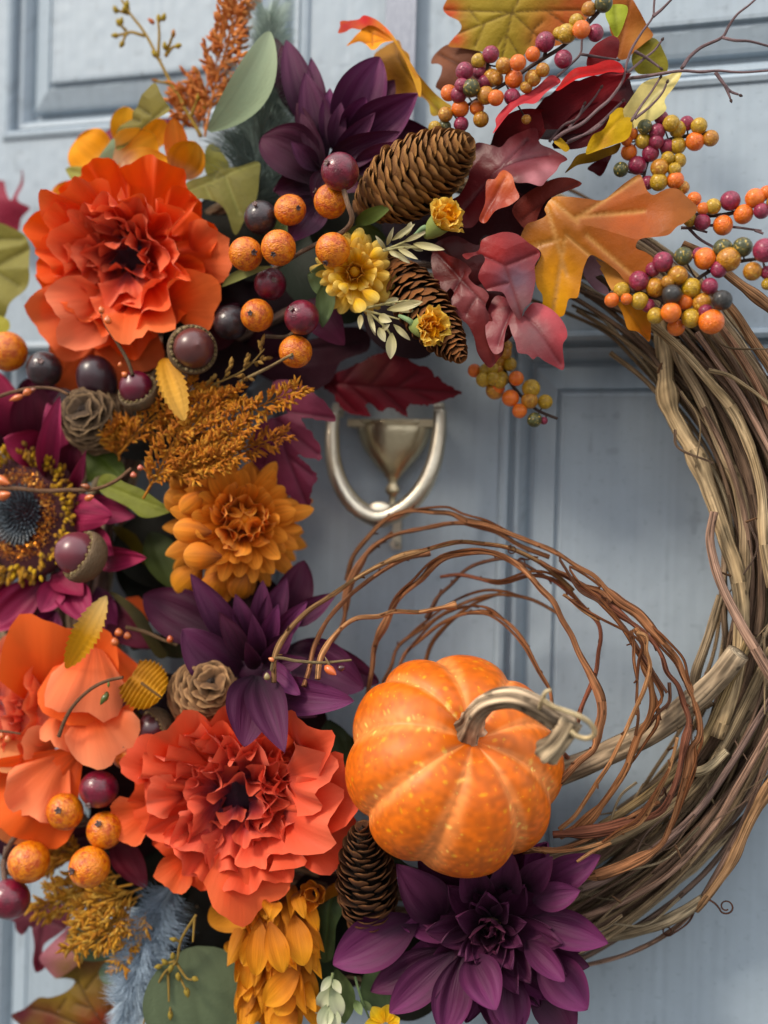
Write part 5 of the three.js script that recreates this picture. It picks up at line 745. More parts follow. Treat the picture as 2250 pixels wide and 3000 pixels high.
const SG = 'sprays of small glittered berries';
spray('long spray of small red, orange and yellow berries along the top above the red leaves', 1450, 0, [[570, 55, 45, 't'], [660, 20, 55, 'g'], [495, 130, 45, 'y'], [435, 205, 60, 'y'], [525, 180, 55, 'o'], [610, 200, 50, 'm'], [390, 205, 40, 'y'], [305, 255, 60, 'm'], [415, 360, 55, 'm'], [230, 330, 45, 'o'], [140, 380, 50, 'o'], [55, 400, 50, 't'], [290, 425, 42, 't'], [230, 475, 50, 't'], [115, 480, 56, 'o'], [15, 590, 40, 'o'], [105, 590, 50, 'm'], [190, 530, 36, 't'], [10, 480, 42, 't'], [190, 725, 30, 't'],
  [-25, 330, 52, 'm'], [-100, 370, 45, 'y'], [50, 395, 46, 't'], [-185, 435, 54, 'm'], [-95, 440, 42, 'm'], [-20, 475, 55, 't'], [-145, 535, 54, 'g'], [-280, 565, 50, 'o'], [-220, 575, 50, 'm'], [-55, 580, 54, 't'], [5, 595, 48, 'o'], [-210, 660, 54, 'o'], [-110, 655, 45, 'o'], [-300, 695, 45, 't'], [-85, 725, 48, 't'], [-205, 755, 46, 'm'], [-365, 775, 40, 'y'], [-305, 770, 40, 'g'], [-200, 520, 46, 'm'], [-60, 500, 44, 'm']],
  [[640, 60, 520, 190, 400, 290, 300, 350, 180, 430, 40, 520, -100, 600, -330, 740], [300, 350, 320, 260], [-60, 560, -40, 360]], 11.6, 0.9, SG);
spray('hanging cluster of gold, burgundy and orange berries above the big orange oak leaf', 1450, 0, [[985, 800, 50, 'm'], [1070, 750, 50, 'y'], [1110, 785, 52, 'y'], [1165, 750, 45, 'm'], [1240, 765, 50, 'y'], [910, 770, 45, 'g'], [900, 855, 48, 'y'], [830, 810, 40, 'o'], [800, 850, 36, 'o'], [1215, 860, 56, 'o'], [1310, 840, 50, 't'], [1110, 885, 52, 'y'], [1045, 890, 46, 'm'], [945, 930, 52, 'm'], [815, 925, 50, 'o'], [1120, 975, 42, 'y'], [865, 1005, 56, 'm'], [1000, 1020, 55, 't'], [765, 1030, 46, 'g'], [1090, 1030, 42, 'y'], [995, 1105, 54, 'y'], [1095, 1095, 54, 'o'], [930, 1110, 42, 'm'], [1010, 715, 42, 'm'], [1140, 1140, 42, 't'], [980, 860, 46, 'm'], [1050, 960, 40, 'y']],
  [[1290, 810, 1150, 830, 1010, 870, 930, 980, 900, 1100], [1010, 870, 860, 860], [1010, 900, 1100, 1100]], 9.6, 0.6, SG);
spray('thin spray of orange and burgundy berries at the right edge beside the oak leaf tip', 1450, 0, [[1430, 1220, 60, 'm'], [1210, 1210, 44, 'o'], [1325, 1255, 48, 'y'], [1510, 1302, 58, 'o'], [1580, 1205, 60, 'o'], [1620, 1282, 48, 'm'], [1650, 1170, 42, 'o'], [1265, 1268, 38, 'o'], [1185, 1335, 42, 'y'], [1260, 1350, 50, 'm'], [1385, 1368, 60, 'o'], [1700, 1230, 50, 't']],
  [[1180, 1300, 1300, 1310, 1420, 1300, 1560, 1250, 1700, 1180]], 9.6, 0.5, SG);
spray('plump mixed spray of pink, gold, black and orange berries on the vines at the right', 1450, 700, [[1020, 140, 62, 'm'], [1385, 60, 60, 'g'], [1505, 50, 60, 'g'], [1640, 70, 72, 'm'], [1275, 120, 66, 'o'], [1420, 125, 74, 't'], [1360, 185, 50, 'm'], [1145, 105, 56, 'g'], [1240, 95, 42, 'm'], [960, 185, 46, 'm'], [1110, 222, 60, 't'], [875, 255, 60, 'm'], [975, 295, 60, 't'], [770, 312, 50, 'y'], [710, 372, 44, 'o'], [800, 365, 36, 'o'], [880, 377, 54, 'y'], [1075, 337, 60, 'k'], [1195, 297, 60, 'y'], [1305, 287, 50, 'm'], [1380, 372, 62, 'k'], [1260, 387, 60, 't'], [1155, 385, 46, 'o'], [1070, 447, 62, 'o'], [975, 467, 50, 'y'], [1190, 482, 57, 'y'], [1100, 537, 54, 'o'], [1315, 502, 78, 'o'], [930, 405, 42, 'm'], [1565, 197, 57, 't'], [1655, 205, 42, 'm'], [1655, 275, 36, 'y'], [1280, 440, 44, 'm'], [1050, 260, 40, 't']],
  [[700, 330, 850, 320, 1000, 360, 1150, 300, 1300, 200, 1480, 140, 1700, 110], [1000, 360, 1130, 440, 1290, 460]], 11.4, 0.8, SG);
spray('drooping spray of gold and orange berries ending in an olive berry inside the wreath ring', 1450, 700, [[-20, 785, 50, 'y'], [35, 855, 0.1, 'y'], [-70, 855, 46, 'y'], [-125, 800, 42, 'o'], [15, 905, 46, 'o'], [35, 850, 48, 'y'], [105, 790, 0.1, 't'], [115, 915, 0.1, 't'], [0, 920, 56, 't'], [30, 868, 42, 'y'], [95, 967, 53, 'o'], [130, 847, 46, 'o'], [90, 762, 43, 'y'], [220, 907, 56, 'y'], [210, 982, 52, 't'], [305, 990, 46, 'y'], [150, 1045, 46, 'o'], [240, 1100, 46, 'g'], [297, 1105, 24, 'm'], [10, 790, 42, 't'], [55, 690, 46, 't'], [70, 650, 36, 't'], [0, 700, 40, 't'], [-60, 780, 0.1, 'y'], [-50, 800, 46, 'y'], [-10, 850, 44, 'y'], [20, 740, 44, 't']].filter((q) => q[2] > 1),
  [[40, 640, 60, 800, 130, 920, 250, 1035, 380, 1092]], 7.6, 0.5, SG);
// ================================================================== LEAVES
const OL = ['#6e6a32', '#8b8446', '#9a9458'], SAGE = ['#7f8c70', '#8b9a80', '#a0ab94'], MUST = ['#9c6814', '#c08a26', '#caa048'];
lobed('oak_leaf', 'big orange oak leaf with a yellow lobe at the upper right', { pts: C(1450, 0, [145, 1470, 190, 1350, 250, 1332, 310, 1300, 300, 1260, 350, 1192, 440, 1195, 560, 1205, 655, 1205, 725, 1150, 800, 1085, 885, 1035, 905, 1070, 930, 1140, 965, 1168, 1010, 1150, 1060, 1130, 1120, 1135, 1180, 1190, 1240, 1250, 1200, 1310, 1150, 1350, 1110, 1370, 1060, 1420, 1010, 1432, 950, 1437, 890, 1446, 868, 1462, 858, 1500, 920, 1530, 965, 1570, 950, 1650, 900, 1710, 810, 1712, 740, 1640, 640, 1570, 582, 1545, 548, 1600, 528, 1672, 515, 1752, 500, 1802, 450, 1806, 432, 1860, 415, 1905, 370, 1917, 332, 1955, 308, 1910, 288, 1850, 284, 1780, 255, 1740, 243, 1695, 230, 1640, 262, 1580, 280, 1532, 250, 1495, 200, 1480]), z: 11.6, n: [0.1, -0.05, 1], c: '#8e5424', vc: '#b8864e', vw: 6, vo: 0.85, veins: [[1660, 800, 1590, 560], [1590, 560, 1690, 650], [1690, 635, 1890, 610], [1690, 640, 1870, 510], [1660, 690, 1780, 790], [1655, 700, 1620, 900], [1640, 700, 1540, 720], [1720, 690, 1850, 800]], patches: [[1630, 810, 90, '#cf8c14'], [1610, 890, 60, '#dc9e14'], [1605, 585, 45, '#c07a18'], [1850, 640, 120, '#9c4c1c']], rel: 0.1, curl: 0.18, wav: 0.14, m: M.satin });
lobed('oak_leaf', 'red oak leaf hanging left beside the slender pine cone', { pts: C(700, 700, [1155, 85, 1200, 55, 1260, 90, 1330, 120, 1392, 160, 1422, 200, 1402, 232, 1440, 280, 1500, 312, 1527, 352, 1502, 410, 1530, 470, 1560, 540, 1600, 600, 1590, 690, 1560, 722, 1506, 776, 1470, 740, 1440, 680, 1430, 600, 1400, 530, 1340, 470, 1302, 382, 1312, 330, 1290, 302, 1262, 330, 1220, 290, 1172, 205]), z: 11.2, n: [-0.15, 0, 1], c: '#5e1a1c', vc: '#4a1216', veins: [[1270, 735, 1430, 900], [1430, 900, 1440, 1060], [1360, 800, 1330, 860], [1400, 870, 1370, 920]], patches: [[1400, 860, 50, '#8a4a4c'], [1430, 1010, 50, '#6a2420'], [1300, 790, 60, '#5c1614']], rel: 0.12, curl: 0.1, wav: 0.2, m: M.satin });
lobed('oak_leaf', 'red oak leaf with a smoky purple middle, left of the big orange oak leaf', { pts: C(1450, 700, [-100, 70, -80, 10, 0, -25, 60, -40, 130, -30, 200, 20, 262, 60, 275, 90, 242, 160, 246, 250, 232, 330, 215, 390, 180, 422, 150, 492, 128, 470, 90, 410, 50, 332, 0, 322, -45, 318, -75, 280, -98, 240, -80, 180, -58, 130, -78, 95, -135, 105, -170, 125, -200, 90]), z: 12.2, n: [0.1, 0, 1], c: '#7a2426', vc: '#5e181c', veins: [[1400, 745, 1480, 780], [1480, 780, 1530, 930], [1480, 780, 1570, 740], [1490, 830, 1420, 850]], patches: [[1515, 820, 60, '#5e4450'], [1450, 730, 50, '#8e2624'], [1530, 900, 45, '#6a4a4c']], rel: 0.12, curl: 0.15, wav: 0.2, m: M.satin });
lobed('oak_leaf', 'lowest red oak leaf, its pink lobe hanging over the door inside the ring', { pts: C(1450, 700, [0, 330, 60, 345, 100, 420, 148, 492, 190, 430, 240, 385, 320, 410, 392, 470, 432, 540, 437, 590, 412, 640, 410, 780, 350, 760, 300, 740, 260, 718, 235, 736, 200, 710, 145, 700, 130, 640, 105, 580, 85, 525, 70, 560, 60, 620, 45, 690, 0, 702, -40, 640, -60, 520, -50, 420]), z: 11.6, n: [0, 0.15, 1], c: '#7a3036', vc: '#5c1c22', veins: [[1480, 870, 1570, 960], [1570, 960, 1640, 1060], [1500, 900, 1460, 1010]], patches: [[1600, 920, 50, '#b04a50'], [1650, 980, 40, '#a83a40'], [1560, 990, 60, '#6a4446']], rel: 0.1, curl: 0.2, wav: 0.18, m: M.satin });
lobed('oak_leaf', 'large burgundy leaf with a pinkish folded edge right of the topmost pine cone', { pts: [[1566, 364], [1578, 410], [1610, 420], [1657, 453], [1640, 470], [1630, 500], [1605, 535], [1590, 554], [1555, 550], [1517, 550], [1490, 520], [1478, 508], [1455, 525], [1430, 545], [1415, 600], [1375, 650], [1340, 650], [1318, 620], [1310, 580], [1340, 560], [1370, 510], [1378, 460], [1395, 418], [1440, 425], [1465, 430], [1490, 400], [1520, 380]], z: 11, n: [-0.1, 0.2, 1], c: '#58161a', vc: '#44101a', veins: [[1350, 600, 1450, 500], [1450, 500, 1600, 440], [1470, 490, 1540, 400]], patches: [[1510, 450, 60, '#744048'], [1610, 495, 32, '#a86c72'], [1400, 600, 60, '#5a1418'], [1570, 540, 26, '#b8787e'], [1520, 380, 40, '#7a2a2e']], rel: 0.12, curl: 0.1, wav: 0.25, m: M.satin });
lobed('leaf', 'small orange-red curled leaf lying on the large burgundy leaf', { pts: [[1478, 506], [1500, 522], [1510, 555], [1522, 585], [1500, 600], [1450, 617], [1420, 640], [1402, 632], [1420, 590], [1428, 530], [1450, 532], [1466, 512]], z: 12.6, n: [0.1, 0.3, 1], c: '#9a3a1e', vc: '#7a2a18', veins: [[1410, 630, 1480, 530]], patches: [[1480, 530, 30, '#b0561e'], [1440, 600, 30, '#7c2c20']], wav: 0.3, m: M.satin });
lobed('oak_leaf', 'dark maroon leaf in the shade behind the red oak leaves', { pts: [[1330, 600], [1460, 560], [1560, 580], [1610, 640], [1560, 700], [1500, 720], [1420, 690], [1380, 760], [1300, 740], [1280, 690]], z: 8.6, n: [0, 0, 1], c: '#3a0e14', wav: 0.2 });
lobed('maple_leaf', 'large yellow-green maple leaf with orange edges at the very top', { pts: [[1293, 19], [1308, 39], [1341, 58], [1349, 77], [1327, 104], [1310, 130], [1351, 137], [1409, 149], [1460, 168], [1522, 168], [1560, 135], [1640, 130], [1690, 90], [1715, 50], [1735, 10], [1700, -60], [1600, -100], [1450, -120], [1330, -60], [1312, -20]], z: 8.6, n: [0.05, -0.2, 1], c: '#978238', vc: '#4e3a1e', vw: 2.6, vo: 0.7, edge: 5, veins: [[1500, 36, 1320, 100], [1500, 36, 1300, 22], [1500, 36, 1470, 165], [1500, 36, 1600, 130], [1500, 36, 1700, 20], [1500, 36, 1560, -80], [1420, 65, 1390, 130], [1400, 60, 1370, 20], [1480, 100, 1440, 150], [1490, 110, 1520, 160], [1560, 88, 1590, 60], [1560, 90, 1550, 130], [1600, 28, 1660, 70]], patches: [[1310, 30, 40, '#b0462c'], [1330, 110, 36, '#b04c2c'], [1660, 60, 90, '#a8552c'], [1600, 120, 50, '#a85a34'], [1700, -10, 60, '#9c4a28']], rel: 0.06, curl: 0.15, wav: 0.12 });
lobed('leaf', 'brown leaf behind the left end of the long berry spray', { pts: [[1264, 188], [1274, 159], [1308, 135], [1351, 133], [1409, 154], [1440, 200], [1430, 270], [1360, 290], [1282, 264], [1279, 258], [1295, 231], [1298, 203], [1284, 192]], z: 7.6, n: [0, 0.1, 1], c: '#5c3422', vc: '#472618', veins: [[1420, 240, 1290, 160]], patches: [[1300, 165, 40, '#774830']], wav: 0.2 });
{ // curled yellow leaf with a red tip
  const t = thing('maple_leaf', 'curled golden leaf with a bright red tip right of the upper purple dahlia', 'leaf', at(1120, 120, 8));
  const add = (o) => { const g = lobedGeo(o); put('lobe', g, M.leaf, t); };
  add({ pts: C(700, 0, [900, 250, 940, 225, 1000, 300, 1055, 345, 1075, 420, 1110, 470, 1180, 560, 1240, 610, 1285, 645, 1240, 690, 1195, 715, 1140, 620, 1085, 575, 1010, 590, 940, 570, 860, 480, 835, 335, 870, 290]), z: 7.4, n: [-0.5, 0.1, 1], c: '#8a5f14', vc: '#6a4410', veins: [[1145, 120, 1225, 270], [1225, 270, 1290, 330]], patches: [[1220, 200, 40, '#b07f1a'], [1150, 230, 50, '#7a4c12'], [1270, 310, 40, '#8e7a24']], wav: 0.3 });
  add({ pts: C(700, 0, [650, 270, 700, 240, 740, 210, 760, 170, 800, 148, 850, 150, 900, 190, 932, 236, 880, 262, 835, 298, 800, 298, 788, 285, 750, 255]), z: 8.6, n: [0, 0.4, 1], c: '#d88a12', vc: '#8a4a10', vw: 2.6, veins: [[1140, 110, 1080, 90], [1140, 110, 1040, 130], [1090, 95, 1090, 130]], patches: [[1030, 130, 30, '#c07416'], [1120, 85, 20, '#cc6a14']], wav: 0.25 });
  add({ pts: C(700, 0, [600, 198, 618, 165, 620, 142, 680, 140, 740, 130, 762, 110, 830, 120, 880, 155, 940, 222, 985, 295, 1060, 400, 1092, 470, 1085, 560, 1050, 470, 1000, 350, 930, 240, 880, 190, 800, 160, 745, 190, 690, 180, 650, 196]), z: 8.9, n: [-0.1, 0.35, 1], c: '#b08018', vc: '#a06410', veins: [[1120, 85, 1215, 210]], patches: [[1010, 75, 55, '#a01212'], [1070, 62, 45, '#b01a10'], [1130, 90, 25, '#c85a10']], wav: 0.15 });
}
lobed('leaf', 'bright red leaf strip folded over the berries at the top right', { pts: C(1450, 0, [365, 528, 400, 480, 470, 440, 560, 418, 700, 368, 770, 380, 782, 420, 700, 432, 620, 460, 560, 482, 450, 512]), z: 11.8, n: [0, 0.5, 1], c: '#a00c12', vc: '#7a080e', veins: [[1640, 240, 1820, 190]], wav: 0.2, curl: 0.05 });
lobed('leaf', 'dark red upright leaf behind the berries at the top right', { pts: C(1450, 0, [560, 400, 580, 300, 640, 240, 710, 208, 752, 240, 752, 300, 740, 350, 690, 380, 620, 400]), z: 10, n: [0.2, 0.2, 1], c: '#5c0810', patches: [[1740, 160, 40, '#7a0c14']], wav: 0.2 });
lobed('leaf', 'long pinkish red leaf edge sweeping under the top berry spray', { pts: C(1450, 0, [-20, 775, 0, 730, 0, 690, 130, 600, 260, 530, 340, 470, 380, 470, 400, 490, 350, 542, 300, 582, 240, 642, 180, 648, 90, 690, 30, 730]), z: 11.9, n: [0, 0.6, 1], c: '#a8343a', vc: '#8a2228', veins: [[1450, 350, 1630, 240]], patches: [[1600, 260, 50, '#b4484c']], wav: 0.2, curl: 0.1 });
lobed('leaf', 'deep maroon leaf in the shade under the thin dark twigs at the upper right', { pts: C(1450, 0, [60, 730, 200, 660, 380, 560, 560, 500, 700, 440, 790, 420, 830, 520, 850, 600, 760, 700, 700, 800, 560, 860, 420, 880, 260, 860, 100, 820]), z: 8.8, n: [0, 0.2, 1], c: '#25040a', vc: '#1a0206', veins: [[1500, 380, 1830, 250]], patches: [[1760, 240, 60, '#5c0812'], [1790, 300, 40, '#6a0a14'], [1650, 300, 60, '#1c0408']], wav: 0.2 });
lobed('leaf', 'brown-orange leaf standing at the top right behind the twigs', { pts: C(1450, 0, [690, -60, 800, -40, 870, 60, 930, 150, 965, 205, 910, 260, 850, 310, 800, 352, 752, 350, 740, 250, 705, 200, 690, 100]), z: 7.4, n: [0.2, 0, 1], c: '#8c4f22', vc: '#6e3c1a', veins: [[1810, 160, 1850, -20]], patches: [[1880, 110, 40, '#a87038']], wav: 0.2 });
lobed('leaf', 'olive brown leaf edge at the top right behind the twig', { pts: C(1450, 0, [830, 360, 880, 250, 970, 218, 1022, 300, 1054, 385, 1040, 440, 960, 446, 870, 446]), z: 6.8, n: [0.2, 0, 1], c: '#6c6420', patches: [[1940, 190, 40, '#827a30']], wav: 0.2 });
lobed('leaf', 'little bright green leaf at the top beside the olive berry', { pts: C(1450, 0, [670, 80, 690, 30, 760, 22, 806, 40, 790, 130, 758, 205, 738, 222, 705, 175]), z: 9.4, n: [0.1, 0, 1], c: '#8f9838', vc: '#767e2c', veins: [[1800, 20, 1808, 100]], wav: 0.15 });
lobed('leaf', 'pale cream leaf pointing to the upper right among the twigs', { pts: C(1450, 0, [1137, 418, 1088, 440, 1040, 462, 940, 482, 890, 512, 850, 570, 800, 642, 778, 672, 832, 772, 880, 750, 962, 735, 1042, 665, 1030, 622, 1042, 590, 1082, 540, 1120, 482]), z: 10, n: [0.1, 0.2, 1], c: '#c9b878', vc: '#e0d6a4', veins: [[1840, 360, 1985, 215]], patches: [[1930, 330, 50, '#d8cc88'], [1850, 320, 30, '#bfae70']], wav: 0.12 });
lobed('leaf', 'yellow leaf below the cream leaf, left of the hanging berry cluster', { pts: C(1450, 0, [553, 922, 590, 822, 660, 790, 690, 740, 705, 690, 782, 658, 832, 735, 812, 832, 700, 882, 600, 912]), z: 10.6, n: [0.1, 0.2, 1], c: '#c9a21a', vc: '#a88412', veins: [[1730, 430, 1830, 340]], patches: [[1770, 410, 30, '#a87c14']], wav: 0.15 });
lobed('leaf', 'tiny yellow leaf tip beside the purplish burgundy leaf', { pts: C(1450, 0, [358, 862, 388, 834, 420, 855, 452, 902, 430, 922, 385, 890]), z: 11.4, n: [0, 0, 1], c: '#b08a1e', wav: 0.1 });
lobed('leaf', 'brown-green leaf in shade beneath the yellow leaf', { pts: C(1450, 0, [425, 1052, 460, 1000, 500, 945, 600, 920, 700, 890, 762, 868, 740, 925, 680, 950, 600, 985, 500, 1005]), z: 9.6, n: [0, -0.3, 1], c: '#6a4e14', wav: 0.2 });
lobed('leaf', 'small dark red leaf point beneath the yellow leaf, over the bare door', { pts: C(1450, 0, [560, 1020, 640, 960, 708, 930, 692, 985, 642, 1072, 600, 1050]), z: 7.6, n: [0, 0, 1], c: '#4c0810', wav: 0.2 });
lobed('leaf', 'tan underside of a curled leaf right of the yellow oak lobe', { pts: C(1450, 700, [600, 118, 640, 130, 700, 150, 772, 200, 812, 250, 790, 285, 730, 330, 690, 280, 650, 200]), z: 10.6, n: [-0.3, 0.2, 1], c: '#a8743a', patches: [[1750, 780, 40, '#b88444']], wav: 0.25 });
lobed('leaf', 'mauve ribbed leaf underside beside the yellow oak lobe', { pts: C(1450, 700, [582, 88, 620, 132, 662, 212, 610, 232, 690, 300, 690, 332, 600, 300, 536, 195, 558, 142]), z: 10.3, n: [0.3, 0, 1], c: '#7d626c', patches: [[1720, 840, 40, '#40202a']], wav: 0.15 });
lobed('oak_leaf', 'orange-yellow leaf tip hanging below the mixed berries at the right', { pts: C(1450, 700, [740, 380, 830, 390, 900, 430, 942, 482, 936, 622, 900, 590, 862, 562, 810, 550, 790, 500, 770, 440]), z: 9.2, n: [0, 0, 1], c: '#b0721a', vc: '#8a5614', veins: [[1830, 890, 1895, 990]], patches: [[1890, 980, 30, '#b8621a']], wav: 0.15 });
lobed('grape_leaf', 'dark burgundy leaf lying across the top of the door knocker', { pts: C(700, 700, [1348, 940, 1305, 912, 1250, 882, 1215, 838, 1190, 832, 1150, 785, 1100, 770, 1040, 742, 1020, 702, 960, 690, 900, 688, 840, 700, 780, 722, 740, 750, 690, 772, 620, 800, 520, 850, 480, 880, 520, 920, 562, 950, 600, 1012, 650, 1052, 700, 1072, 800, 1072, 770, 1010, 800, 1004, 860, 1052, 900, 1030, 960, 1042, 1018, 1082, 1030, 1010, 1080, 1002, 1130, 1012, 1200, 1000, 1280, 972]), z: 5.6, n: [0, -0.25, 1], c: '#641622', vc: '#4a0e16', vw: 6, veins: [[930, 1120, 1340, 1152], [1000, 1125, 1060, 1050], [1080, 1132, 1140, 1060], [1160, 1138, 1220, 1090], [1020, 1128, 1100, 1200], [1110, 1135, 1190, 1210], [1200, 1142, 1260, 1175], [960, 1125, 1040, 1210]], patches: [[1080, 1080, 50, '#6a3832'], [1020, 1100, 40, '#44121c']], rel: 0.14, curl: 0.1, wav: 0.12, teeth: 4 });
lobed('grape_leaf', 'mauve-burgundy lobed leaf left of the door knocker, beside the burnt orange flower', { pts: C(700, 700, [205, 872, 280, 850, 340, 900, 420, 900, 480, 950, 560, 1040, 592, 1096, 520, 1107, 430, 1090, 382, 1092, 430, 1150, 480, 1230, 497, 1342, 430, 1332, 368, 1320, 420, 1370, 472, 1442, 440, 1520, 422, 1580, 390, 1637, 330, 1590, 270, 1520, 220, 1450, 190, 1372, 150, 1412, 95, 1372, 78, 1280, 100, 1180, 180, 1100, 290, 1060, 230, 960]), z: 8.2, n: [-0.1, 0, 1], c: '#66293c', vc: '#4a1a2a', veins: [[790, 1170, 890, 1480], [800, 1200, 975, 1225], [810, 1230, 930, 1330], [820, 1260, 770, 1360], [850, 1340, 910, 1390]], patches: [[900, 1170, 60, '#6e2e44'], [860, 1400, 60, '#6a2a40']], rel: 0.14, curl: 0.12, wav: 0.12, teeth: 4 });
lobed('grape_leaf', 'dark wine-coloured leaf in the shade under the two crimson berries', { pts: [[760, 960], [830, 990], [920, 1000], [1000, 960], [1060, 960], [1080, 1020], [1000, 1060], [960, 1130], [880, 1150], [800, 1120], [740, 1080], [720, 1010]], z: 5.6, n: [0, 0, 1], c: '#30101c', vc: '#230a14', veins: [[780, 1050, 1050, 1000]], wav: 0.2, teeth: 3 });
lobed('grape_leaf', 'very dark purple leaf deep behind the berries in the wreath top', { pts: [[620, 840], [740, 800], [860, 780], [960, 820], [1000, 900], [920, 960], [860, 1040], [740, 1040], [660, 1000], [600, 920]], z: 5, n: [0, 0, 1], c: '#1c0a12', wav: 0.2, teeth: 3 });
lobed('leaf', 'burgundy leaf at the far left edge near the top, out of focus', { pts: [[-60, 560], [0, 525], [18, 560], [40, 590], [50, 540], [55, 490], [62, 540], [58, 590], [90, 610], [60, 640], [40, 680], [-20, 670], [-60, 660]], z: 3, n: [0, 0, 1], c: '#7a2436', wav: 0.2, patches: [[50, 520, 30, '#5c1020']] });
plainLeaf('leaf', 'sage green leaf standing beside the orange astilbe at the top', [612, 384, 10.4], [792, 92, 10.6], 122, { c: ['#8f9f80', '#9cab8c', '#aebb9c'], bend: 0.1, e: 1.05, f: 0.62, cup: 0.2, rib: 0.05, arch: 0.1 });
{ const t = thing('leaf', 'long twisted olive and sage leaf over the golden hydrangea petals', 'leaf', at(400, 380, 10)); for (const [pts, c, n] of [[[935, 500, 955, 525, 970, 560, 990, 610, 1017, 662, 960, 702, 900, 722, 850, 760, 780, 830, 700, 905, 688, 870, 720, 780, 780, 710, 830, 622, 880, 560], '#6d632c', [-0.4, 0.2, 1]], [[690, 838, 700, 890, 690, 935, 672, 990, 640, 1032, 555, 1042, 600, 960, 650, 890], '#7b8a6c', [0.4, 0, 1]]]) put('blade', lobedGeo({ pts: C(0, 0, pts), z: 10.4, n, c, vc: '#50481e', veins: c === '#6d632c' ? [[485, 300, 350, 420], [430, 330, 400, 310], [400, 350, 370, 340]] : [], wav: 0.15, rel: 0.2 }), M.leaf, t); }
lobed('leaf', 'broad olive leaf right of the upper orange peony', { pts: C(0, 0, [1562, 968, 1572, 1100, 1552, 1220, 1482, 1330, 1425, 1422, 1372, 1282, 1300, 1220, 1150, 1202, 1122, 1112, 1250, 1062, 1330, 1022, 1440, 1010]), z: 9.2, n: [0.1, 0.1, 1], c: '#686432', vc: '#7c7a46', veins: [[545, 560, 755, 470], [600, 545, 640, 620], [660, 515, 700, 620], [620, 535, 630, 500]], rel: 0.08, wav: 0.12 });
lobed('leaf', 'narrow olive leaf behind the ribbed golden petal', { pts: C(0, 0, [1252, 885, 1290, 868, 1392, 1012, 1330, 1040, 1255, 1065]), z: 8.6, n: [0, 0, 1], c: '#6c6a30', wav: 0.1 });
lobed('leaf', 'short olive leaf over the golden petals left of the upper peony', { pts: C(0, 0, [393, 1018, 480, 1010, 560, 1040, 642, 1072, 562, 1122, 542, 1147, 460, 1132, 420, 1072]), z: 9.8, n: [0, 0.2, 1], c: '#85803e', vc: '#6f6a30', veins: [[195, 495, 300, 520]], wav: 0.15 });
lobed('leaf', 'large olive leaf at the left edge beside the upper orange peony', { pts: [[-80, 640], [0, 654], [30, 665], [78, 695], [90, 755], [97, 800], [88, 842], [53, 885], [20, 942], [-80, 980]], z: 8.6, n: [0, 0, 1], c: '#77713a', vc: '#5c5628', veins: [[-40, 800, 80, 730], [-20, 790, 60, 840], [-40, 700, 60, 700]], wav: 0.15, rel: 0.2 });
lobed('leaf', 'yellow-green leaf scrap at the left edge above the orange berry', { pts: [[-40, 925], [20, 935], [26, 962], [0, 985], [-40, 990]], z: 9.6, n: [0, 0, 1], c: '#9a9440' });
lobed('leaf', 'purple-red leaf behind the twisted olive leaf', { pts: C(0, 0, [620, 800, 660, 770, 700, 800, 890, 745, 1032, 720, 1022, 905, 962, 855, 700, 900]), z: 6.6, n: [0, 0, 1], c: '#6a1f36', wav: 0.2 });
lobed('leaf', 'dark green leaf below the small grey-brown pine cone', { pts: C(0, 700, [520, 1240, 600, 1230, 680, 1290, 760, 1400, 740, 1440, 620, 1440, 540, 1480, 530, 1380]), z: 10.4, n: [0, 0.2, 1], c: '#3e4a1a', vc: '#4c5a24', veins: [[265, 1310, 350, 1390]], wav: 0.15 });
lobed('leaf', 'light green leaf with a ragged edge above the burnt orange flower', { pts: C(0, 700, [610, 1440, 680, 1430, 760, 1480, 860, 1520, 960, 1590, 1024, 1640, 960, 1680, 860, 1690, 780, 1630, 700, 1590, 640, 1560, 590, 1500]), z: 11, n: [0, 0.2, 1], c: '#6e7232', vc: '#7e8240', veins: [[300, 1420, 490, 1495]], wav: 0.12 });
plainLeaf('serrated_leaf', 'golden serrated leaf hanging from the capped brown acorn', [478, 1050, 12], [540, 1232, 12.6], 92, { c: ['#b07a28', '#cf9a48', '#d8a95c'], jag: 0.2, jn: 11, nu: 110, nv: 14, gro: 0.1, st: 0.3, f: 0.55 });
plainLeaf('serrated_leaf', 'long mustard serrated leaf lying over the sideways peony', [312, 1746, 13], [193, 1958, 13.6], 92, { c: ['#c0a068', '#b0802c', '#bd8c34'], jag: 0.22, jn: 13, nu: 130, nv: 14, f: 0.65, tw: 0.5 });
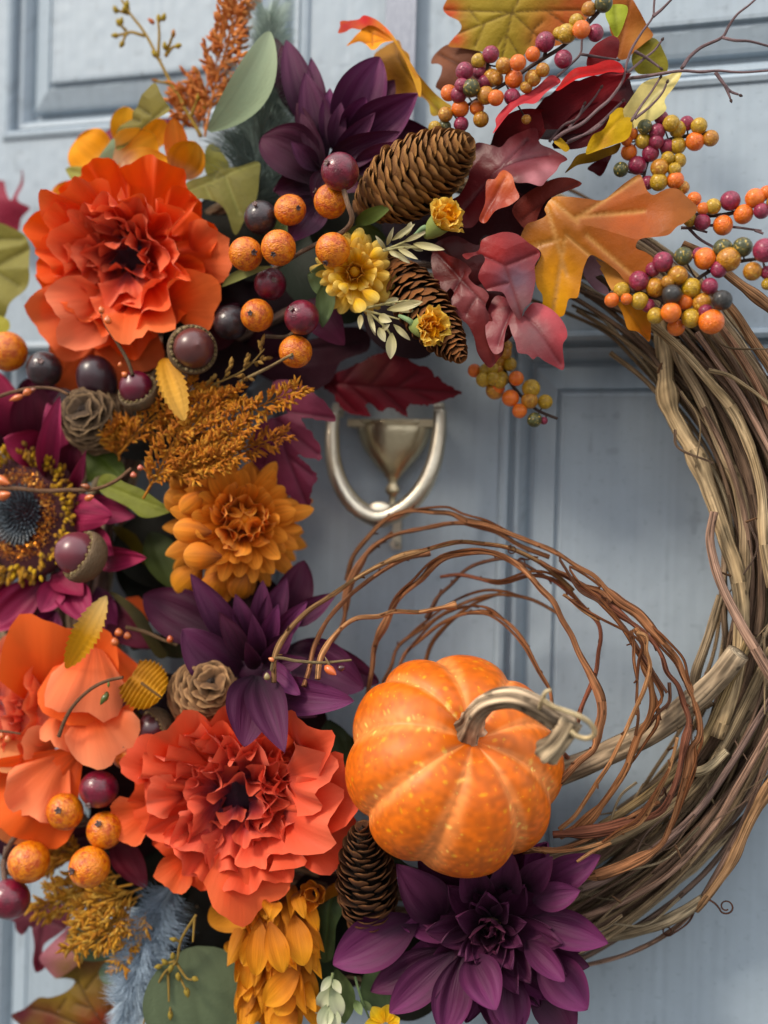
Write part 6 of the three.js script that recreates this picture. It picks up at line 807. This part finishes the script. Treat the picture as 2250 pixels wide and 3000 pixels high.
{ // ribbed mustard leaf
  const c = at(430, 2012, 12.6), s = mpp(c), t = thing('ribbed_leaf', 'short ribbed mustard leaf with zigzag edge beside the tan pine cone', 'leaf', c);
  const Y = V(0.82, -0.38, 0.2).normalize(), N0 = toCam(c), X = Y.clone().cross(N0).normalize(), Z = X.clone().cross(Y), k = petalColor({ c: ['#8a5a10', '#a8741a', '#b07c24'], st: 0.1 }, 4);
  put('blade', sheet(60, 30, (u, v) => { const hw = 78 * s * Math.pow(Math.sin(Math.PI * (0.12 + 0.8 * u)), 0.4) * (0.94 + 0.06 * Math.cos(u * 9 * Math.PI * 2)), w = u - 0.12 * Math.abs(v); return c.clone().addScaledVector(Y, (u - 0.5) * 128 * s - 18 * s * Math.abs(v)).addScaledVector(X, v * hw).addScaledVector(Z, 5 * s * Math.cos(w * 9 * Math.PI * 2) * cl(Math.abs(v) * 4) - 14 * s * v * v); }, k), M.leaf, t);
  put('midrib', rod([c.clone().addScaledVector(Y, -20 * s).addScaledVector(Z, 4 * s), c.clone().addScaledVector(Y, 10 * s).addScaledVector(Z, 7 * s), c.clone().addScaledVector(Y, 62 * s).addScaledVector(Z, 3 * s)], 4.5 * s, 3 * s, { c: '#5e4018' }), M.wood, t);
}
plainLeaf('leaf', 'large sage eucalyptus leaf at the very bottom left of the golden flower', [560, 2775, 10.6], [610, 3080, 10.6], 330, { c: ['#4c5640', '#59644c', '#5f6a52'], e: 0.85, f: 0.55, cup: 0.1, rib: 0.16, nu: 40, nv: 40 });
lobed('maple_leaf', 'olive and red veined maple leaf at the bottom left corner', { pts: C(0, 2200, [75, 1605, 140, 1570, 230, 1502, 300, 1500, 390, 1470, 440, 1430, 448, 1400, 400, 1382, 330, 1378, 420, 1300, 520, 1230, 620, 1250, 720, 1330, 740, 1450, 740, 1600, 740, 1720, 160, 1720, 120, 1660]), z: 8, n: [0, 0.1, 1], c: '#6a5622', vc: '#34240e', vw: 2.6, edge: 5, veins: [[320, 3020, 90, 2960], [320, 3020, 220, 2870], [320, 2980, 330, 2810], [250, 2900, 300, 2830], [170, 2960, 190, 2930], [270, 2950, 230, 2940], [320, 2900, 290, 2860], [340, 2880, 360, 2840]], patches: [[60, 2970, 50, '#4a1420'], [300, 3000, 80, '#6a2618'], [140, 2990, 50, '#5a2a1c'], [260, 2790, 60, '#6a4028']], wav: 0.15, rel: 0.12 });
lobed('leaf', 'pink-mauve leaf at the lower left beside the rust sprigs', { pts: C(0, 2200, [235, 1262, 280, 1200, 370, 1110, 420, 1070, 470, 1150, 500, 1260, 420, 1340, 330, 1382, 270, 1320]), z: 8.6, n: [0, 0.1, 1], c: '#84505a', patches: [[200, 2830, 50, '#7a5a3c'], [170, 2760, 40, '#9a626a']], wav: 0.15 });
lobed('maple_leaf', 'mauve-brown pointed leaf at the left edge under the crimson berry', { pts: C(0, 2200, [40, 1020, 100, 980, 180, 930, 260, 930, 400, 950, 420, 1050, 360, 1110, 270, 1180, 275, 1310, 205, 1356, 200, 1290, 215, 1180, 180, 1070, 135, 1118, 100, 1090, 90, 1040]), z: 8, n: [0, 0, 1], c: '#552530', vc: '#3a141c', veins: [[130, 2650, 110, 2840], [120, 2700, 70, 2730], [100, 2680, 190, 2720]], patches: [[115, 2830, 40, '#5c0a20']], wav: 0.15 });
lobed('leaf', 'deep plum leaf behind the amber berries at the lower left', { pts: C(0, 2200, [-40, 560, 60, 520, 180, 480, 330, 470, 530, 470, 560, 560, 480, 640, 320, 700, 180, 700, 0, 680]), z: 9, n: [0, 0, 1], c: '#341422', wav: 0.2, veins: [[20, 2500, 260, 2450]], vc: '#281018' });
plainLeaf('leaf', 'small sage leaf beside the blue-grey plume at the bottom', [290, 2850, 9], [390, 2850, 9.4], 66, { c: ['#56664c', '#66745a', '#6a785e'] });
plainLeaf('leaf', 'sage leaf behind the rust sprigs near the bottom', [200, 2730, 8.6], [370, 2790, 8.6], 120, { c: ['#4a5a40', '#55644a', '#5a684e'] });
plainLeaf('leaf', 'dark green leaf under the upper pine cone', [1040, 655, 11.6], [1152, 600, 12.6], 46, { c: ['#3e4a22', '#56632e', '#64703c'] });
plainLeaf('leaf', 'grey-green leaf under the orange berries, ending at the dark gap', [650, 840, 11], [800, 780, 12.4], 30, { c: ['#5a5c34', '#767848', '#868a5c'], bend: -0.06 });
plainLeaf('leaf', 'grey-green curled leaf left of the small yellow flower', [985, 830, 11.6], [900, 805, 12.4], 96, { c: ['#4e5a34', '#5c6a42', '#66724e'], ruf: 0.12 });
plainLeaf('leaf', 'grey-green leaf drooping below the small yellow flower', [960, 820, 12], [945, 960, 12.2], 60, { c: ['#3a4628', '#4e5c3a', '#5a6848'], ruf: 0.12 });
lobed('leaf', 'dark grey-green leaf between the pumpkin and the lower pine cone', { pts: C(700, 2200, [900, 590, 960, 640, 1050, 700, 1150, 720, 1215, 745, 1150, 770, 1040, 760, 970, 720, 930, 660]), z: 10, n: [0, 0.2, 1], c: '#3e4a38', vc: '#4c5844', veins: [[1140, 2495, 1270, 2555]], wav: 0.12 });
lobed('leaf', 'dark green holly-like leaf right of the golden flower at the bottom', { pts: C(700, 2200, [390, 1050, 430, 990, 470, 960, 520, 920, 570, 890, 620, 880, 640, 960, 600, 1060, 590, 1160, 560, 1270, 500, 1290, 470, 1180, 430, 1120]), z: 10.2, n: [-0.2, 0, 1], c: '#2c3820', vc: '#44522e', veins: [[970, 2630, 950, 2810]], patches: [[960, 2800, 40, '#4c5a38']], wav: 0.25 });
plainLeaf('leaf', 'narrow green leaf beside the pale sprig at the bottom', [985, 2840, 10.4], [1010, 3000, 10.8], 90, { c: ['#3c4a28', '#5a6840', '#64724a'] });
plainLeaf('leaf', 'dark green leaf low behind the pale sprig at the bottom', [950, 2770, 9], [930, 3000, 9], 130, { c: ['#26321c', '#34422a', '#3c4a30'] });
plainLeaf('leaf', 'dull green leaf under the left petal of the lowest dahlia', [1080, 2830, 9.6], [1130, 2960, 9.6], 110, { c: ['#34422a', '#4a5a3c', '#52624a'] });
lobed('leaf', 'mustard brown leaf in the dark gap right of the magenta petals', { pts: [[330, 1540], [390, 1560], [420, 1600], [460, 1650], [440, 1660], [400, 1640], [360, 1600]], z: 7.6, n: [0, 0, 1], c: '#544812', wav: 0.2 });
lobed('leaf', 'dark olive strip leaf below the acorn on the sunflower', { pts: [[316, 1736], [340, 1740], [420, 1800], [460, 1870], [482, 1925], [462, 1930], [420, 1860], [370, 1790]], z: 9.4, n: [0, 0, 1], c: '#3a3418', wav: 0.1 });
lobed('leaf', 'dark olive leaf under the tiny rust pods, left of the middle purple dahlia', { pts: [[368, 1840], [430, 1850], [520, 1880], [560, 1920], [500, 1930], [430, 1900], [380, 1905]], z: 8.4, n: [0, 0, 1], c: '#2e2e16', wav: 0.15 });
lobed('leaf', 'dark sage leaf above the dark plum nut', { pts: [[300, 1900], [330, 1890], [360, 1980], [400, 2070], [470, 2190], [460, 2200], [380, 2110], [330, 2010]], z: 9, n: [0, 0, 1], c: '#3e4430', wav: 0.1 });
plainLeaf('leaf', 'crimson leaf in half shade under the bright red leaf strip', [1540, 370, 9.4], [1850, 215, 10.2], 120, { c: ['#30060c', '#5c0c16', '#7c101a'], e: 0.85, f: 0.9, jag: 0.12, jn: 7, rib: 0.03, ruf: 0.06 });
plainLeaf('leaf', 'dark crimson leaf behind the yellow leaf and the twigs', [1620, 430, 9.2], [1835, 300, 9.6], 110, { c: ['#2c040a', '#560a14', '#6e0e1a'], ruf: 0.06 });
plainLeaf('leaf', 'dark red leaf under the pinkish red leaf edge', [1440, 430, 9.2], [1620, 330, 9.8], 120, { c: ['#34060c', '#5c0e14', '#70141a'], ruf: 0.06 });
lobed('oak_leaf', 'brown-red leaf between the burgundy leaf and the big orange oak leaf', { pts: [[1560, 560], [1620, 530], [1680, 520], [1705, 530], [1660, 560], [1600, 590], [1575, 640], [1560, 690], [1520, 650], [1500, 610]], z: 9.8, n: [0.1, 0.2, 1], c: '#6a241a', vc: '#4e1812', veins: [[1530, 640, 1690, 530]], wav: 0.15 });
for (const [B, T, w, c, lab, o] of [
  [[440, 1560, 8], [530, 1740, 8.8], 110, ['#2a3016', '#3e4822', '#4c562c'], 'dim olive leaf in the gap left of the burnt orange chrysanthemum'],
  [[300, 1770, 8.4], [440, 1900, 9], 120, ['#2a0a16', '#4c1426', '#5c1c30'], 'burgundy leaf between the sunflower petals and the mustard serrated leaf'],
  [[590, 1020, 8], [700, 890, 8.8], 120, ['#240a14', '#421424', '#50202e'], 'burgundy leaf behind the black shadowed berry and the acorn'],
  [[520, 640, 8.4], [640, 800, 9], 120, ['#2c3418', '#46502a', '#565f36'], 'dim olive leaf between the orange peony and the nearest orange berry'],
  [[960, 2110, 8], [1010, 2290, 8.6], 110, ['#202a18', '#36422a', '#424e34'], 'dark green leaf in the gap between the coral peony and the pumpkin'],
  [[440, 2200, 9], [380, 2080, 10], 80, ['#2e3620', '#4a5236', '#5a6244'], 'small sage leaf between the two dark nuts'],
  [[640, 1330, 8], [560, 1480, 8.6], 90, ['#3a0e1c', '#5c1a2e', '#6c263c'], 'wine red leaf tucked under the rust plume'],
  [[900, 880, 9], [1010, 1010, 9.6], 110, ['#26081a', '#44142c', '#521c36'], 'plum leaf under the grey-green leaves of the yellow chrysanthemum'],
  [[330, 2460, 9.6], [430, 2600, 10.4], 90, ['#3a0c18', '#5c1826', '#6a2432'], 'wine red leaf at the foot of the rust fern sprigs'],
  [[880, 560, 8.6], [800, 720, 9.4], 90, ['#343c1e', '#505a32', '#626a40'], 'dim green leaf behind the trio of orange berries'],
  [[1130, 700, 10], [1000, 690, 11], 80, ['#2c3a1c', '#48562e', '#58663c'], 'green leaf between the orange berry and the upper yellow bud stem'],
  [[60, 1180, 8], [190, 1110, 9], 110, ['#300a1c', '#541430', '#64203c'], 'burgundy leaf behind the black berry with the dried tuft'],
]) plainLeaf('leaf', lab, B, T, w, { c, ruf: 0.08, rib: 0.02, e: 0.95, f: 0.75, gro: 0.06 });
plume('short rust sprig in the gap above the burnt orange chrysanthemum', [[[660, 1330, 10.6], [760, 1300, 11.2], [840, 1270, 11.4]]], { n: 16, c: ['#c47420', '#d68a32', '#a85f18'], sc: '#b8742a', bl: 50, budL: 24, budW: 7.5, nb: 9 });
plume('small rust sprig left of the blue-grey plume', [[[440, 2650, 10.6], [390, 2740, 11.4], [350, 2830, 11.6]]], { n: 14, c: ['#d0933a', '#bd8028', '#dca850'], sc: '#b07e34', bl: 48, budL: 26, budW: 8, nb: 8 });
lobed('oak_leaf', 'dull red oak leaf filling the space behind the three red oak leaves', { pts: [[1262, 722], [1330, 690], [1400, 720], [1440, 700], [1500, 760], [1490, 830], [1530, 900], [1500, 980], [1440, 1010], [1400, 960], [1360, 900], [1310, 880], [1300, 810]], z: 9.6, n: [0, 0, 1], c: '#4c1416', vc: '#380c10', veins: [[1290, 720, 1480, 970], [1390, 840, 1480, 800], [1400, 860, 1350, 890]], wav: 0.15, m: M.satin });
// shaded foliage packed between the flowers
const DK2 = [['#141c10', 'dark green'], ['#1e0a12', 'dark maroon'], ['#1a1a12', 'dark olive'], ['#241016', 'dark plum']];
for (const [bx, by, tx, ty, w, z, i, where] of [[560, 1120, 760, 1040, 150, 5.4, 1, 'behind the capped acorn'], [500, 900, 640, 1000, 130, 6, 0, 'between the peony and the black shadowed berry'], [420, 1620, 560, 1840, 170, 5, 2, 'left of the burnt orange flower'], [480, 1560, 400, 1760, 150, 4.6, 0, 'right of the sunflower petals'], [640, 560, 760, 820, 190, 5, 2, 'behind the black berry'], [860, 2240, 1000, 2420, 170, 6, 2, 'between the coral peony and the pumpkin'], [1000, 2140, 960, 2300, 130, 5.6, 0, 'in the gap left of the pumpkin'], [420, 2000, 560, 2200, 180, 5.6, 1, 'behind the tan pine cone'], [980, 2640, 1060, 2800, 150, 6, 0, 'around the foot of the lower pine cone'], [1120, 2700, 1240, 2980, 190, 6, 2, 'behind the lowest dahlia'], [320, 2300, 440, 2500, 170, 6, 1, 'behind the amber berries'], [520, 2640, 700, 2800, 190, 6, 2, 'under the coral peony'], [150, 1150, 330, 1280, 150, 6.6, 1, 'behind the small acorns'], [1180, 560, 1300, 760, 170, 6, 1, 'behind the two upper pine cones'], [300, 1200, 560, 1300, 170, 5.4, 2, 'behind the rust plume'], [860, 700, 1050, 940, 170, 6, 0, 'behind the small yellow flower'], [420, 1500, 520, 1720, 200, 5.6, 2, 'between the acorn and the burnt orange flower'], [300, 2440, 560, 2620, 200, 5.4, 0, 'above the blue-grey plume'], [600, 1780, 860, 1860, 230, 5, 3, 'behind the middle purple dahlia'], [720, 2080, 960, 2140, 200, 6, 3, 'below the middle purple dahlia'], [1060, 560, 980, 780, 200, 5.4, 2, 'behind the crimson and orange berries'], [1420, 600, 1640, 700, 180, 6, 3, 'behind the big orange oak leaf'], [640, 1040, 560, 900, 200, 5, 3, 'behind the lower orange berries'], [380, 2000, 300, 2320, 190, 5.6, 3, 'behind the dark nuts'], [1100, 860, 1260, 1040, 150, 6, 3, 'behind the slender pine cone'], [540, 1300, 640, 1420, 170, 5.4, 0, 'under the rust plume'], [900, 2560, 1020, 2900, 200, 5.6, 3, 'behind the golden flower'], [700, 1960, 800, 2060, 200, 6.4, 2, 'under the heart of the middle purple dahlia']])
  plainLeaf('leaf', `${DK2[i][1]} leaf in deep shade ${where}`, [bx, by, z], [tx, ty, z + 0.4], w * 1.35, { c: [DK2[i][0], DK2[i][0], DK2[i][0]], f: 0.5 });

// ================================================================== DRIED GRASSES, SPRIGS AND TWIGS
plume('orange astilbe plume rising at the top left', [[[600, 400, 7.6], [628, 260, 7.8], [668, 120, 7.8], [706, -40, 7.6]], [[585, 400, 7], [560, 330, 7], [545, 270, 7]], [[650, 380, 7.4], [705, 290, 7.6], [745, 215, 7.6]], [[600, 380, 7], [600, 280, 6.8], [640, 170, 6.8], [690, 60, 6.6], [730, -30, 6.6]]], { n: 26, c: ['#e88a4a', '#f09c5c', '#e0904e', '#d87c40'], sc: '#e09050', sc2: '#d08042', bl: 80, budL: 26, budW: 11, nb: 9 });
plume('rust plume spreading right below the capped acorn', [[[470, 1330, 11], [600, 1270, 11.6], [740, 1200, 12], [875, 1140, 12]], [[440, 1400, 11.4], [560, 1350, 12], [650, 1290, 12.2], [720, 1250, 12.2]], [[480, 1400, 12], [600, 1360, 12.4], [690, 1330, 12.6]], [[350, 1330, 11], [420, 1250, 11.6], [520, 1170, 11.6], [580, 1120, 11.4]], [[420, 1460, 11.6], [470, 1370, 12.4], [520, 1280, 12.2], [640, 1180, 11.6]], [[350, 1350, 10.6], [345, 1280, 11], [360, 1250, 11]], [[440, 1300, 11], [560, 1200, 11.4], [700, 1160, 11.4]]], { n: 30, c: ['#e4942c', '#d6821e', '#eca848', '#c47420'], sc: '#cc8636', sc2: '#a86a24', bl: 64, budL: 26, budW: 7.5, nb: 12 });
plume('thin tan twig with small buds in front of the lowest orange berry', [[[560, 1150, 11], [640, 1120, 11.6], [720, 1080, 12], [775, 1022, 12]]], { n: 7, name: 'bud_twig', c: ['#a8803e', '#b58c4a', '#8a6630'], sc: '#a08048', sc2: '#806434', bl: 60, budL: 26, budW: 11, nb: 6 });
plume('rust fern sprigs below the amber berries at the bottom left', [[[390, 2590, 9.8], [300, 2610, 10.4], [200, 2640, 10.8], [100, 2670, 10.8]], [[420, 2620, 10], [330, 2670, 11], [260, 2720, 11.4], [215, 2780, 11.4]], [[400, 2640, 10.6], [340, 2700, 11.6], [280, 2760, 12]], [[380, 2560, 9.4], [280, 2580, 10], [170, 2610, 10.4]], [[250, 2520, 9.4], [200, 2500, 9.8], [150, 2515, 9.8]], [[420, 2600, 10.4], [340, 2630, 11.4], [240, 2660, 11.6]]], { n: 22, c: ['#dca040', '#c88a2a', '#e4b256', '#b87a24'], sc: '#c08c3c', sc2: '#9a6e28', bl: 66, budL: 30, budW: 9.5, nb: 8, group: undefined });
feather('teal-grey feathery grass between the sage leaf and the purple dahlia', [[745, 640, 6.8], [770, 420, 7], [785, 250, 7], [790, 70, 6.8]], 330, { c: ['#42504c', '#6a7872', '#98a89e', '#c6d2c6'], N: 9000, pe: 0.42, hw: 0.8 });
feather('blue-grey feathery plume hanging at the bottom below the coral peony', [[500, 2600, 9.8], [450, 2720, 10.6], [400, 2860, 11], [352, 3040, 10.8]], 205, { c: ['#56646f', '#8494a4', '#a8b8c6', '#ccd8e0'], N: 9500, pe: 0.6, hw: 0.8 });
sprig('cream-green leafy sprig beside the upper yellow bud', [[[1105, 740], [1160, 720], [1220, 690]], [[1120, 735], [1180, 725], [1240, 728]]], [[1148, 723, 1211, 722, 20], [1134, 718, 1153, 665, 14], [1148, 704, 1216, 656, 18], [1182, 709, 1255, 675, 16], [1211, 714, 1303, 731, 22], [1148, 733, 1202, 772, 16], [1165, 727, 1225, 760, 16], [1170, 700, 1195, 660, 14], [1190, 690, 1205, 650, 18], [1130, 730, 1100, 690, 13], [1200, 720, 1240, 735, 14], [1140, 735, 1170, 755, 13]], 12.4, { c: ['#a49a6c', '#c2ba92', '#d2caa8'], sc: '#b4ac7c' });
sprig('cream-green leafy sprig below the small yellow flower, over the knocker leaf', [[[1045, 905], [1110, 920], [1170, 935]], [[1060, 905], [1130, 890], [1200, 880]], [[1080, 915], [1130, 960], [1150, 990]]], [[1076, 907, 1100, 984, 16], [1110, 927, 1148, 942, 28], [1120, 965, 1142, 950, 16], [1148, 975, 1144, 1052, 32], [1153, 950, 1202, 997, 18], [1134, 907, 1235, 888, 26], [1124, 893, 1168, 874, 22], [1057, 922, 1054, 965, 18], [1145, 900, 1215, 912, 20], [1110, 960, 1128, 1002, 24], [1085, 930, 1100, 975, 12], [1180, 890, 1240, 884, 18], [1150, 915, 1190, 890, 16]], 12.6, { c: ['#a49a6c', '#c2ba92', '#d2caa8'], sc: '#b4ac7c' });
sprig('pale frosted sprig hanging at the bottom left of the lowest dahlia', [[[975, 2850], [965, 2920], [960, 3010]]], [[975, 2880, 925, 2970, 44], [970, 2890, 1000, 2980, 46], [965, 2940, 940, 3020, 50], [970, 2950, 985, 3020, 44], [975, 2870, 1000, 2910, 26], [970, 2860, 940, 2905, 26]], 11.6, { c: ['#8f9a78', '#b4b898', '#c9c8b0'], sc: '#8a9668' });
sprig('thin green flower stem at the bottom left of the lowest dahlia', [[[1040, 2860], [1060, 2930], [1085, 2990]]], [[1055, 2930, 1090, 2960, 22], [1040, 2930, 1060, 2975, 26]], 11, { c: ['#5c6e44', '#7c8c60', '#8a9870'], sc: '#71855a' });
function budSprig(label, stems, buds, z, c, o) { const p0 = at(...stems[0][0], z), t = thing('bud_sprig', label, 'sprig', p0), s = mpp(p0); for (const st of stems) put('stem', rod(path(st, z, z + 0.4), (o.r ?? 5) * s, (o.r ?? 5) * 0.6 * s, { c: o.sc, c2: o.sc2, m: 7 }), M.wood, t); for (const [x, y, dx, dy, l, w, h] of buds) { const d = V(dx, dy, 0.3).normalize(); put('bud', bud(at(x, y, z + 0.3).addScaledVector(d, -(l ?? 26) * 0.5 * s), d, (l ?? 26) * s, (w ?? 16) * s, h ?? c, 0.12), M.leaf, t); } return t; }
budSprig('tall olive-yellow sprig with round buds at the top left against the door', [[[590, 400], [520, 280], [463, 169], [424, 96], [381, 39], [357, 0], [345, -30]], [[463, 165], [466, 100], [463, 55]], [[424, 105], [376, 96], [357, 130]], [[371, 92], [350, 70]], [[485, 165], [505, 140], [522, 133]], [[486, 160], [500, 120], [508, 97]], [[470, 180], [452, 158]], [[378, 40], [345, 30], [338, 20]], [[376, 30], [372, 0]], [[376, 98], [340, 104]], [[540, 310], [500, 250], [455, 238]], [[560, 340], [575, 300], [580, 285]]], [[337, 104, -1, 0], [357, 130, -0.4, -1], [347, 66, -0.3, 1], [338, 28, -0.3, 0.8], [372, 12, 0.2, 1], [465, 54, 0, 1], [480, 50, 0.5, 1], [443, 62, -0.7, 0.6, 26, 14, '#b86a48'], [523, 134, 1, 0.1], [508, 98, 0.2, 1, 26, 14, '#b07a48'], [483, 134, 0, 1], [452, 158, -0.5, 0.7], [355, 62, 0.4, 1], [366, 25, 0.5, 1], [582, 284, 0.2, 1], [454, 236, -1, 0.2, 24, 12, '#8a5a38'], [600, 310, 0.2, 1, 22, 12]], 7.6, '#a08a3a', { sc: '#a8883c', sc2: '#866c2a', r: 5.5 });
budSprig('olive-yellow bud sprig over the large sage leaf at the bottom', [[[575, 2680], [530, 2755], [515, 2820], [482, 2850], [435, 2950], [415, 3020]], [[570, 2690], [565, 2760]], [[515, 2820], [550, 2868], [575, 2868]], [[520, 2850], [545, 2900]], [[492, 2850], [495, 2935]], [[515, 2815], [465, 2830]], [[495, 2935], [465, 2970]], [[495, 2930], [500, 2970]], [[530, 2760], [510, 2752]]], [[463, 2832, -1, -0.2], [482, 2818, -0.5, 0.6], [506, 2800, 0.1, 1], [572, 2868, 1, 0], [548, 2908, 0.5, -1, 30, 18], [462, 2972, -0.4, -1, 30, 18], [499, 2974, 0.2, -1, 30, 16], [482, 2960, -0.2, -1, 26, 16], [508, 2752, -1, 0.2, 26, 14], [522, 2862, 0.4, -1], [500, 2838, -0.2, -1]], 12, '#8f7c3c', { sc: '#94783a', sc2: '#75602c', r: 4.5 });
podWire('brown wire with terracotta pods crossing the magenta sunflower', [[-20, 1430], [55, 1432], [120, 1438], [200, 1436], [285, 1432], [345, 1405], [385, 1372]], [[8, 1408, 0.1, 60, 30, 1, -0.35], [10, 1452, 0.1, 62, 30, 1, 0.25], [262, 1458, 0.1, 38, 20, 0.9, 0.3], [250, 1424, 0.2, 30, 16, -1, 0.2, '#8a4a28'], [391, 1391, 0, 20, 20, 0, 1, '#b06048'], [411, 1370, 0, 19, 19, 0, 1, '#a85a48']], 13.4, 7);
podWire('brown wire with tiny terracotta buds rising beside the capped acorn', [[388, 1100], [375, 1060], [345, 1005], [312, 955], [300, 920]], [[297, 908, 0, 26, 20, -0.1, 1], [315, 938, 0.4, 30, 26, 0, 1], [352, 1068, 0, 18, 14, 0.3, 1], [365, 1097, 0, 22, 20, -0.6, 0.6]], 13.4, 6, '#4f4028');
podWire('brown wire with two terracotta pods at the left edge above the sunflower', [[-20, 1168], [40, 1148], [110, 1136], [170, 1142], [200, 1156]], [[48, 1166, 0.1, 46, 18, -1, -0.4], [79, 1150, 0.3, 30, 22, -0.6, -0.5], [96, 1143, 0.1, 26, 14, 1, 0.2, '#7a4028']], 13.6, 6);
podWire('three tiny terracotta pods on a dark wire left of the middle purple dahlia', [[370, 1838], [420, 1850], [480, 1875], [520, 1890]], [[348, 1852, 0, 26, 26, 0, 1], [373, 1862, 0.2, 24, 22, 0, 1], [336, 1880, 0.2, 28, 26, 0, 1], [498, 1872, 0.2, 24, 20, 0, 1, '#b0532c']], 11.6, 6, '#5a4428');
podWire('curved brown wire with two green pods over the sideways peony', [[172, 2158], [190, 2110], [225, 2055], [280, 2010], [320, 1992], [360, 1984]], [[304, 2048, -0.3, 40, 18, -0.5, -1, '#4a5626'], [312, 2040, -0.5, 30, 15, 0.1, -1, '#3c461c'], [318, 2005, 0, 20, 8, 0.2, 1, '#66743c']], 14.4, 6);
podWire('greenish vine with an orange pod in front of the middle purple dahlia', [[795, 1965], [805, 1930], [870, 1936], [940, 1942], [990, 1938], [1030, 1934]], [[968, 1964, 0.2, 48, 26, 0.9, -0.5, '#c4643a'], [1000, 1957, 0.1, 24, 20, 1, 0.4, '#3a1418'], [795, 1932, 0.1, 20, 14, -0.8, 0.4, '#c87a50'], [782, 1982, 0.1, 26, 20, 0, 1, '#8a7a52'], [960, 1940, 0.2, 40, 8, -0.5, 1, '#7a6440']], 14.2, 5, '#7a6c48');
podWire('thin wire with small buds below the tan acorn cap at the left edge', [[-10, 2140], [30, 2145], [60, 2150]], [[5, 2155, 0.1, 20, 16, 0, 1], [22, 2165, 0.2, 24, 20, 0, 1]], 14, 4);
{ // bare dark twigs, upper right
  const t = thing('bare_twig', 'bare dark branching twigs fanning out at the upper right over the door', 'twig', at(1800, 240, 11)), s = mpp(t.position);
  const L = [[[360, 850], [430, 800], [530, 750], [620, 670], [700, 600], [780, 480], [800, 390], [830, 300], [890, 200], [960, 100], [965, 40], [970, -20]], [[960, 100], [1010, 60], [1080, -10]], [[790, 478], [900, 465], [1000, 450], [1140, 430], [1250, 438], [1350, 430], [1500, 440], [1680, 428]], [[1340, 440], [1375, 490], [1430, 555], [1480, 575]], [[1400, 520], [1430, 600]], [[1135, 415], [1180, 350], [1250, 290], [1385, 222], [1420, 160], [1470, 90], [1545, 30], [1600, -20]], [[1385, 228], [1460, 245], [1540, 250], [1680, 285]], [[380, 465], [450, 400], [520, 325], [530, 240], [560, 130]], [[520, 328], [620, 345], [740, 362]], [[850, 310], [910, 345], [960, 380], [1000, 410]], [[810, 440], [900, 360], [970, 305], [1010, 250]], [[830, 735], [890, 640], [950, 560], [1000, 480]], [[850, 720], [950, 640], [1020, 560], [1042, 510]], [[450, 780], [520, 690], [600, 600], [640, 540]], [[330, 860], [420, 760], [500, 720], [540, 640]], [[420, 880], [520, 830], [640, 750], [770, 620]], [[440, 860], [600, 790], [700, 700]]];
  L.forEach((l, i) => { const pts = []; for (const q of l) pts.push(at(1450 + q[0] * 0.48222, q[1] * 0.48222, 11.2 + 1.6 * noise(q[0] * 0.004, i * 0.3) + (i > 1 && i < 7 ? -0.6 : 0))); put('twig', rod(pts, (i < 6 ? 5.6 : 4.4) * s, 3 * s, { c: '#80686a', c2: '#584648', knot: 0.6, rough: 0.2, n: l.length * 6, m: 7 }), M.wood, t); const e = pts[pts.length - 1], d = e.clone().sub(pts[pts.length - 2]).normalize(); put('bud', bud(e, d, 14 * s, 9 * s, '#5a443f'), M.wood, t); });
}
{ const t = thing('bare_twig', 'short bare twig below the thin berry spray at the right edge', 'twig', at(2005, 668, 9)), s = mpp(t.position); for (const l of [[[1130, 1385], [1200, 1385], [1300, 1370], [1450, 1380], [1620, 1402]], [[1180, 1390], [1240, 1450], [1340, 1510]], [[1200, 1385], [1290, 1412]], [[1580, 1398], [1630, 1420]]]) put('twig', rod(l.map((q) => at(1450 + q[0] * 0.48222, q[1] * 0.48222, 9.2)), 5 * s, 3.4 * s, { c: '#80686a', c2: '#584648', knot: 0.5, m: 7 }), M.wood, t); }

scene.traverse((o) => { if (o.isMesh) { o.castShadow = true; o.receiveShadow = true; } });
renderer.render(scene, camera);
